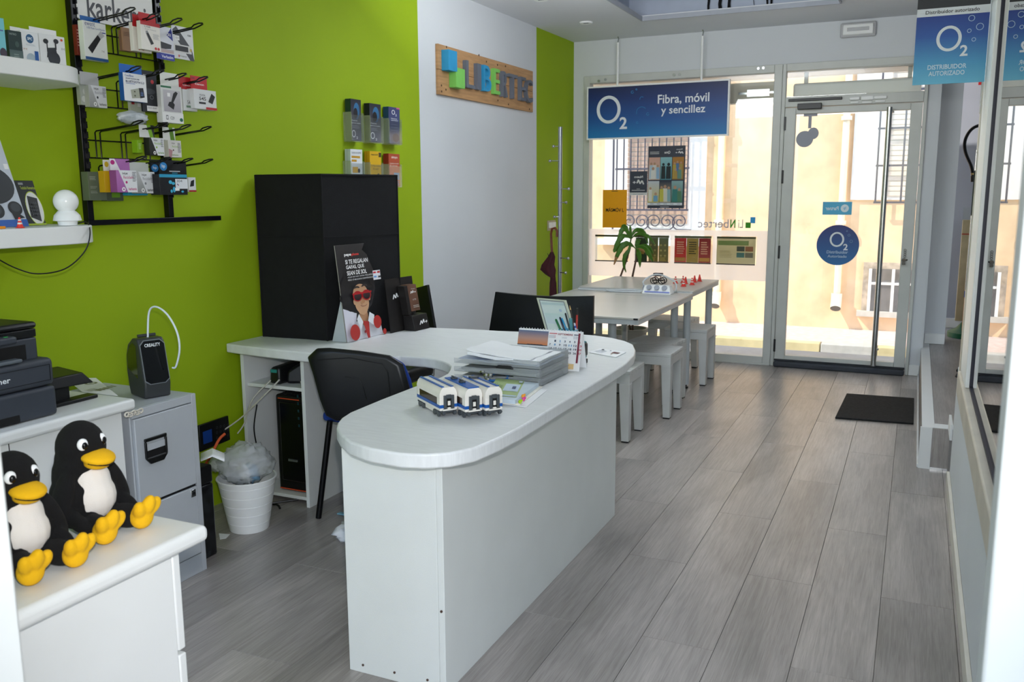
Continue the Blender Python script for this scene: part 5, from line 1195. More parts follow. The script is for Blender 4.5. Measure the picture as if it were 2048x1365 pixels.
# letter tray stack
na, nb_, nc = onz(1080, 775, D), onz(1134, 748, D), onz(905, 768, D)
TR = glassmat('smoked_clear_tray', (.80, .82, .82), 1.2, .12)
TRE = mat('frosted_tray_edge', '#B9BEC0', .22, alpha=.36)
fr_ = Vector((na.x, na.y, 0)); du = (Vector((nb_.x, nb_.y, 0))-fr_); dv = Vector((-du.y, du.x, 0)).normalized()
ln = .285; wd = .365
du = Vector((.35, .94, 0)).normalized(); dv = Vector((-.94, .35, 0))
du = (Vector((nb_.x, nb_.y, 0))-fr_).normalized(); dv = Vector((-du.y, du.x, 0))
L1 = (Vector((nb_.x, nb_.y, 0))-fr_).length+.012; L2 = .345
th_ = (ony(1080, 724, na.y).z-D)/3
for k in range(3):
    z0 = D+k*th_+.0005; z1 = z0+th_-.0015; o_ = Vector((0, 0, 0))
    t = thing('letter_tray', (fr_.x, fr_.y, z0), ['smoked clear letter tray at the bottom of the stack on the desk', 'smoked clear letter tray in the middle of the stack on the desk', 'smoked clear letter tray on top of the stack, holding the papers'][k], 'tray', 'letter trays on the desk')
    def Q(a, c_, z): return fr_+du*a+dv*c_+Vector((0, 0, z))
    def quadbox(b, a0, a1, c0, c1, z_0, z_1): b.hexa([Q(a0, c0, z_0), Q(a1, c0, z_0), Q(a1, c1, z_0), Q(a0, c1, z_0)], [Q(a0, c0, z_1), Q(a1, c0, z_1), Q(a1, c1, z_1), Q(a0, c1, z_1)])
    part('base', TR, t, lambda b: quadbox(b, 0, L1, 0, L2, z0, z0+.002), smooth=False)
    def walls(b):
        n = 12
        for (a0, a1, c0, c1) in ((0, .0025, 0, L2), (L1-.0025, L1, 0, L2), (.0026, L1-.0026, 0, .0025)):
            quadbox(b, a0, a1, c0, c1, z0+.0021, z1)
    def wallsc(b):   # long near wall dips in the middle
        n = 14
        for a_ in (0, L1-.0025):
            vs = []
            for i in range(n+1):
                c_ = L2*i/n; zz = z1-(th_*.35*min(1, max(0, (i/n-.25)*2.4)) if a_ == 0 else 0)
                for a2, z2 in ((a_, z0+.0021), (a_+.0025, z0+.0021), (a_+.0025, zz), (a_, zz)): vs.append(Q(a2, c_, z2))
            fs = []
            for i in range(n):
                for m_ in range(4): fs.append((i*4+m_, i*4+(m_+1) % 4, (i+1)*4+(m_+1) % 4, (i+1)*4+m_))
            fs += [(0, 1, 2, 3), (n*4+3, n*4+2, n*4+1, n*4)]; b.add(vs, fs)
        quadbox(b, .0026, L1-.0026, 0, .0025, z0+.0021, z1)
    part('walls', TRE, t, wallsc, smooth=False)
    part('rim', TRE, t, lambda b: b.tube([Q(0, L2*.3, z1), Q(0, 0, z1), Q(L1, 0, z1), Q(L1, L2, z1)], .0022, 6))
ztp = D+3*th_
def sheetpile(b, a0, a1, c0, c1, zb_, th, curl, seed):
    n = 10; m_ = 6
    def Zc(i, j): return zb_+curl*(i/n)**2.2*.9+.006*mnoise.noise(Vector((i*.4, j*.5, seed)))
    top = [[Q(a0+(a1-a0)*j/m_, c0+(c1-c0)*i/n, Zc(i, j)+th) for j in range(m_+1)] for i in range(n+1)]
    bot = [[Q(a0+(a1-a0)*j/m_, c0+(c1-c0)*i/n, Zc(i, j)) for j in range(m_+1)] for i in range(n+1)]
    b.sheet(top); b.sheet([r[::-1] for r in bot])
    for e in ([(0, j) for j in range(m_+1)], [(n, j) for j in range(m_, -1, -1)], [(i, 0) for i in range(n, -1, -1)], [(i, m_) for i in range(n+1)]): b.sheet([[bot[i][j] for i, j in e], [top[i][j] for i, j in e]])
part_ = [('paper_stack', .02, L1-.02, .02, .30, ztp-.016, .010, .018, PAPER, 'thick pile of white papers in the top letter tray'), ('paper_stack', .03, L1-.03, .05, .31, ztp-.004, .0025, .022, PAPER, 'loose curling white sheets on top of the paper pile'),
         ('plastic_folder', .008, L1-.008, .01, .33, ztp-.021, .003, .006, mat('blue_grey_folder', '#A9B6CE', .3), 'bluish plastic folder under the papers in the top tray')]
for nm, a0, a1, c0, c1, zz, th, cu, mt, lab in part_:
    o = part(nm, mt, None, lambda b: sheetpile(b, a0, a1, c0, c1, zz, th, cu, len(lab)), ang=50); tag(o, lab, 'paper')
for k in range(2):
    o = part('paper_stack', mat('greyish_papers', '#AEB3B2', .8, var=.1, scale=30), None, lambda b: sheetpile(b, .01, L1-.01, .02, .32, D+k*th_+.003, .009, .003, 3+k)); tag(o, ['grey papers inside the bottom letter tray', 'grey papers and dark clip folder inside the middle letter tray'][k], 'paper')
bc_ = Q(-.004, .12, D+2*th_+.002); o = part('binder_clip', BLACK, None, lambda b: b.hexa([Q(-.012, .10, D+2*th_-.004), Q(-.004, .10, D+2*th_-.004), Q(-.004, .17, D+2*th_-.004), Q(-.012, .17, D+2*th_-.004)], [Q(-.012, .11, D+2*th_+.008), Q(-.004, .11, D+2*th_+.008), Q(-.004, .16, D+2*th_+.008), Q(-.012, .16, D+2*th_+.008)]), bev=.002); tag(o, 'black clip on the near side between the upper two letter trays', 'clip')
# notebooks in front of the trays
nq = [onz(x, y, D) for x, y in ((960, 800), (1046, 806), (1092, 772), (985, 760))]
def flat(name, q, z0, th, mt, lab, cat, bev=.0006):
    b = MB(); b.hexa([Vector((c.x, c.y, z0)) for c in q], [Vector((c.x, c.y, z0+th)) for c in q]); o = b.build(name, mt, None, bev=bev); tag(o, lab, cat); return o
q5 = [onz(x, y, D) for x, y in ((985, 806), (1052, 816), (1095, 781), (1010, 770))]
flat('paper_sheet', q5, D, .002, PAPER, 'white sheet sticking out at the bottom of the notebook pile', 'paper')
q6 = [onz(x, y, D+.003) for x, y in ((978, 806), (1040, 811), (1085, 775), (1000, 765))]
flat('paper_sheet', q6, D+.0025, .004, mat('cream_paper', '#EDE9DC', .7), 'cream papers in the middle of the notebook pile', 'paper')
q7 = [onz(x, y, D+.012) for x, y in ((968, 800), (1030, 806), (1078, 771), (993, 762))]
nbk = flat('spiral_notebook', q7, D+.007, .013, mat('blue_white_pages', '#C9D8E4', .5, var=.05), 'spiral notebook with a pale green cover at the top of the pile', 'notebook')
p = Pan(q7[0]+Vector((0, 0, 0)), (1, 0, 0), (0, 1, 0), .0005); p.O = Vector((q7[0].x, q7[0].y, D+.0205)); p.U = Vector((q7[1].x-q7[0].x, q7[1].y-q7[0].y, 0)); p.V = Vector((q7[3].x-q7[0].x, q7[3].y-q7[0].y, 0)); p.N = Vector((0, 0, 1))
p.rect(.0, .12, 1, 1, '#A8BE7E'); p.rect(.02, .14, .98, .2, '#B9D0E4'); p.rect(.45, .38, .95, .75, '#C6D8EC'); p.text('Notas', .08, .5, .38, .72, '#6E8A50'); p.text('de clase', .08, .34, .4, .48, '#6E8A50'); p.rect(.72, .5, .84, .62, '#3A4C78'); p.rect(.85, .82, .97, .92, '#C9D6E8'); p.build('print', nbk)
sp_a, sp_b = Vector((q7[3].x, q7[3].y, D+.016)), Vector((q7[2].x, q7[2].y, D+.016)); dd = (sp_b-sp_a)
r0 = part('wire_ring', CHROME, nbk, lambda b: b.tube([sp_a+Vector((0, .006*math.cos(a), .007*math.sin(a))) for a in [i*math.pi/4 for i in range(8)]], .0008, 4, closed=True))
for k in range(1, 24): c_ = r0.copy(); COL.objects.link(c_); c_.location = r0.location+dd*k/24
for i, (px, py, c_, nm) in enumerate(((1040, 804, '#A8CC20', 'lime green'), (1047, 799, '#E0459A', 'pink'), (1046, 793, '#F0A030', 'orange'))):
    q = onz(px, py, D+.018); o = MB().ell(q, (.006, .005, .007)).ell(q+Vector((.004, .004, .004)), (.004, .003, .004)).build('eraser_figure', mat('eraser_%d' % i, c_, .5)); tag(o, nm+' tiny rubber figure at the corner of the notebook', 'toy', 'tiny rubber figures on the notebook')
# cable gadget with metal connectors
cable('test_cable', [ony(978, 752, 2.80), ony(992, 747, 2.82), ony(1010, 748, 2.82), ony(1016, 755, 2.8), ony(1008, 761, 2.78), ony(985, 762, 2.76), ony(975, 760, 2.76)], .0045, mat('blue_cable', '#1E5FA0', .4), 'short looped blue cable by the metal connectors on the desk')
t = thing('metal_connectors', ony(973, 752, 2.76), 'cluster of small shiny metal connectors standing beside the train', 'connector')
for i, (px, py, r) in enumerate(((964, 745, .007), (972, 752, .010), (980, 752, .009), (975, 760, .008), (974, 768, .009), (978, 774, .007))):
    q = ony(px, py, 2.76); part('connector', CHROME, t, lambda b: b.tube([q-Vector((.008, 0, 0)), q-Vector((.003, 0, 0)), q+Vector((.003, 0, .001)), q+Vector((.009, 0, .002))], [r*.6, r, r, r*.7], 6))
t2 = thing('clear_gadget', ony(930, 762, 2.85), 'flat translucent plastic gadget behind the train on the desk', 'gadget')
ga, gb_, gc, gd = [Vector((*P2(x, y, D), D)) for x, y in ((908, 782), (962, 772), (975, 763), (925, 768))]
part('plate', TRE, t2, lambda b: b.hexa([ga, gb_, gc, gd], [v_+Vector((0, 0, .010)) for v_ in (ga, gb_, gc, gd)]), bev=.001)
cc_ = (ga+gb_+gc+gd)/4; part('lens', BLACK, t2, lambda b: b.hexa([cc_.lerp(v_, .55)+Vector((0, 0, .0103)) for v_ in (ga, gb_, gc, gd)], [cc_.lerp(v_, .5)+Vector((0, 0, .016)) for v_ in (ga, gb_, gc, gd)]), bev=.001)
# ---- toy train: three coaches side by side
WB = mat('white_bricks', '#EDE8DF', .3); BB = mat('blue_bricks', '#1557A8', .3); DG = mat('dark_grey_bricks', '#454A4E', .35); WIN = mat('brown_clear_bricks', '#3A2A22', .15, var=.3, scale=40, stretch=(60, 1, 1))
f1 = onz(880, 836, D); r1 = onz(826, 806, D)
ax = (Vector((r1.x, r1.y, 0))-Vector((f1.x, f1.y, 0))).normalized()    # from the front end backwards
TLEN = .185; TW_ = .058; TH = .098
def coach(k, start, label):
    side = Vector((ax.y, -ax.x, 0))
    if side.x < 0: side = -side
    O = Vector((start.x, start.y, D))
    t = thing('toy_coach', O+ax*TLEN*.5+side*TW_*.5, label, 'toy', 'brick-built train coaches')
    def Q(a, c_, z): return O+ax*a+side*c_+Vector((0, 0, z))
    def qb(b, a0, a1, c0, c1, z0, z1): b.hexa([Q(a0, c0, z0), Q(a0, c1, z0), Q(a1, c1, z0), Q(a1, c0, z0)], [Q(a0, c0, z1), Q(a0, c1, z1), Q(a1, c1, z1), Q(a1, c0, z1)])
    W_ = TW_
    part('lower_body', WB, t, lambda b: (qb(b, 0, TLEN, 0, W_, .020, .028), qb(b, TLEN*.30, TLEN*.68, .004, W_-.004, .006, .0199)), bev=.001)
    part('blue_stripe', BB, t, lambda b: qb(b, .0, TLEN, -.0006, W_+.0006, .0282, .038), bev=.0005)
    part('end_wall', WB, t, lambda b: qb(b, .0, .022, 0, W_, .0382, .060), bev=.0006); part('end_wall', WB, t, lambda b: qb(b, TLEN-.018, TLEN, 0, W_, .0382, .060), bev=.0006)
    part('window_band', WIN, t, lambda b: qb(b, .0222, TLEN-.0182, .001, W_-.001, .0382, .060), bev=.0004)
    def roof(b):
        pr = [(0, .0602), (0, .072), (.004, .084), (.012, .092), (W_-.012, .092), (W_-.004, .084), (W_, .072), (W_, .0602)]
        n = len(pr); b.add([Q(0, c_, z) for c_, z in pr]+[Q(TLEN, c_, z) for c_, z in pr], [list(range(n)), list(range(n, 2*n))[::-1]]+[(i, i+n, (i+1) % n+n, (i+1) % n) for i in range(n)])
    part('roof', WB, t, roof, ang=60)
    if k == 1: 
        part('roof_tile', BB, t, lambda b: qb(b, -.001, TLEN*.95, .010, W_-.010, .0922, .0955), bev=.0005)
        for a in (.07, .13): part('roof_detail', DG, t, lambda b: (qb(b, a, a+.016, .018, .036, .0957, .101), qb(b, a+.003, a+.026, .024, .030, .101, .104)), bev=.001)
    else:
        for c0 in (.009, W_-.018): part('roof_strip', BB, t, lambda b: qb(b, .004, TLEN-.002, c0, c0+.009, .0922, .0945), bev=.0005)
        if k == 2: part('roof_detail', DG, t, lambda b: qb(b, TLEN*.72, TLEN*.82, .014, .044, .0947, .100), bev=.001)
    def portal(b):
        qb(b, -.007, -.0005, .012, .021, .026, .068); qb(b, -.007, -.0005, W_-.021, W_-.012, .026, .068); qb(b, -.007, -.0005, .0212, W_-.0212, .058, .070); 
    part('gangway', DG, t, portal, bev=.001)
    part('doorway', DARK, t, lambda b: qb(b, -.002, -.0006, .0212, W_-.0212, .028, .0578), smooth=False)
    part('door_pane', WB, t, lambda b: qb(b, -.0035, -.0022, .0255, .0345, .036, .050), bev=.0004)
    part('step', WB, t, lambda b: (qb(b, -.008, .0, .008, W_-.008, .021, .0255), qb(b, -.006, -.001, .024, .034, .0257, .030)), bev=.0005)
    for a in (.012, TLEN-.052):
        bo = part('bogie', DG, t, lambda b: (qb(b, a-.006, a+.044, .006, W_-.006, .010, .0198), qb(b, a+.012, a+.026, -.001, W_+.001, .008, .0185)), bev=.0015)
        for da in (.004, .034):
            for c_ in (.0, W_-.006): part('wheel', DG, bo, lambda b: b.cyl(Q(a+da, c_, .0093), Q(a+da, c_+.006, .0093), .009, 14))
    for a in (-.008, TLEN+.002): part('buffer', DG, t, lambda b: [b.cyl(Q(a, c_, .014), Q(a+.006, c_, .014), .0055, 10) for c_ in (.010, W_-.010)])
    return t
side = Vector((ax.y, -ax.x, 0)); side = side if side.x > 0 else -side
f2 = onz(925, 839, D); f3 = onz(966, 836, D)
coach(0, Vector((f1.x, f1.y, 0)), 'white and blue brick-built toy coach nearest the desk edge, full side visible, leftmost')
coach(1, Vector((f2.x, f2.y, 0))+side*.002+(side*(TW_+.002)-(Vector((f2.x, f2.y, 0))-Vector((f1.x, f1.y, 0)))).dot(side)*side, 'middle of the three toy coaches, with a blue tiled roof')
coach(2, Vector((f3.x, f3.y, 0))+side*.002+(side*(2*TW_+.006)-(Vector((f3.x, f3.y, 0))-Vector((f1.x, f1.y, 0)))).dot(side)*side, 'rightmost of the three toy coaches, two blue strips on a white roof')
# ================================================================ TABLES AND STOOLS
def table(x0, x1, y0, y1, z, label, legs, cat='table'):
    t = thing('work_table', ((x0+x1)/2, (y0+y1)/2, 0), label, cat, 'white work tables by the window')
    bx('table_top', TABLEG, t, x0, x1, y0, y1, z-.012, z, bev=.002)
    bx('edge_frame', TEDGE, t, x0+.002, x1-.002, y0+.002, y1-.002, z-.042, z-.0125, bev=.002)
    for lx, ly in legs:
        l_ = part('leg', TEDGE, t, lambda b: b.cyl((lx, ly, .03), (lx, ly, z-.0425), .026, 18)); part('levelling_foot', BLACK, l_, lambda b: b.lathe([(.022, 0), (.024, .012), (.012, .014), (.012, .029)], (lx, ly, .0005), 14))
    return t
T1x0, T1x1 = -2.19, -1.345
LB = onz(1345, 787); LC = onz(1371, 782); LD = onz(1408, 745)
TZ = .715; T1x0, T1x1 = -2.28, -1.402; LD = onz(1411, 745)
t1 = table(T1x0, T1x1, 4.78, 6.125, TZ, 'pale grey topped work table nearer the desk, carrying the power strip', [(ony(1224, 690, 5.06).x, 5.06), (-1.515, 6.05), (-2.15, 5.0), (-2.15, 6.0)])
bx('corner_bracket', BLACK, t1, T1x1-.03, T1x1-.004, 4.773, 4.78, TZ-.012, TZ-.002, bev=.002)
o = bx('cable_channel', TEDGE, None, T1x0+.01, T1x1-.01, 6.127, 6.168, TZ-.03, TZ+.004, bev=.003)
tag(o, 'pale rail strip joining the two work tables', 'rail')
for y in (6.137, 6.153): bx('groove', mat('groove_grey', '#7F8588', .5), o, T1x0+.02, T1x1-.03, y, y+.006, TZ+.0042, TZ+.0048, smooth=False)
for y, xa_ in ((5.98, T1x0), (5.86, -1.9)): bx('groove', MATS['groove_grey'], t1, xa_+.01, T1x1-.06, y, y+.004, TZ+.0002, TZ+.0006, smooth=False)
t2 = table(T1x0, T1x1-.01, 6.17, 7.05, TZ+.012, 'pale grey topped work table against the shop window, carrying toy cones', [(-1.472, 6.25), (LD.x, 6.92), (-2.15, 6.27), (-2.15, 6.92)])
def stool_bm(root, s, h):
    r = s/2; ls = .062
    for i in range(5):
        a = -r+s*i/5; bx('slat', STOOL, root, -r+.0, r, a+.0025, a+s/5-.0025, h-.022, h, bev=.003)
    bx('apron', STOOL, root, -r+.001, r-.001, -r+.001, -r+.016, h-.075, h-.0225, bev=.001); bx('apron', STOOL, root, -r+.001, r-.001, r-.016, r-.001, h-.075, h-.0225, bev=.001)
    bx('apron', STOOL, root, -r+.001, -r+.016, -r+.017, r-.017, h-.075, h-.0225, bev=.001); bx('apron', STOOL, root, r-.016, r-.001, -r+.017, r-.017, h-.075, h-.0225, bev=.001)
    for sx_ in (-1, 1):
        for sy_ in (-1, 1):
            def lg(b):
                x0, x1 = sorted((sx_*r, sx_*(r-ls))); y0, y1 = sorted((sy_*r, sy_*(r-ls)))
                xb0, xb1 = sorted((sx_*r, sx_*(r-ls*.72))); yb0, yb1 = sorted((sy_*r, sy_*(r-ls*.72)))
                b.hexa([(xb0, yb0, .008), (xb1, yb0, .008), (xb1, yb1, .008), (xb0, yb1, .008)], [(x0, y0, h-.0755), (x1, y0, h-.0755), (x1, y1, h-.0755), (x0, y1, h-.0755)])
            l_ = part('leg', STOOL, root, lg, bev=.002)
            bx('foot_pad', BLACK, l_, min(sx_*r*.99, sx_*(r-ls*.7)), max(sx_*r*.99, sx_*(r-ls*.7)), min(sy_*r*.99, sy_*(r-ls*.7)), max(sy_*r*.99, sy_*(r-ls*.7)), .0005, .0078)
SH = .42
root = thing('wooden_stool', (0, 0, 0), 'x y', 'stool', 'white slatted stools around the tables'); stool_bm(root, .32, SH)
def NR(px, py): v = onz(px, py, SH); return (v.x-.16, v.y+.16)
a3, b3 = onz(1341, 695, SH), onz(1376, 681, SH); d3 = (b3-a3); r3 = math.degrees(math.atan2(-d3.x, d3.y))
c3 = (a3+b3)/2+Vector((-d3.y, d3.x, 0)).normalized()*.165
st = [(NR(1258, 744), 1, 'white slatted stool nearest the camera, half hidden by the desk end'), (NR(1342, 709), 0, 'white slatted stool second from the camera, its full side facing the aisle'),
      ((c3.x-.02, c3.y+.07), r3, 'white slatted stool turned at an angle just behind the second stool'), (NR(1414, 661), 0, 'white slatted stool by the window under the farther table, right side'),
      (P2(1348, 636, SH), -6, 'white stool farthest away beside the window, behind the one at the table'), ((-2.0, 5.75), 6, 'white slatted stool in the shade under the tables, left of the others')]
for i, ((x, y), rz, lab) in enumerate(st):
    if i == 0: root.location = (x, y, 0); root.rotation_euler = (0, 0, math.radians(rz)); root['label'] = lab
    else: copytree(root, loc=(x, y, 0), rz=math.radians(rz), label=lab)
# power strip
ZT = TZ+.0008
q0 = onz(1290, 588, ZT); q1 = onz(1345, 578, ZT)
t = thing('power_strip', (q0.x+.08, q0.y+.03, ZT), 'angular white power outlet block with three sockets on the nearer work table', 'power strip')
x0, x1, y0, y1 = ony(1283, 588, q0.y).x, ony(1342, 588, q0.y).x, q0.y, q0.y+.10
part('body', PLASW, t, lambda b: b.hexa([(x0, y0, ZT), (x1, y0-.01, ZT), (x1, y1, ZT), (x0, y1, ZT)], [(x0+.012, y0+.03, ZT+.060), (x1-.02, y0+.03, ZT+.060), (x1-.02, y1-.01, ZT+.060), (x0+.012, y1-.01, ZT+.060)]), bev=.006, seg=3)
for k in range(3):
    cx = x0+.05+.055*k; part('socket', mat('socket_grey', '#9AA0AA', .5), t, lambda b: b.cyl((cx, y0+.013, ZT+.045), (cx, y0+.010, ZT+.0475), .019, 16)); 
part('blue_label', mat('blue_label', '#7A86C8', .5), t, lambda b: b.hexa([(x0+.02, y0+.0005, ZT+.012), (x1-.01, y0-.008, ZT+.012), (x1-.01, y0-.006, ZT+.012), (x0+.02, y0+.0025, ZT+.012)], [(x0+.02, y0+.004, ZT+.02), (x1-.01, y0-.005, ZT+.02), (x1-.01, y0-.003, ZT+.02), (x0+.02, y0+.006, ZT+.02)]))
qa = Vector((x0-.002, y0+.02, ZT+.03)); part('end_socket', mat('socket_grey', '#9AA0AA', .5), t, lambda b: b.cyl((x0+.002, y0+.05, ZT+.035), (x0-.002, y0+.05, ZT+.035), .02, 16))
cable('mains_cable', [(x0+.02, y1+.01, ZT+.02), (x0-.015, y1-.02, ZT+.07), (x0+.03, y1+.02, ZT+.115), (x0+.10, y1+.03, ZT+.125), (x1-.01, y1+.03, ZT+.08), (x1+.005, y1+.02, ZT+.02), (x1-.03, y1+.06, ZT+.006), (x0-.1, y1+.06, ZT+.006), (x0-.28, y1-.02, ZT+.006), (x0-.2, y1-.08, ZT+.006), (x0-.02, y1-.04, ZT+.006)], .006, mat('grey_mains_cable', '#C4C9CC', .4), 'grey white mains cable coiled over the outlet block and along the table')
cable('mains_cable', [(x0-.28, y1-.05, ZT+.006), (x0-.5, y1-.03, ZT+.006), (-2.15, y1-.01, ZT+.006)], .005, MATS['grey_mains_cable'], 'grey mains cable running flat to the left edge of the nearer table')
# small robot car
ZU = TZ+.0128
q = onz(1318, 569, ZU); k = 1/310
t = thing('robot_car', (q.x, q.y, ZU), 'small black robot car on thin wheels behind the power strip', 'toy')
yr = q.y
bx('upper_block', mat('dark_purple_block', '#1C1026', .5), t, ony(1306, 550, yr).x, ony(1323, 550, yr).x, yr, yr+.05, ony(1315, 553, yr).z, ony(1315, 547, yr).z, bev=.002)
for i, px in enumerate((1307, 1323)):
    c = ony(px, 560, yr); part('wheel', BLACK, t, lambda b: b.tube([(c.x+.024*math.cos(a), yr+.004, ZU+.026+.024*math.sin(a)) for a in [j*math.pi/8 for j in range(16)]], .0035, 6, closed=True))
    part('wheel', BLACK, t, lambda b: b.tube([(c.x+.024*math.cos(a), yr+.06, ZU+.026+.024*math.sin(a)) for a in [j*math.pi/8 for j in range(16)]], .0035, 6, closed=True))
bx('chassis', BLACK, t, ony(1305, 556, yr).x, ony(1326, 556, yr).x, yr+.01, yr+.05, ZU+.024, ZU+.032, bev=.001)
for px in (1309, 1320): part('post', mat('red_post', '#7A2830', .5), t, lambda b: b.cyl((ony(px, 556, yr).x, yr+.02, ZU+.0325), (ony(px, 556, yr).x, yr+.02, ony(1315, 553.5, yr).z), .003, 6))
# toy cones
RED = mat('red_cone', '#E2382E', .5); CW = mat('cone_white', '#E9E6DC', .5)
def cone(loc, h, striped, label, tip=None):
    t = thing('toy_cone', loc, label, 'cone', 'toy traffic cones on the window table'); r = h*.30
    part('base', RED, t, lambda b: b.lathe([(r*1.35, 0), (r*1.3, h*.05), (r*.95, h*.10)], loc, 18))
    R = lambda f: r*.95*(1-f)+r*.22*f
    segs = [(0.0, .28, RED), (.28, .45, CW), (.45, .63, RED), (.63, .78, CW), (.78, 1, RED)] if striped else [(0, 1, RED)]
    for a, b_, mt in segs: part('cone_band', mt, t, lambda b: b.lathe([(R(a), h*(.10+.9*a)), (R(b_), h*(.10+.9*b_)-.0002)], loc, 18))
    return t
cones = [((1351, 567), 1, 'striped red and white toy cone leftmost in the group'), ((1366, 566), 1, 'striped toy cone at the back, second from the left'), ((1371, 568), 0, 'plain red toy cone just behind the front striped cone'),
         ((1367, 573), 1, 'striped toy cone nearest the camera, in the front middle'), ((1384, 570), 1, 'striped toy cone right of the front one'), ((1389, 565), 0, 'plain red toy cone second from the right'), ((1399, 563), 0, 'plain red toy cone rightmost, near the table corner')]
for (px, py), s_, lab in cones:
    q = onz(px, py, ZU); cone(Vector((q.x, q.y, ZU)), .054, s_, lab)
# plant behind the far table
YP = 7.20
t = thing('potted_plant', (ony(1262, 560, YP).x, YP, 0), 'leggy green plant with drooping long leaves standing behind the far table', 'plant')
sx0 = ony(1262, 600, YP).x
part('pot', mat('pale_grey_pot', '#A9ABA8', .8, var=.06), t, lambda b: b.lathe([(.10, 0), (.14, .24), (.15, .24), (.15, .27), (.135, .27), (.13, .22), (0, .22)], (sx0, YP, .001), 28)); part('soil', mat('potting_soil', '#33261D', .95, bump=.8, bscale=60), t, lambda b: b.lathe([(.128, .221), (0, .232)], (sx0, YP, .001), 20))
STM = mat('plant_stem', '#5A4438', .7); LF = mat('plant_leaf', '#4A7A1E', .4, var=.25, scale=8, bump=.2, bscale=30); LFT = mat('dry_leaf_tip', '#B88A5A', .7)
s1_ = [(sx0, YP, .25), ony(1241, 553, YP), ony(1255, 515, YP), ony(1262, 478, YP)]; s2_ = [(sx0+.02, YP, .25), ony(1265, 553, YP), ony(1272, 520, YP), ony(1272, 498, YP)]
for s_ in (s1_, s2_): part('stem', STM, t, lambda b: b.tube(s_, [.010, .009, .008, .006], 8))
def leaf(base, pts, wmax, mt=LF, tip=False):
    P = [ony(x, y, YP+d) for x, y, d in pts]; base = Vector(base)
    P = [base]+P; rows = []; n = 12
    q = []
    for i in range(len(P)-1):
        p0 = P[max(i-1, 0)]; p1 = P[i]; p2 = P[i+1]; p3 = P[min(i+2, len(P)-1)]
        for j in range(5):
            s_ = j/5; q.append(.5*((2*p1)+(p2-p0)*s_+(2*p0-5*p1+4*p2-p3)*s_*s_+(3*p1-p0-3*p2+p3)*s_**3))
    q.append(P[-1]); L_ = len(q)
    for i, c in enumerate(q):
        d = (q[min(i+1, L_-1)]-q[max(i-1, 0)]).normalized(); sd = d.cross(Vector((0, 1, .25))).normalized(); f = i/(L_-1); w_ = wmax*(math.sin(math.pi*min(1, max(0, (f-.08)/.92))**.8) if f > .08 else .08)+.0015
        w_ *= 1+.12*math.sin(i*2.1)
        rows.append([c-sd*w_, c-sd*w_*.5+Vector((0, -.006, 0)), c+Vector((0, .004, 0)), c+sd*w_*.5+Vector((0, -.006, 0)), c+sd*w_])
    o = MB().sheet(rows).build('leaf', mt, t, ang=180, mods=[('SOLIDIFY', dict(thickness=.0012))])
    if tip: MB().sheet([[v+Vector((0, -.0025, 0)) for v in r] for r in rows[-5:]]).build('dry_tip', LFT, o, ang=180, mods=[('SOLIDIFY', dict(thickness=.001))])
b1 = s1_[-1]; b2 = s2_[-1]
leaf(b1, [(1250, 472, -.02), (1240, 478, -.04), (1230, 500, -.05), (1228, 505, -.05)], .022)
leaf(b1, [(1254, 462, 0), (1246, 458, 0), (1240, 470, -.02), (1234, 490, -.03)], .02)
leaf(b1, [(1255, 466, .03), (1252, 455, .03), (1246, 452, .03), (1242, 462, .03)], .015)
leaf(b1, [(1261, 462, 0), (1260, 450, 0)], .010)
leaf(b1, [(1270, 462, .02), (1284, 462, .02), (1292, 475, .02), (1296, 488, .02)], .018)
leaf(b1, [(1275, 468, -.02), (1290, 470, -.03), (1300, 476, -.03), (1310, 490, -.03)], .014)
leaf(b1, [(1258, 500, -.02), (1250, 512, -.03), (1248, 530, -.03), (1252, 545, -.03)], .016)
leaf(b2, [(1258, 488, -.02), (1245, 492, -.04), (1235, 510, -.05), (1228, 530, -.05)], .024, tip=True)
leaf(b2, [(1280, 494, 0), (1292, 500, 0), (1300, 512, 0), (1306, 524, 0)], .026)
leaf(b2, [(1288, 492, .03), (1300, 498, .03), (1306, 508, .03)], .018)
leaf(b2, [(1276, 504, -.03), (1279, 515, -.03), (1280, 535, -.03)], .022)
leaf(b2, [(1274, 488, .03), (1278, 480, .03), (1274, 500, .03)], .018)
leaf(b2, [(1284, 500, -.04), (1290, 505, -.04)], .008, LFT)
# coat rack and umbrella
YC = 6.35
xc = (ony(1120, 254, YC).x+ony(1120, 590, YC).x)/2; zt = ony(1120, 254, YC).z
t = thing('coat_rack', (xc, YC, 0), 'tall grey metal pole coat rack with small round pegs by the green wall', 'coat rack')
part('pole', STEEL, t, lambda b: b.cyl((xc, YC, .02), (xc, YC, zt), .0155, 20)); part('base', STEEL, t, lambda b: b.lathe([(.15, 0), (.15, .012), (.02, .022), (.0, .022)], (xc, YC, .001), 30))
for i, (px, py, sd) in enumerate(((1108, 293, -1), (1101, 322, -1), (1138, 378, 1), (1133, 405, 1), (1110, 434, -1), (1137, 516, 1), (1132, 545, 1))):
    z_ = ony(1120, py, YC).z; e = ony(px, py, YC-.02)
    pg = part('peg', CHROME, t, lambda b: b.cyl((xc, YC-.008, z_), (e.x, YC-.03, z_), .004, 8)); part('peg_ball', CHROME, pg, lambda b: b.ell((e.x, YC-.03, z_), (.012, .012, .012)))
YU = YC-.05
t = thing('umbrella', ony(1105, 590, YU), 'dark maroon folded umbrella with a curved wooden handle hanging on the coat rack', 'umbrella')
hd = [ony(x, y, YU) for x, y in ((1114, 474), (1114, 462), (1110, 456), (1104, 458), (1102, 468), (1104, 505))]
part('handle', mat('polished_wood', '#6B3216', .3, var=.2), t, lambda b: b.tube(hd, .0095, 10))
MRN = mat('maroon_fabric', '#3E0A16', .75, var=.25, bump=.5, bscale=60)
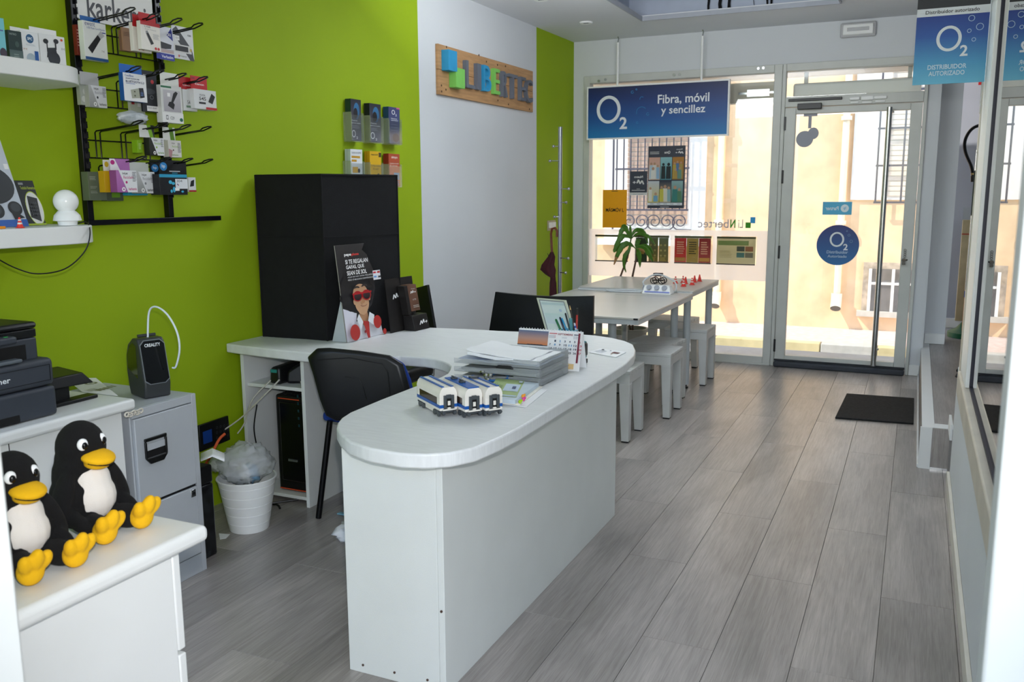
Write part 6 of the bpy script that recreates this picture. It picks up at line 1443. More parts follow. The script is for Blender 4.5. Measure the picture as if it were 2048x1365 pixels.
def canopy(b):
    prof = [((1104, 504), .010, .008), ((1103, 514), .026, .02), ((1096, 530), .045, .03), ((1096, 540), .058, .032), ((1101, 550), .036, .028), ((1106, 556), .018, .02), ((1106, 566), .026, .024), ((1106, 590), .030, .026), ((1106, 620), .02, .02), ((1106, 650), .006, .006)]
    vs = []; n = 22
    for i, (pp, r, ry) in enumerate(prof):
        c = ony(*pp, YU)
        for j in range(n): a = 2*math.pi*j/n; f = 1+.16*math.sin(j*math.pi*8/n+i*.4); vs.append(c+Vector((r*f*math.cos(a), ry*f*math.sin(a), 0)))
    b.add(vs, [(i*n+(j+1) % n, i*n+j, (i+1)*n+j, (i+1)*n+(j+1) % n) for i in range(len(prof)-1) for j in range(n)])
part('folded_canopy', MRN, t, canopy, ang=180)
part('tie_strap', MRN, t, lambda b: b.lathe([(.021, 0), (.022, .008), (.021, .016)], ony(1106, 559, YU), 16)); part('rib_tip', BLACK, t, lambda b: b.tube([ony(1098, 514, YU-.02), ony(1095, 507, YU-.03)], .002, 6))
# light switches
q = onw(1102, 450, .001); 
t = thing('light_switch', (q.x, q.y, q.z-.05), 'double white light switch with a beige frame on the green wall', 'switch')
y0, y1 = onw(1094, 450).y, onw(1110, 450).y; zz0, zz1 = onw(1102, 461).z, onw(1102, 441).z
part('frame_plate', mat('beige_switch_frame', '#B9AE92', .5), t, lambda b: b.box(wl(y0, .0), wl(y0, .010), y0, y1, zz0, zz1), bev=.003)
for k in range(2): w_ = (y1-y0-.03)/2; part('rocker', PLASW, t, lambda b: b.box(wl(y0, .0105), wl(y0, .020), y0+.012+k*(w_+.004), y0+.012+k*(w_+.004)+w_, zz0+.02, zz1-.015), bev=.003)
# door mat
c4 = [onz(x, y, .001) for x, y in ((1670, 838), (1827, 850), (1835, 800), (1693, 790))]
c4[1].x = c4[2].x = min(jx-.03, .06); c4[1].y -= .0
b = MB(); b.hexa(c4, [c+Vector((0, 0, .011)) for c in c4]); o = b.build('door_mat', mat('charcoal_mat', '#1E1F21', .95, var=.5, scale=60, bump=1.0, bscale=260), None, bev=.004); tag(o, 'charcoal ribbed door mat on the floor before the entrance', 'mat')
# right recess: hose, green base with post, orange tank, tripod foot
YR = 8.35
hp = [ony(x, y, 7.9) for x, y in ((1975, 250), (1955, 252), (1940, 262), (1930, 282), (1931, 305), (1942, 332), (1946, 352))]
o = cable('rubber_hose', hp, .012, BLACK, 'black rubber hose hanging in a curve in the recess on the right', 'hose'); part('hose_nozzle', BLACK, o, lambda b: b.cyl(ony(1946, 352, 7.9), ony(1946, 364, 7.9), .017, 12)); part('collar', mat('brass_collar', '#A08C60', .4, .8), o, lambda b: b.cyl(ony(1946, 346, 7.9), ony(1946, 350, 7.9), .015, 12))
gz = .2225; g0_ = onz(1905, 676, gz)
t = thing('sign_post', (g0_.x+.12, g0_.y+.1, gz), 'tall cream post panel standing on a green base in the recess', 'post')
part('green_base', mat('dark_green_plastic', '#0F5A34', .5), t, lambda b: b.lathe([(.16, 0), (.16, .04), (.10, .07), (.05, .13), (0, .13)], (g0_.x+.12, g0_.y+.1, gz), 26))
xa, xb2 = ony(1910, 600, g0_.y+.1).x, ony(1938, 600, g0_.y+.1).x; zp = ony(1930, 440, g0_.y+.1).z
part('panel', mat('cream_panel', '#B5A987', .6, var=.1), t, lambda b: b.box(xa+.01, xb2+.12, g0_.y+.08, g0_.y+.12, gz+.131, zp), bev=.004); bx('red_band', mat('red_band', '#A8402E', .6), t, xa+.011, xb2+.119, g0_.y+.078, g0_.y+.0798, zp-.12, zp-.11); bx('clear_top', CLEAR, t, xa+.01, xb2+.12, g0_.y+.09, g0_.y+.11, zp+.001, zp+.10)
q = onz(1926, 688, gz); 
t = thing('orange_canister', (q.x+.06, q.y, gz), 'rounded orange canister with a blue tag in front of the cream post', 'canister')
part('tank', mat('orange_plastic', '#C97A1E', .5, var=.05), t, lambda b: b.lathe([(.045, 0), (.07, .02), (.078, .12), (.078, .42), (.06, .50), (.02, .54), (0, .54)], (q.x+.06, q.y, gz), 28)); part('blue_tag', mat('blue_tag', '#1B4FB0', .5), t, lambda b: b.box(q.x-.024, q.x+.03, q.y-.083, q.y-.079, gz+.38, gz+.43))
q = onz(1912, 757, gz+.002); o = part('tripod_foot', BLACK, None, lambda b: (b.tube([q+Vector((0,0,.008)), q+Vector((.05, .06, .10)), q+Vector((.16, .2, .42))], .008, 8), b.ell(q+Vector((.012, .01, .05)), (.014, .008, .014)))); tag(o, 'black tripod leg foot standing on the raised platform', 'tripod')
q = ony(1965, 165, 8.58); tag(bx('red_sign', mat('red_plate', '#B01E1E', .5), None, q.x-.03, q.x+.2, 8.57, 8.58, q.z-.02, q.z+.2), 'small red plate high on the recess wall below the hanging poster', 'sign')
# ================================================================ WALL SIGN (board with solid letters)
def letter3d(b, ch, y0, y1, z0, z1, off0, off1):
    cu = bpy.data.curves.new('t', 'FONT'); cu.body = ch; cu.size = 1; cu.extrude = .5; cu.resolution_u = 4; cu.offset = .0
    o = bpy.data.objects.new('t', cu); me = o.to_mesh(); V = [v.co.copy() for v in me.vertices]; Fc = [list(p.vertices) for p in me.polygons]; o.to_mesh_clear(); bpy.data.objects.remove(o); bpy.data.curves.remove(cu)
    xa, xb = min(v.x for v in V), max(v.x for v in V); ya, yb2 = min(v.y for v in V), max(v.y for v in V)
    out = []
    for v in V:
        y = y0+(y1-y0)*(v.x-xa)/(xb-xa); z = z0+(z1-z0)*(v.y-ya)/(yb2-ya); out.append((wl(y, off0+(off1-off0)*(v.z+.5)), y, z))
    b.add(out, Fc)
WOOD = mat('pine_board', '#B88E62', .6, var=.18, scale=3, stretch=(3, 2, 22), bump=.3, bscale=20)
o0 = .022; c_tl, c_tr, c_br, c_bl = [onw(x, y, o0) for x, y in ((877.5, 83), (1066.5, 146), (1065.5, 227), (876.5, 185.5))]
y0, y1 = (c_tl.y+c_bl.y)/2, (c_tr.y+c_br.y)/2; z1 = (c_tl.z+c_tr.z)/2; z0 = (c_bl.z+c_br.z)/2
t = thing('shop_sign_board', (wl(y0, .01), (y0+y1)/2, z0), 'pine board sign with blue, green and grey solid letters on the white wall', 'sign')
hz = (z1-z0)/2
for k in range(2):
    part('board', WOOD, t, lambda b: b.hexa([(wl(y0, .001), y0, z0+hz*k+.001), (wl(y0, o0), y0, z0+hz*k+.001), (wl(y1, o0), y1, z0+hz*k+.001), (wl(y1, .001), y1, z0+hz*k+.001)], [(wl(y0, .001), y0, z0+hz*(k+1)-.001), (wl(y0, o0), y0, z0+hz*(k+1)-.001), (wl(y1, o0), y1, z0+hz*(k+1)-.001), (wl(y1, .001), y1, z0+hz*(k+1)-.001)]), bev=.002)
LG, LB_, LGR = mat('grey_letter', '#666C78', .6, var=.05), mat('blue_letter', '#2C93C4', .6, var=.05), mat('green_letter', '#7CC65E', .6, var=.05)
L3 = [('L', 933, 951, 121, 177.5, LG), ('I', 955, 963, 126, 180.5, LG), ('B', 967.5, 983, 130, 184, LB_), ('E', 989, 1000.5, 136.5, 189.5, LGR), ('R', 1005.5, 1016.5, 142, 195, LG), ('T', 1018.5, 1036, 147.5, 198.5, LG), ('E', 1042, 1052.5, 153, 202.5, LG), ('C', 1053.5, 1066, 158, 206.5, LG)]
for ch, xa, xb, ya, yb2, mt in L3:
    a, c_ = onw(xa, ya, .052), onw(xb, yb2, .052); tt_ = onw((xa+xb)/2, ya+1.5, .052); b_ = onw((xa+xb)/2, yb2-1, .052)
    part('letter', mt, t, lambda b: letter3d(b, ch, a.y, c_.y, b_.z, tt_.z, o0+.0005, .052))
for (xa, ya, xb, yb2, mt, nm) in ((897.5, 101, 914.5, 142, LB_, 'square'), (912.5, 137, 930, 176, LGR, 'square')):
    a, c_ = onw(xa, (ya+yb2)/2, .075), onw(xb, (ya+yb2)/2, .075); tz_, bz_ = onw((xa+xb)/2, ya, .075).z, onw((xa+xb)/2, yb2, .075).z
    part(nm, mt, t, lambda b: b.hexa([(wl(a.y, o0+.0005), a.y, bz_), (wl(a.y, .075), a.y, bz_), (wl(c_.y, .075), c_.y, bz_), (wl(c_.y, o0+.0005), c_.y, bz_)], [(wl(a.y, o0+.0005), a.y, tz_), (wl(a.y, .075), a.y, tz_), (wl(c_.y, .075), c_.y, tz_), (wl(c_.y, o0+.0005), c_.y, tz_)]), bev=.001)
KN = mat('knot', '#4A3020', .8)
for px, py in ((893, 94), (958, 110.5), (973, 123.5), (995, 130), (1011, 132.5), (883, 171), (892, 179.5), (1017, 209), (1059, 218.5), (883.5, 183), (996, 201)):
    q = onw(px, py, o0+.0008); part('nail_hole', KN, t, lambda b: b.cyl((q.x-.0015, q.y, q.z), (q.x+.0004, q.y, q.z), .007, 8))
# ================================================================ HANGING BLUE SIGN
YS = 7.26
q = [ony(x, y, YS) for x, y in ((1174, 173.5), (1460, 158.5), (1456, 268), (1173, 283))]
x0, x1 = (q[0].x+q[3].x)/2, (q[1].x+q[2].x)/2; z1 = (q[0].z+q[1].z)/2; z0 = (q[2].z+q[3].z)/2
t = thing('hanging_sign', ((x0+x1)/2, YS, z0), 'wide dark blue sign in a white frame hanging in front of the shop window', 'sign')
b = MB(); f = .012
b.box(x0, x1, YS, YS+.04, z0, z0+f).box(x0, x1, YS, YS+.04, z1-f, z1).box(x0, x0+f, YS, YS+.04, z0+f, z1-f).box(x1-f, x1, YS, YS+.04, z0+f, z1-f); b.build('frame', PLASW, t, bev=.0)
bx('panel', mat('blue_sign_panel', '#0A2A66', .5), t, x0+f, x1-f, YS+.004, YS+.036, z0+f, z1-f)
p = Pan((x0+f, YS+.0035, z0+f), (1, 0, 0), (0, 0, 1)); p.N = Vector((0, -1, 0)); w_, h_ = x1-x0-2*f, z1-z0-2*f
p.rect(0, 0, w_, h_*.35, '#0A78B8', '#0A5299'); p.k -= 1; p.rect(0, h_*.35, w_, h_*.75, '#0A5299', '#0A2F70'); p.k -= 1; p.rect(0, h_*.75, w_, h_, '#0A2F70', '#081E50')
o2mark(p, w_*.155, h_*.56, h_*.255, '#E4E9F0')
p.text('Fibra, móvil', w_*.515, h_*.60, w_*.875, h_*.80, '#E4E9F0', .035); p.text('y sencillez', w_*.54, h_*.38, w_*.85, h_*.58, '#E4E9F0', .035)
for a, c_, r in ((.33, .88, .03), (.36, .93, .02), (.40, .74, .045), (.40, .48, .11), (.445, .44, .03), (.37, .28, .025)): p.ring(w_*a, h_*c_, h_*r, h_*r, h_*.012, h_*.012, '#1F77B4', n=16, a0=40, a1=200 if r > .04 else 360)
p.build('print', t)
for px in (1235, 1403):
    xr_ = ony(px, 150, YS+.02).x; part('hanging_rod', PLASW, t, lambda b: b.cyl((xr_, YS+.02, z1), (xr_, YS+.02, CZ-.05), .010, 10)); part('ceiling_hook', CHROME, t, lambda b: b.tube([(xr_, YS+.02, CZ-.05), (xr_+.006, YS+.02, CZ-.02), (xr_, YS+.02, CZ-.003)], .005, 6))
# ================================================================ POSTER BY THE PARTITION
YPo = onx(1986, 110, .2226).y
x0 = ony(1830, 90, YPo).x; x1 = px1-.022; z0 = ony(1900, 167, YPo).z; zA = ony(1905, 30, YPo).z; zB = ony(1905, 14, YPo).z
t = thing('hanging_poster', ((x0+x1)/2, YPo, z0), 'blue portrait poster with a white band hanging beside the glass partition', 'poster')
bx('sheet', mat('blue_poster_sheet', '#2A78B8', .5), t, x0, x1, YPo, YPo+.003, z0, CZ-.004)
p = Pan((x0, YPo-.0005, z0), (1, 0, 0), (0, 0, 1)); p.N = Vector((0, -1, 0)); w_ = x1-x0; h_ = zA-z0
p.rect(0, 0, w_, h_*.3, '#5FB8DA', '#3F9CCE'); p.k -= 1; p.rect(0, h_*.3, w_, h_*.7, '#3F9CCE', '#1457AC'); p.k -= 1; p.rect(0, h_*.7, w_, h_, '#1457AC', '#103A94'); p.k -= 1
hb_ = ony(1905, 14, YPo).z-z0; p.rect(0, h_, w_, hb_+.0, '#E6EBF2'); p.k -= 1; p.rect(0, hb_, w_, CZ-z0-.006, '#23272F')
p.text('Distribuidor autorizado', w_*.12, h_+(hb_-h_)*.3, w_*.86, h_+(hb_-h_)*.75, '#23272F', .03)
o2mark(p, w_*.47, h_*.66, w_*.175, '#E8EEF4')
p.text('DISTRIBUIDOR', w_*.20, h_*.215, w_*.74, h_*.285, '#C8E2F0', .05); p.text('AUTORIZADO', w_*.22, h_*.12, w_*.72, h_*.19, '#C8E2F0', .05)
for a, c_, r in ((.76, .93, .045), (.88, .80, .052), (.74, .75, .03), (.81, .62, .03)): p.ring(w_*a, h_*c_, w_*r, w_*r, w_*.008, w_*.008, '#B8D4EC', n=18)
p.build('print', t)
# ================================================================ LEAFLET HOLDERS ON THE GREEN WALL
def holder(xa, xb, ya, yb2, xl, cols, ops, lab, low=False, base=None):
    off = .045
    a, c_ = onw(xa, (ya+yb2)/2, off), onw(xb, (ya+yb2)/2, off); tz_ = onw((xa+xb)/2, ya+2, off).z; bz_ = onw((xa+xb)/2, yb2-1, off).z if base is None else base
    t = thing('leaflet_holder', (wl(a.y, .02), (a.y+c_.y)/2, bz_-.004), lab+', in a clear wall holder', 'holder', 'clear leaflet holders on the green wall')
    H_ = tz_-bz_
    part('leaflets', mat('stack_'+cols[1:], cols, .6, var=.25, scale=3, stretch=(80, 1, 1)), t, lambda b: b.hexa([(wl(a.y, .006), a.y, bz_), (wl(a.y, off-.002), a.y, bz_), (wl(c_.y, off-.002), c_.y, bz_), (wl(c_.y, .006), c_.y, bz_)], [(wl(a.y, .010), a.y, tz_), (wl(a.y, off+.001), a.y, tz_), (wl(c_.y, off+.001), c_.y, tz_), (wl(c_.y, .010), c_.y, tz_)]), smooth=False)
    p = Pan.fit((wl(a.y, off+.001), a.y, tz_), (wl(c_.y, off+.001), c_.y, tz_), (wl(a.y, off-.002), a.y, bz_), .0003); ops(p); p.build('print', t)
    g = .006
    part('clear_pocket', CLEAR, t, lambda b: (b.hexa([(wl(a.y-g, off+.006), a.y-g, bz_-.004), (wl(a.y-g, off+.009), a.y-g, bz_-.004), (wl(c_.y+g, off+.009), c_.y+g, bz_-.004), (wl(c_.y+g, off+.006), c_.y+g, bz_-.004)], [(wl(a.y-g, off+.006), a.y-g, bz_+H_*.62), (wl(a.y-g, off+.009), a.y-g, bz_+H_*.62), (wl(c_.y+g, off+.009), c_.y+g, bz_+H_*.62), (wl(c_.y+g, off+.006), c_.y+g, bz_+H_*.62)])), smooth=False)
    for yy in (a.y-g-.003, c_.y+g): part('clear_side', mat('acrylic_side', '#C9D2B8', .15, alpha=.3), t, lambda b: b.box(wl(yy, .001), wl(yy, off+.009), yy, yy+.0025, bz_-.004, bz_+H_*.68), smooth=False)
    part('clear_floor', MATS['acrylic_side'], t, lambda b: b.box(wl(a.y, .001), wl(a.y, off+.009), a.y-g, c_.y+g, bz_-.008, bz_-.0045), smooth=False)
def dark(p):
    p.rect(0, 0, 1, 1, '#5A5A6A', '#1C2030'); p.disc(.55, .72, .28, .2, '#245A88', '#2C6FA0'); p.disc(.45, .66, .2, .13, '#15151E'); p.text('Prepárate', .08, .46, .6, .50, '#E0E4EA', .05); p.text('para lo nuevo', .05, .40, .9, .44, '#E0E4EA', .05); p.textlines(.1, .3, .8, .38, 3, '#9AA0AA', .3); p.ring(.22, .16, .18, .09, .05, .022, '#EDEFF2'); p.text('2', .46, .04, .60, .10, '#EDEFF2', .05)
def blue(p):
    p.rect(0, 0, 1, 1, '#4A5A7E', '#3A3F72'); p.rect(.7, .96, 1, 1, '#D05A90'); p.ring(.42, .86, .15, .065, .05, .018, '#EDEFF2'); p.text('2', .6, .76, .72, .82, '#EDEFF2', .05); p.text('Número', .2, .67, .75, .70, '#E8ECF2', .05); p.text('seguridad', .2, .62, .8, .65, '#E8ECF2', .05)
    for k in range(3): p.rect(.15, .52-.08*k, .8, .525-.08*k, '#AEB8D0')
    p.disc(.6, .16, .3, .12, '#2A3050')
def whitel(p):
    p.rect(0, 0, 1, 1, '#DFE3E8'); p.text('CALIDAD DE SIEMPRE', .1, .88, .9, .93, '#4A5464'); p.rect(.08, .76, .8, .82, '#C8982C'); p.rect(.08, .66, .5, .72, '#C8982C'); p.rect(.15, .36, .6, .52, '#D8A838'); p.disc(.68, .42, .1, .06, '#2A2A30'); p.text('14€', .25, .2, .55, .3, '#2A2E38', .05)
def yel(p):
    p.rect(0, 0, 1, 1, '#DDB010'); p.text('masmóvil', .1, .88, .7, .93, '#2A2418', .05); p.rect(.78, .84, 1, .97, '#4A3A18'); p.text('¿Te has mudado', .05, .55, .95, .61, '#2A2418'); p.text('de casa?', .25, .47, .75, .53, '#2A2418'); p.rect(0, .18, .6, .30, '#8A2064'); p.disc(.72, .3, .12, .07, '#3A3018'); p.text('10,95', .05, .02, .8, .15, '#F4F0E4', .06)
def redl(p):
    p.rect(0, 0, 1, 1, '#B24A2C'); p.text('simyo', .25, .84, .8, .93, '#F0E4DC', .05); p.text('Cambia el modo', .1, .68, .9, .73, '#F0E0D4'); p.text('de contratar', .1, .61, .8, .66, '#F0E0D4'); p.rect(.45, .2, .95, .42, '#3C8CC0'); p.text('15', .55, .02, .9, .16, '#2A78B8', .06)
holder(702, 722.5, 197, 282, 686, '#14342C', dark, 'dark leaflets with a large white O, top row left')
holder(739.5, 762, 206, 285, 728, '#101820', dark, 'dark leaflets with a large white O, top row middle')
holder(777.5, 799.5, 213, 288, 764, '#143E6A', blue, 'blue leaflets, top row right')
bz3 = onw(712, 372, .045).z
holder(701.5, 725, 297, 372, 690, '#B8C4CC', whitel, 'white leaflets with mustard bands, bottom row left', base=bz3)
holder(740, 762.5, 301, 372, 730, '#C8960C', yel, 'yellow leaflets with a purple band, bottom row middle', base=bz3)
holder(777.5, 799.5, 306, 372, 771, '#8E2A18', redl, 'rust red leaflets, bottom row right', base=bz3)
# ================================================================ WALL RACK
RK = mat('black_gloss_rack', '#0A0A10', .25, var=.1)
t = thing('wall_rack', onw(250, 445, .01), 'black metal wall rack with rows of wire hooks and two notched uprights', 'rack')
ya = (onw(148, 0, .02).y+onw(175, 445, .02).y)/2; yb3 = (onw(320, 100, .02).y+onw(338, 437, .02).y)/2
zb = onw(175, 445, .02).z; ztp2 = onw(148, -60, .02).z
bx('upright', RK, t, wl(ya, .001), wl(ya, .030), ya-.013, ya+.013, zb, ztp2, bev=.002)
bx('upright', RK, t, wl(yb3, .001), wl(yb3, .030), yb3-.013, yb3+.013, zb, ztp2, bev=.002)
ye = onw(440, 437, .03).y
part('foot_bar', RK, t, lambda b: b.hexa([(wl(ya, .012), ya-.02, zb-.012), (wl(ya, .037), ya-.02, zb-.012), (wl(ye, .037), ye, zb-.012), (wl(ye, .012), ye, zb-.012)], [(wl(ya, .012), ya-.02, zb+.008), (wl(ya, .037), ya-.02, zb+.008), (wl(ye, .037), ye, zb+.008), (wl(ye, .012), ye, zb+.008)]), bev=.001)
def teeth(b):
    n = 22
    for yy in (ya, yb3):
        for k in range(n):
            z_ = zb+.09+(ztp2-zb-.1)*k/n; b.box(wl(yy, .0302), wl(yy, .040), yy+.004, yy+.008, z_, z_+.018); b.box(wl(yy, .0355), wl(yy, .040), yy+.004, yy+.008, z_+.0185, z_+.024)
b = MB(); teeth(b); x = b.build('hook_teeth', RK, t, smooth=False); x['kind'] = 'stuff'
rows = [((269, 17), (175, 43)), ((281, 130), (181, 157)), ((285, 241), (184, 262)), ((292, 314), (190, 337))]
tips = [[(269, 17), (318, 27), (363, 37), (405, 49)], [(281, 130), (327, 141), (372, 149), (415, 157)], [(285, 241), (335, 248), (381, 251), (422, 254)], [(292, 314), (340, 316), (385, 318), (425, 320)]]
HOOKOFF = .27
for r in range(4):
    zt_ = sum(onw(x_, y_, HOOKOFF).z for x_, y_ in tips[r])/4; ztb = zt_-.028
    yy0, yy1 = ya+.012, yb3-.0
    for dz in (-.035, -.10): part('cross_bar', RK, t, lambda b: b.tube([(wl(yy0, .03), yy0, ztb+dz), (wl(yy1, .03), yy1, ztb+dz)], .0028, 6))
    for (px, py) in tips[r]:
        ty_ = onw(px, py, HOOKOFF).y; s_ = .011
        def hook(b):
            L_ = [(wl(ty_, .034), ty_-s_, ztb-.10), (wl(ty_, .034), ty_-s_, ztb-.006), (wl(ty_, .042), ty_-s_, ztb), (wl(ty_, HOOKOFF-.05), ty_-s_*.8, zt_-.012), (wl(ty_, HOOKOFF-.03), ty_-s_*1.3, zt_-.004), (wl(ty_, HOOKOFF-.008), ty_-s_, zt_+.001), (wl(ty_, HOOKOFF), ty_, zt_+.002)]
            R_ = [(p_[0], 2*ty_-p_[1], p_[2]) for p_ in L_[::-1][1:]]
            b.tube(L_+R_, .0028, 6)
        part('wire_hook', RK, t, hook)
# rack header
tl_, tr_, bl_ = onw(154, -30, .036), onw(303, 0, .036), onw(156, 35, .036)
y0, y1 = onw(155, 20, .036).y, onw(309, 40, .036).y; z0 = onw(156, 35, .036).z; 
z0 = (onw(156, 36, .036).z+onw(300, 66, .036).z)/2
t = MB().box(wl(y0, .031), wl(y0, .035), y0, y1, z0, z0+.26).build('header_panel', PAPER, None); tag(t, 'white header panel with dark lettering at the top of the black wall rack', 'sign')
p = Pan((wl(y0, .0352), y0, z0), (0, 1, 0), (0, 0, 1), .0005); w_ = y1-y0; p.text('karkemis', w_*.12, .012, w_*1.0, .095, '#4A4C54', .03); p.disc(w_*.56, .135, w_*.09, w_*.09, '#8CA02A'); p.build('print', t)
# ---- goods
def prod(name, label, px, off, th, side, ops, cat='box', tab=None, group='packaged goods hanging on the wall rack', front=True, skew=0):
    x0_, yT, x1_, yB = px; cx_ = (x0_+x1_)/2; cy_ = (yT+yB)/2
    ya_, yb_ = onw(x0_, cy_, off).y, onw(x1_, cy_, off).y; zT, zB = onw(cx_, yT, off).z, onw(cx_, yB, off).z
    X = wl((ya_+yb_)/2, off)
    o = bx(name, mat('card_'+side[1:], side, .45, var=.03), None, X-th, X, ya_, yb_, zB, zT, bev=min(.0012, th*.2)); tag(o, label, cat, group)
    p = Pan.fit((X+.0002, ya_, zT), (X+.0002, yb_, zT), (X+.0002, ya_, zB), .00025); run(p, ops)
    if p.b.f: p.build('print', o)
    if tab:
        (ta, tT, tb_, tB), tc = tab[0], tab[1]; a, c_ = onw(ta, (tT+tB)/2, off-th*.5).y, onw(tb_, (tT+tB)/2, off-th*.5).y; z_a = onw((ta+tb_)/2, tT, off-th*.5).z
        h_ = bx('hang_tab', mat('card_'+tc[1:], tc, .5, var=.03), o, X-th*.5-.0008, X-th*.5, a, c_, zT+.0003, z_a, smooth=False)
        if len(tab) > 2: q = Pan.fit((X-th*.5+.0002, a, z_a), (X-th*.5+.0002, c_, z_a), (X-th*.5+.0002, a, zT), .0002); run(q, tab[2]); q.build('print', h_)
    return o
def run(p, ops):
    for o in ops:
        k = o[0]
        if k == 'r': p.rect(*o[1:])
        elif k == 't': p.text(*o[1:7], o[7] if len(o) > 7 else .0)
        elif k == 'd': p.disc(*o[1:])
        elif k == 'p': p.poly(o[1], o[2])
        elif k == 'l': p.textlines(*o[1:])
        elif k == 'o': p.ring(*o[1:])
def inkjet(c1, c2, tcol='#2A2C30', hl=None):
    return [('r', 0, 0, 1, 1, c1, c2), ('p', [(.12, 1), (1, 1), (1, 0), (.52, 0)], '#E4E6EA'), ('t', 'Inkjet', .3, .78, .56, .92, '#2A2C30', .03), ('t', 'Reciclado', .34, .62, .84, .76, hl or '#9A9CA4'), ('d', .47, .46, .05, .06, hl or tcol), ('l', .78, .5, .97, .96, 8, '#5A5E66', .4), ('t', 'karkemis', .55, .1, .95, .22, tcol, .03), ('d', .3, .14, .09, .1, '#F2F2F2'), ('d', .3, .14, .04, .045, c1)]
# back ones first in each row
prod('small_box', 'dark red small box behind the card reader box, top row left', (154, 50, 163, 110), .05, .02, '#7A2620', [('l', .1, .3, .9, .9, 6, '#D8A8A0', .4)])
prod('card_reader_box', 'white box with a black USB card reader, top row left', (168, 45, 214, 121), .085, .026, '#E9ECEA', [('t', 'ewent', .08, .88, .52, .98, '#4A4E8C'), ('t', 'USB Multi Card Reader', .15, .81, .95, .86, '#5A6AA0'), ('r', .8, .74, .96, .77, '#3A4A9C'), ('r', 0, 0, 1, .075, '#1F5490'),
     ('p', [(.13, .30), (.60, .68), (.72, .58), (.30, .17)], '#1B1C20'), ('p', [(.60, .68), (.74, .80), (.90, .68), (.72, .58)], '#B9BCC0'), ('t', '7 €', .72, .24, .84, .29, '#6A4A4A')], tab=((160, 34, 200, 48), '#1F5FA8'))
prod('brown_envelope', 'brown kraft packet in the middle of the top row', (241, 62, 262, 103), .075, .01, '#8C6A50', [('l', .2, .6, .8, .85, 4, '#5A4030', .3)])
prod('brown_envelope', 'second brown kraft packet, in front and slightly right of the other', (245, 57, 275, 103), .10, .008, '#9A7658', [('l', .1, .65, .7, .85, 3, '#5A4030', .3)])
prod('audio_adapter_box', 'white and red adapter box behind its twin in the top row', (266, 48, 302, 104), .175, .018, '#E6E2DA', [('r', 0, .86, 1, 1, '#B01E24'), ('d', .3, .1, .06, .05, '#C02028'), ('d', .5, .1, .06, .05, '#C02028')], tab=((265, 29, 278, 46), '#C02028'))
prod('audio_adapter_box', 'white and red box with a black USB stick, front one in the top row', (282, 45, 321, 101), .205, .020, '#E9E6E0', [('r', 0, .87, 1, 1.0, '#B81E26'), ('t', 'USB', .2, .79, .5, .85, '#5A5A60'), ('t', 'Audio Adapter', .2, .71, .8, .75, '#6A6A74'), ('p', [(.26, .58), (.37, .62), (.62, .26), (.48, .20)], '#1B1C20'), ('p', [(.24, .66), (.33, .69), (.37, .62), (.26, .58)], '#8A8C90'), ('l', .6, .42, .95, .62, 6, '#9A9CA4', .3), ('d', .7, .09, .06, .05, '#C02028'), ('d', .84, .09, .06, .05, '#C02028')], tab=((277, 27, 311, 43), '#C02028'))
prod('memory_stick_card', 'blister card with a dark memory stick and blue foot, top row third', (318, 54, 347, 120), .13, .004, '#DDE0EA', [('p', [(.55, .75), (.9, 1), (.98, .6)], '#1C2E8C'), ('t', '32', .62, .74, .84, .82, '#FFFFFF', .05), ('p', [(0, .30), (.8, .36), (.85, .48), (0, .54)], '#2A2C34'), ('r', 0, .22, .98, .33, '#C8A8A0', '#B8B0B8'), ('r', -.25, 0, 1, .19, '#1C2E9C'), ('t', 'Verbatim', .1, .05, .9, .14, '#E8ECF8', .04)])
prod('memory_stick_card', 'white card with a black rectangular memory stick, top row right', (345, 54, 387, 119), .10, .004, '#E0E2E6', [('p', [(0, .85), (.2, .98), (.9, .35), (1, .0), (.8, 0), (.2, .6)], '#3A3C42'), ('r', .05, .20, .88, .44, '#D8D8D8'), ('r', .1, .24, .72, .40, '#17181C'), ('d', .84, .32, .05, .05, '#C8B060'), ('r', .1, .56, .32, .70, '#F0F0F0'), ('t', '12 €', .14, .6, .28, .66, '#3A3A40'), ('t', '128', .72, .74, .88, .79, '#2A2A30', .04), ('t', 'Kingston', .3, .06, .62, .12, '#3A3A40'), ('p', [(.22, .05), (.27, .05), (.27, .12), (.22, .12)], '#B82028')])
# second row
prod('ink_box', 'grey and white ink box with pebble print, second row left', (178, 172, 213, 215), .075, .025, '#B4B8B2', inkjet('#9A9C9C', '#C4C6C6'), tab=((160, 145, 197, 176), '#B9BBBC'))
prod('ink_box', 'pale pebble patterned ink box at the far left of the second row', (160, 150, 176, 210), .052, .02, '#AEB4AC', [('d', .4, .2, .3, .1, '#D0D4D0'), ('d', .6, .45, .3, .1, '#C8CCC8'), ('r', 0, .7, .6, 1, '#DDE0E0')])
prod('clear_blister', 'clear blister with red details behind the remote control card', (260, 195, 290, 232), .12, .012, '#B9C0B0', [('r', .1, .6, .3, .9, '#A03030'), ('r', .5, .5, .7, .95, '#E0E0E0')])
prod('remote_card', 'dark card with a grey game remote, second row middle', (283, 142, 315, 224), .165, .008, '#1E2026', [('r', .15, .88, .7, .90, '#9AA0A8'), ('d', .7, .74, .1, .05, '#B83038'), ('d', .5, .5, .35, .07, '#3A3E44'), ('o', .6, .36, .12, .05, .03, .015, '#6A6E74'), ('r', .25, .02, 1, .15, '#E4E4E4'), ('t', 'CA-01 ADAPT', .3, .08, .9, .12, '#3A3A40')])
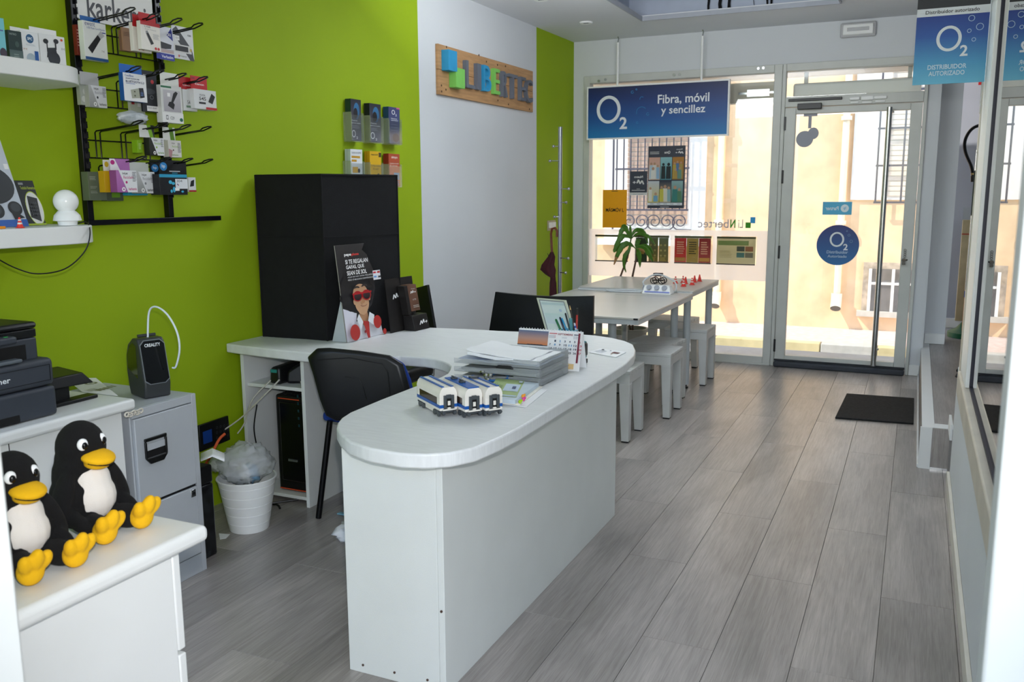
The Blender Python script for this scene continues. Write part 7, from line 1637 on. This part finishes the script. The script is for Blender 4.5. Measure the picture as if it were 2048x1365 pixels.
prod('bluetooth_box', 'white and blue box with a tiny silver USB adapter, second row front', (247, 148, 293, 203), .215, .022, '#1F58A4', [('r', 0, 0, 1, 1, '#E8EAEC'), ('t', 'CoolBox', .08, .87, .46, .95, '#2A50A0', .03), ('t', 'ADAPTADOR USB', .1, .78, .7, .83, '#2A3464', .04), ('t', 'BLUETOOTH 5.3', .1, .66, .9, .74, '#2A3464', .05), ('r', .1, .62, .5, .635, '#3A5AB0'), ('p', [(.28, .40), (.66, .50), (.68, .14), (.32, .10)], '#A8AC9C'), ('p', [(.64, .50), (.84, .52), (.88, .18), (.68, .13)], '#22252A'), ('r', .42, .33, .48, .38, '#4A4A3A'), ('r', .42, .18, .48, .23, '#4A4A3A'), ('t', 'coolbox', .7, .22, .82, .42, '#6A8AC8')], tab=((238, 130, 283, 146), '#1F66BC'))
prod('car_charger_box', 'tall white box with a black car charger in a clear window, second row', (323, 172, 365, 246), .185, .03, '#D8DAD8', [('r', 0, .93, .5, .98, '#1F6A44'), ('r', .1, .30, .92, .88, '#A8A4AC', '#C0BEC4'), ('p', [(.28, .46), (.55, .36), (.62, .50), (.52, .58), (.36, .56)], '#16161A'), ('p', [(.44, .54), (.56, .56), (.80, .82), (.70, .86), (.58, .80)], '#1E1E22'), ('r', .28, .70, .42, .80, '#F0F0F0'), ('r', .0, 0, 1, .27, '#E9EAEA'), ('r', .16, .08, .26, .2, '#4A4A50'), ('r', .18, .10, .24, .18, '#E9EAEA'), ('t', 'C29', .36, .09, .54, .17, '#4A4A50'), ('d', .88, .1, .08, .05, '#1F6A54')], tab=((320, 146, 357, 170), '#E0E2DE'))
prod('cartridge_box', 'white and red ink cartridge box behind its twin, second row right', (366, 180, 394, 222), .165, .03, '#D4D6D8', [('t', '546', .3, .3, .6, .5, '#3A3A40'), ('r', .2, .15, .6, .25, '#6A8A70')], tab=((357, 154, 383, 184), '#B82028', [('t', 'Canon', .3, .3, .9, .45, '#F0E0E0', .05)]))
prod('cartridge_box', 'white and red ink cartridge box with a red hanging tab, rightmost of the second row', (388, 180, 433, 219), .185, .045, '#D9DBDD', [('t', 'PIXMA', .25, .66, .5, .76, '#5A5A60'), ('t', '545', .22, .44, .52, .62, '#3A3A40', .03), ('r', .2, .26, .5, .36, '#2A2A30'), ('p', [(.62, .4), (.78, .85), (.94, .7), (.8, .3)], '#17181C'), ('r', .5, .0, 1, .12, '#B82028')], tab=((381, 153, 414, 180), '#C02028', [('t', 'Canon', .25, .35, .8, .5, '#F4E4E4', .05), ('r', .05, .75, .25, .9, '#8C1820')]))
o = None
vs, fs = crumple(onw(265, 236, .15), (.03, .062, .022), .22, 4.4, 22, 14); o = MB().add(vs, fs).build('foil_packet', mat('silvery_white_foil', '#CBD2D8', .3, var=.15, scale=40, bump=.3), None, ang=60); tag(o, 'silvery white packet lying on the hooks of the third row', 'packet')
pk = Pan.fit(onw(236, 232, .20), onw(272, 226, .20), onw(238, 247, .20), .001)
for k in range(6): pk.rect(.1, .1+.13*k, .95, .14+.13*k, '#8A949A'); pk.k -= 1
pk.k += 1; pk.build('print', o)
# third row
prod('ink_box', 'green, black and white ink box, front one in the third row', (299, 276, 328, 311), .165, .03, '#22241F', inkjet('#1E1F1C', '#2E3028', '#6A9A20', '#8CB82C'), tab=((278, 250, 308, 276), '#DDE0DC', [('p', [(.5, 1), (.75, 1), (.95, 0), (.7, 0)], '#7CB020'), ('p', [(.75, 1), (1, 1), (1, 0), (.95, 0)], '#22241F')]))
prod('ink_box', 'green and white ink box with a pink corner, right one in the third row', (337, 281, 363, 315), .135, .03, '#E0DEDA', [('p', [(0, .5), (.3, .4), (.2, .0), (0, 0)], '#B88A90'), ('t', 'Inkjet', .25, .75, .5, .88, '#3A3C40'), ('t', 'Reciclado', .28, .58, .75, .7, '#8CB82C'), ('d', .35, .42, .05, .05, '#6A4A50'), ('l', .7, .3, .95, .9, 8, '#5A5E66', .4), ('t', 'karkemis', .2, .1, .7, .2, '#6A9A20')], tab=((325, 255, 350, 278), '#DDE0DC', [('p', [(.5, 1), (.8, 1), (.95, 0), (.6, 0)], '#5C8A20')]))
prod('ink_box', 'lime green ink box side hidden behind the third row front box', (275, 280, 285, 306), .14, .03, '#86B41E', [('l', .2, .3, .8, .8, 5, '#D8E8B0', .3)])
# fourth row
prod('ink_box', 'olive grey bag-wrapped ink box, lowest at the left of the fourth row', (177, 344, 212, 401), .10, .035, '#5E6852', [('r', 0, 0, 1, 1, '#606A56'), ('p', [(.75, 1), (1, 1), (1, .6)], '#7CA818'), ('l', .08, .72, .45, .86, 4, '#B8BEB0', .3), ('l', .08, .42, .5, .52, 3, '#A8AEA0', .3), ('l', .08, .25, .5, .35, 3, '#A8AEA0', .3)])
prod('ink_box', 'green and grey ink box lower behind the magenta one', (213, 380, 247, 402), .09, .03, '#4E5848', [('r', .3, .3, .8, .8, '#6A9A20')])
prod('ink_box', 'yellow ink box left of the magenta box, fourth row', (209, 342, 224, 385), .15, .03, '#C49A10', [('r', 0, 0, 1, 1, '#C49A10', '#D8AC18')], tab=((206, 320, 220, 341), '#E4E2DC', [('d', .5, .6, .3, .25, '#C8A818')]))
prod('ink_box', 'magenta ink box, front one of the fourth row', (233, 341, 274, 385), .195, .035, '#8E4A88', inkjet('#A860A8', '#B878B8', '#C02878', '#C02878'), tab=((219, 318, 259, 340), '#B070B4', [('p', [(0, 0), (0, 1), (.25, 1), (.5, 0)], '#E8E6EA'), ('d', .14, .68, .11, .2, '#B82880')]))
prod('ink_box', 'grey and white ink box right of the magenta box, fourth row', (273, 344, 310, 387), .17, .03, '#B0B4B4', inkjet('#8E9292', '#C4C6C6', '#2A2C30', '#8A8C94'), tab=((259, 325, 297, 343), '#C4C8C4'))
prod('ink_box', 'cyan edged ink box seen low behind the grey and white one', (256, 384, 296, 391), .12, .03, '#2A9AC0', [])
prod('printer_cartridge_box', 'black and light blue cartridge box, back one at the left', (304, 346, 322, 388), .15, .03, '#14161C', [('r', 0, .78, 1, .9, '#2C9CC4')], tab=((299, 322, 318, 345), '#101218', [('d', .55, .4, .38, .32, '#2C84C8'), ('t', 'hp', .35, .28, .75, .55, '#E8F0F8', .05)]))
prod('printer_cartridge_box', 'black box with a light blue band and butterflies, front one in the fourth row', (319, 349, 375, 390), .205, .05, '#14161C', [('r', 0, .85, 1, 1, '#2C9CC4'), ('d', .38, .62, .06, .09, '#3CB0D8'), ('d', .48, .56, .06, .07, '#3CB0D8'), ('d', .50, .26, .05, .14, '#3CB0D8'), ('d', .40, .18, .04, .08, '#3CB0D8'), ('d', .80, .16, .05, .05, '#3CB0D8'), ('r', .55, .30, 1, .78, '#E4E8EE'), ('t', '304', .6, .62, .8, .74, '#3A3E48'), ('d', .62, .52, .02, .03, '#2A60A8'), ('d', .65, .48, .02, .03, '#B83040'), ('r', .52, .20, .68, .34, '#F0F0F0')], tab=((318, 321, 373, 348), '#0E1014', [('d', .15, .55, .13, .3, '#2C84C8'), ('t', 'hp', .09, .4, .21, .7, '#E8F0F8', .05), ('r', .35, .2, .75, .26, '#C8CCD4'), ('r', .45, .08, .65, .13, '#2C9CC4')]))
prod('cartridge_box', 'small white box with a red stripe at the right end of the fourth row', (377, 355, 392, 384), .12, .04, '#DCDEE0', [('p', [(.15, .35), (.35, .75), (.8, .85), (.7, .4)], '#17181C'), ('r', 0, .0, 1, .12, '#A81C24')])
# ================================================================ SHELVES
zu = onw(20, 176, 0).z; Xf = onz(0, 146, zu).x; ztop_s = onx(0, 110, Xf).z
ye_s = onx(152, 170, Xf+.0-.08).y
def shelf(nm, z0, z1, yend, lab):
    pts = [(wl(1.0), .9), (Xf, .9), (Xf, yend-.16)]+arc((Xf-.14, yend-.16), .14, .16, 0, 90, 12)[1:]+[(wl(yend)+.001, yend)]
    b = MB(); b.prism(pts, z0, z1); o = b.build(nm, WHITE, None, bev=.003, ang=30); tag(o, lab, 'shelf', 'floating shelves with rounded ends'); return o
shelf('wall_shelf', zu, ztop_s, onx(151, 165, Xf-.11).y, 'upper white floating shelf with a rounded end on the green wall')
zl1 = onx(100, 455, Xf).z; zl0 = onx(100, 492, Xf).z
shelf('wall_shelf', zl0, zl1, onx(179, 470, Xf-.11).y, 'lower white floating shelf with a rounded end above the printer')
def goods(name, label, px, off, th, side, ops, zbot, cat='box', lean=0, tab=None):
    x0_, yT, x1_ = px; ya_, yb_ = onw(x0_, yT+30, off).y, onw(x1_, yT+30, off).y; zT = onw((x0_+x1_)/2, yT, off).z; X = wl((ya_+yb_)/2, off)
    b = MB(); b.hexa([(X-th, ya_, zbot), (X, ya_, zbot), (X, yb_, zbot), (X-th, yb_, zbot)], [(X-th-lean, ya_, zT), (X-lean, ya_, zT), (X-lean, yb_, zT), (X-th-lean, yb_, zT)])
    o = b.build(name, mat('card_'+side[1:], side, .45, var=.03), None, bev=.001); tag(o, label, cat, 'packaged goods on the wall shelves')
    p = Pan.fit((X-lean+.0002, ya_, zT), (X-lean+.0002, yb_, zT), (X+.0002, ya_, zbot), .00025); run(p, ops)
    if p.b.f: p.build('print', o)
    if tab: a, c_ = onw(tab[0], tab[2], off-th).y, onw(tab[1], tab[2], off-th).y; bx('hang_tab', PAPER, o, X-th-.0015-lean, X-th-.0003-lean, a, c_, zT-.03, onw((tab[0]+tab[1])/2, tab[2], off-th).z)
    return o
zz = ztop_s+.001; zbm = zz-.0
goods('earphone_box', 'white box showing black wireless earphones, rightmost on the upper shelf', (80, 71, 131), .17, .04, '#E6E8EA', [('p', [(.24, .34), (.30, .62), (.62, .66), (.66, .44), (.5, .38)], '#2A2E34'), ('d', .52, .34, .24, .2, '#343A42', '#23272D'), ('d', .24, .80, .10, .07, '#22252A'), ('r', .26, .5, .30, .76, '#22252A'), ('d', .64, .84, .10, .07, '#22252A'), ('r', .58, .6, .64, .80, '#22252A'), ('d', .86, .9, .05, .035, '#D8502A'), ('t', '25 €', .82, .62, .96, .68, '#3A3A40')], zz, tab=(58, 112, 57))
goods('plug_box', 'white box with a round blue emblem and a blue plug, middle of the upper shelf', (43, 64, 78), .185, .04, '#E4E7EA', [('d', .5, .80, .22, .13, '#2A5A84'), ('t', 'SPC', .36, .76, .64, .84, '#E8F0F4', .05), ('l', .25, .6, .8, .66, 2, '#A8B4BE', .3), ('t', '19 €', .08, .46, .3, .51, '#B07040'), ('d', .48, .22, .26, .16, '#A8B8C4'), ('r', .70, .14, .92, .46, '#1F58A0'), ('d', .95, .12, .08, .05, '#6A8AB8')], zz, tab=(41, 60, 58))
goods('dark_phone_box', 'dark green box with pale lower half, left on the upper shelf', (18, 62, 45), .19, .04, '#2A3C3C', [('r', 0, 0, 1, .42, '#6A7C7C', '#4E6262'), ('d', .6, .6, .15, .09, '#3E5450'), ('t', 'INTRO', .1, .86, .6, .92, '#A8B8B4'), ('l', .3, .1, .8, .34, 4, '#A8B8B4', .25)], zz, tab=(20, 41, 54))
goods('cyan_card', 'light cyan blister card cut off by the left picture edge on the upper shelf', (-26, 34, 10), .20, .01, '#7CC8D4', [('r', .5, .7, .9, .73, '#5A6AA0'), ('d', .8, .2, .2, .12, '#4A4050')], zz)
zz = zl1+.001
goods('phone_mount_blister', 'large pale blister pack with a round black phone holder on the lower shelf', (-70, 275, 44), .20, .012, '#B9C0CC', [('r', 0, 0, 1, 1, '#B4BCC8', '#C2C8D0'), ('r', .7, .95, .86, .97, '#3A4A8C'), ('t', 'for phone', .45, .86, .92, .93, '#4A4E7C'), ('d', .55, .48, .42, .22, '#24262A', '#34383E'), ('r', .9, .66, .98, .72, '#E8E8E8'), ('d', .5, .19, .14, .09, '#1D1F22'), ('d', .5, .2, .09, .06, '#34383C'), ('d', .85, .21, .13, .08, '#1D1F22'), ('d', .86, .22, .09, .05, '#34383C'), ('p', [(.74, .2), (.78, .08), (.98, .1), (.86, .16)], '#1D1F22'), ('r', 0, .0, 1, .08, '#2A5AA8')], zz, lean=.10)
goods('keypad_box', 'black box with a numeric keypad in a white circle on the lower shelf', (50, 361, 88), .13, .03, '#14181A', [('d', .65, .38, .42, .36, '#DCDEDC'), ('o', .65, .38, .44, .38, .02, .02, '#B4C828', 30), ('p', [(.30, .18), (.42, .66), (.92, .60), (.80, .08)], '#17191C'), ('t', 'Teclado Numerico', .2, .80, .98, .87, '#B4C43A', .02), ('r', .15, .90, .4, .95, '#8A8E90'), ('r', 0, 0, 1, .04, '#9AB01C')]+[('r', .42+.09*i, .22+.08*j, .48+.09*i, .27+.08*j, '#3A3E42') for i in range(4) for j in range(4)], zz, lean=.05)
cq = onx(136, 452, Xf-.09); cX, cY = Xf-.09, cq.y
t = thing('security_camera', (cX, cY, zz), 'round white pan camera with a ball head standing on the lower shelf', 'camera')
rr_ = .041
part('foot', PLASW, t, lambda b: b.lathe([(rr_*.72, 0), (rr_*.78, .014), (rr_*1.1, .016), (rr_*1.0, .034), (rr_*.7, .048), (rr_*.3, .054), (0, .054)], (cX, cY, zz), 32)); part('ball_head', mat('gloss_white_plastic', '#F0F2F0', .15, var=.01), t, lambda b: b.ell((cX, cY, zz+.05+rr_*.75), (rr_*.98, rr_*.98, rr_*.98), None, 32, 20))
cable('camera_cable', [(cX+.01, cY+rr_*.8, zz+.006), (cX+.02, cY+rr_*1.5, zz+.008), onx(180, 470, Xf+.01), onx(168, 505, Xf), onx(130, 538, Xf-.03), onx(75, 548, Xf-.05), onx(30, 536, Xf-.05), onx(-10, 515, Xf-.05)], .0022, BLACK, 'thin black cable hanging from the white camera below the lower shelf')
cone(Vector((Xf-.025, onx(43, 460, Xf-.02).y, zz)), .034, 1, 'small red and white toy cone at the edge of the lower wall shelf')
q = onx(4, 459, Xf-.02); o = bx('orange_block', mat('orange_brick', '#E89018', .4), None, Xf-.035, Xf-.01, q.y-.03, q.y+.006, zz, zz+.008, bev=.001); tag(o, 'tiny orange and blue brick at the left end of the lower shelf', 'brick')
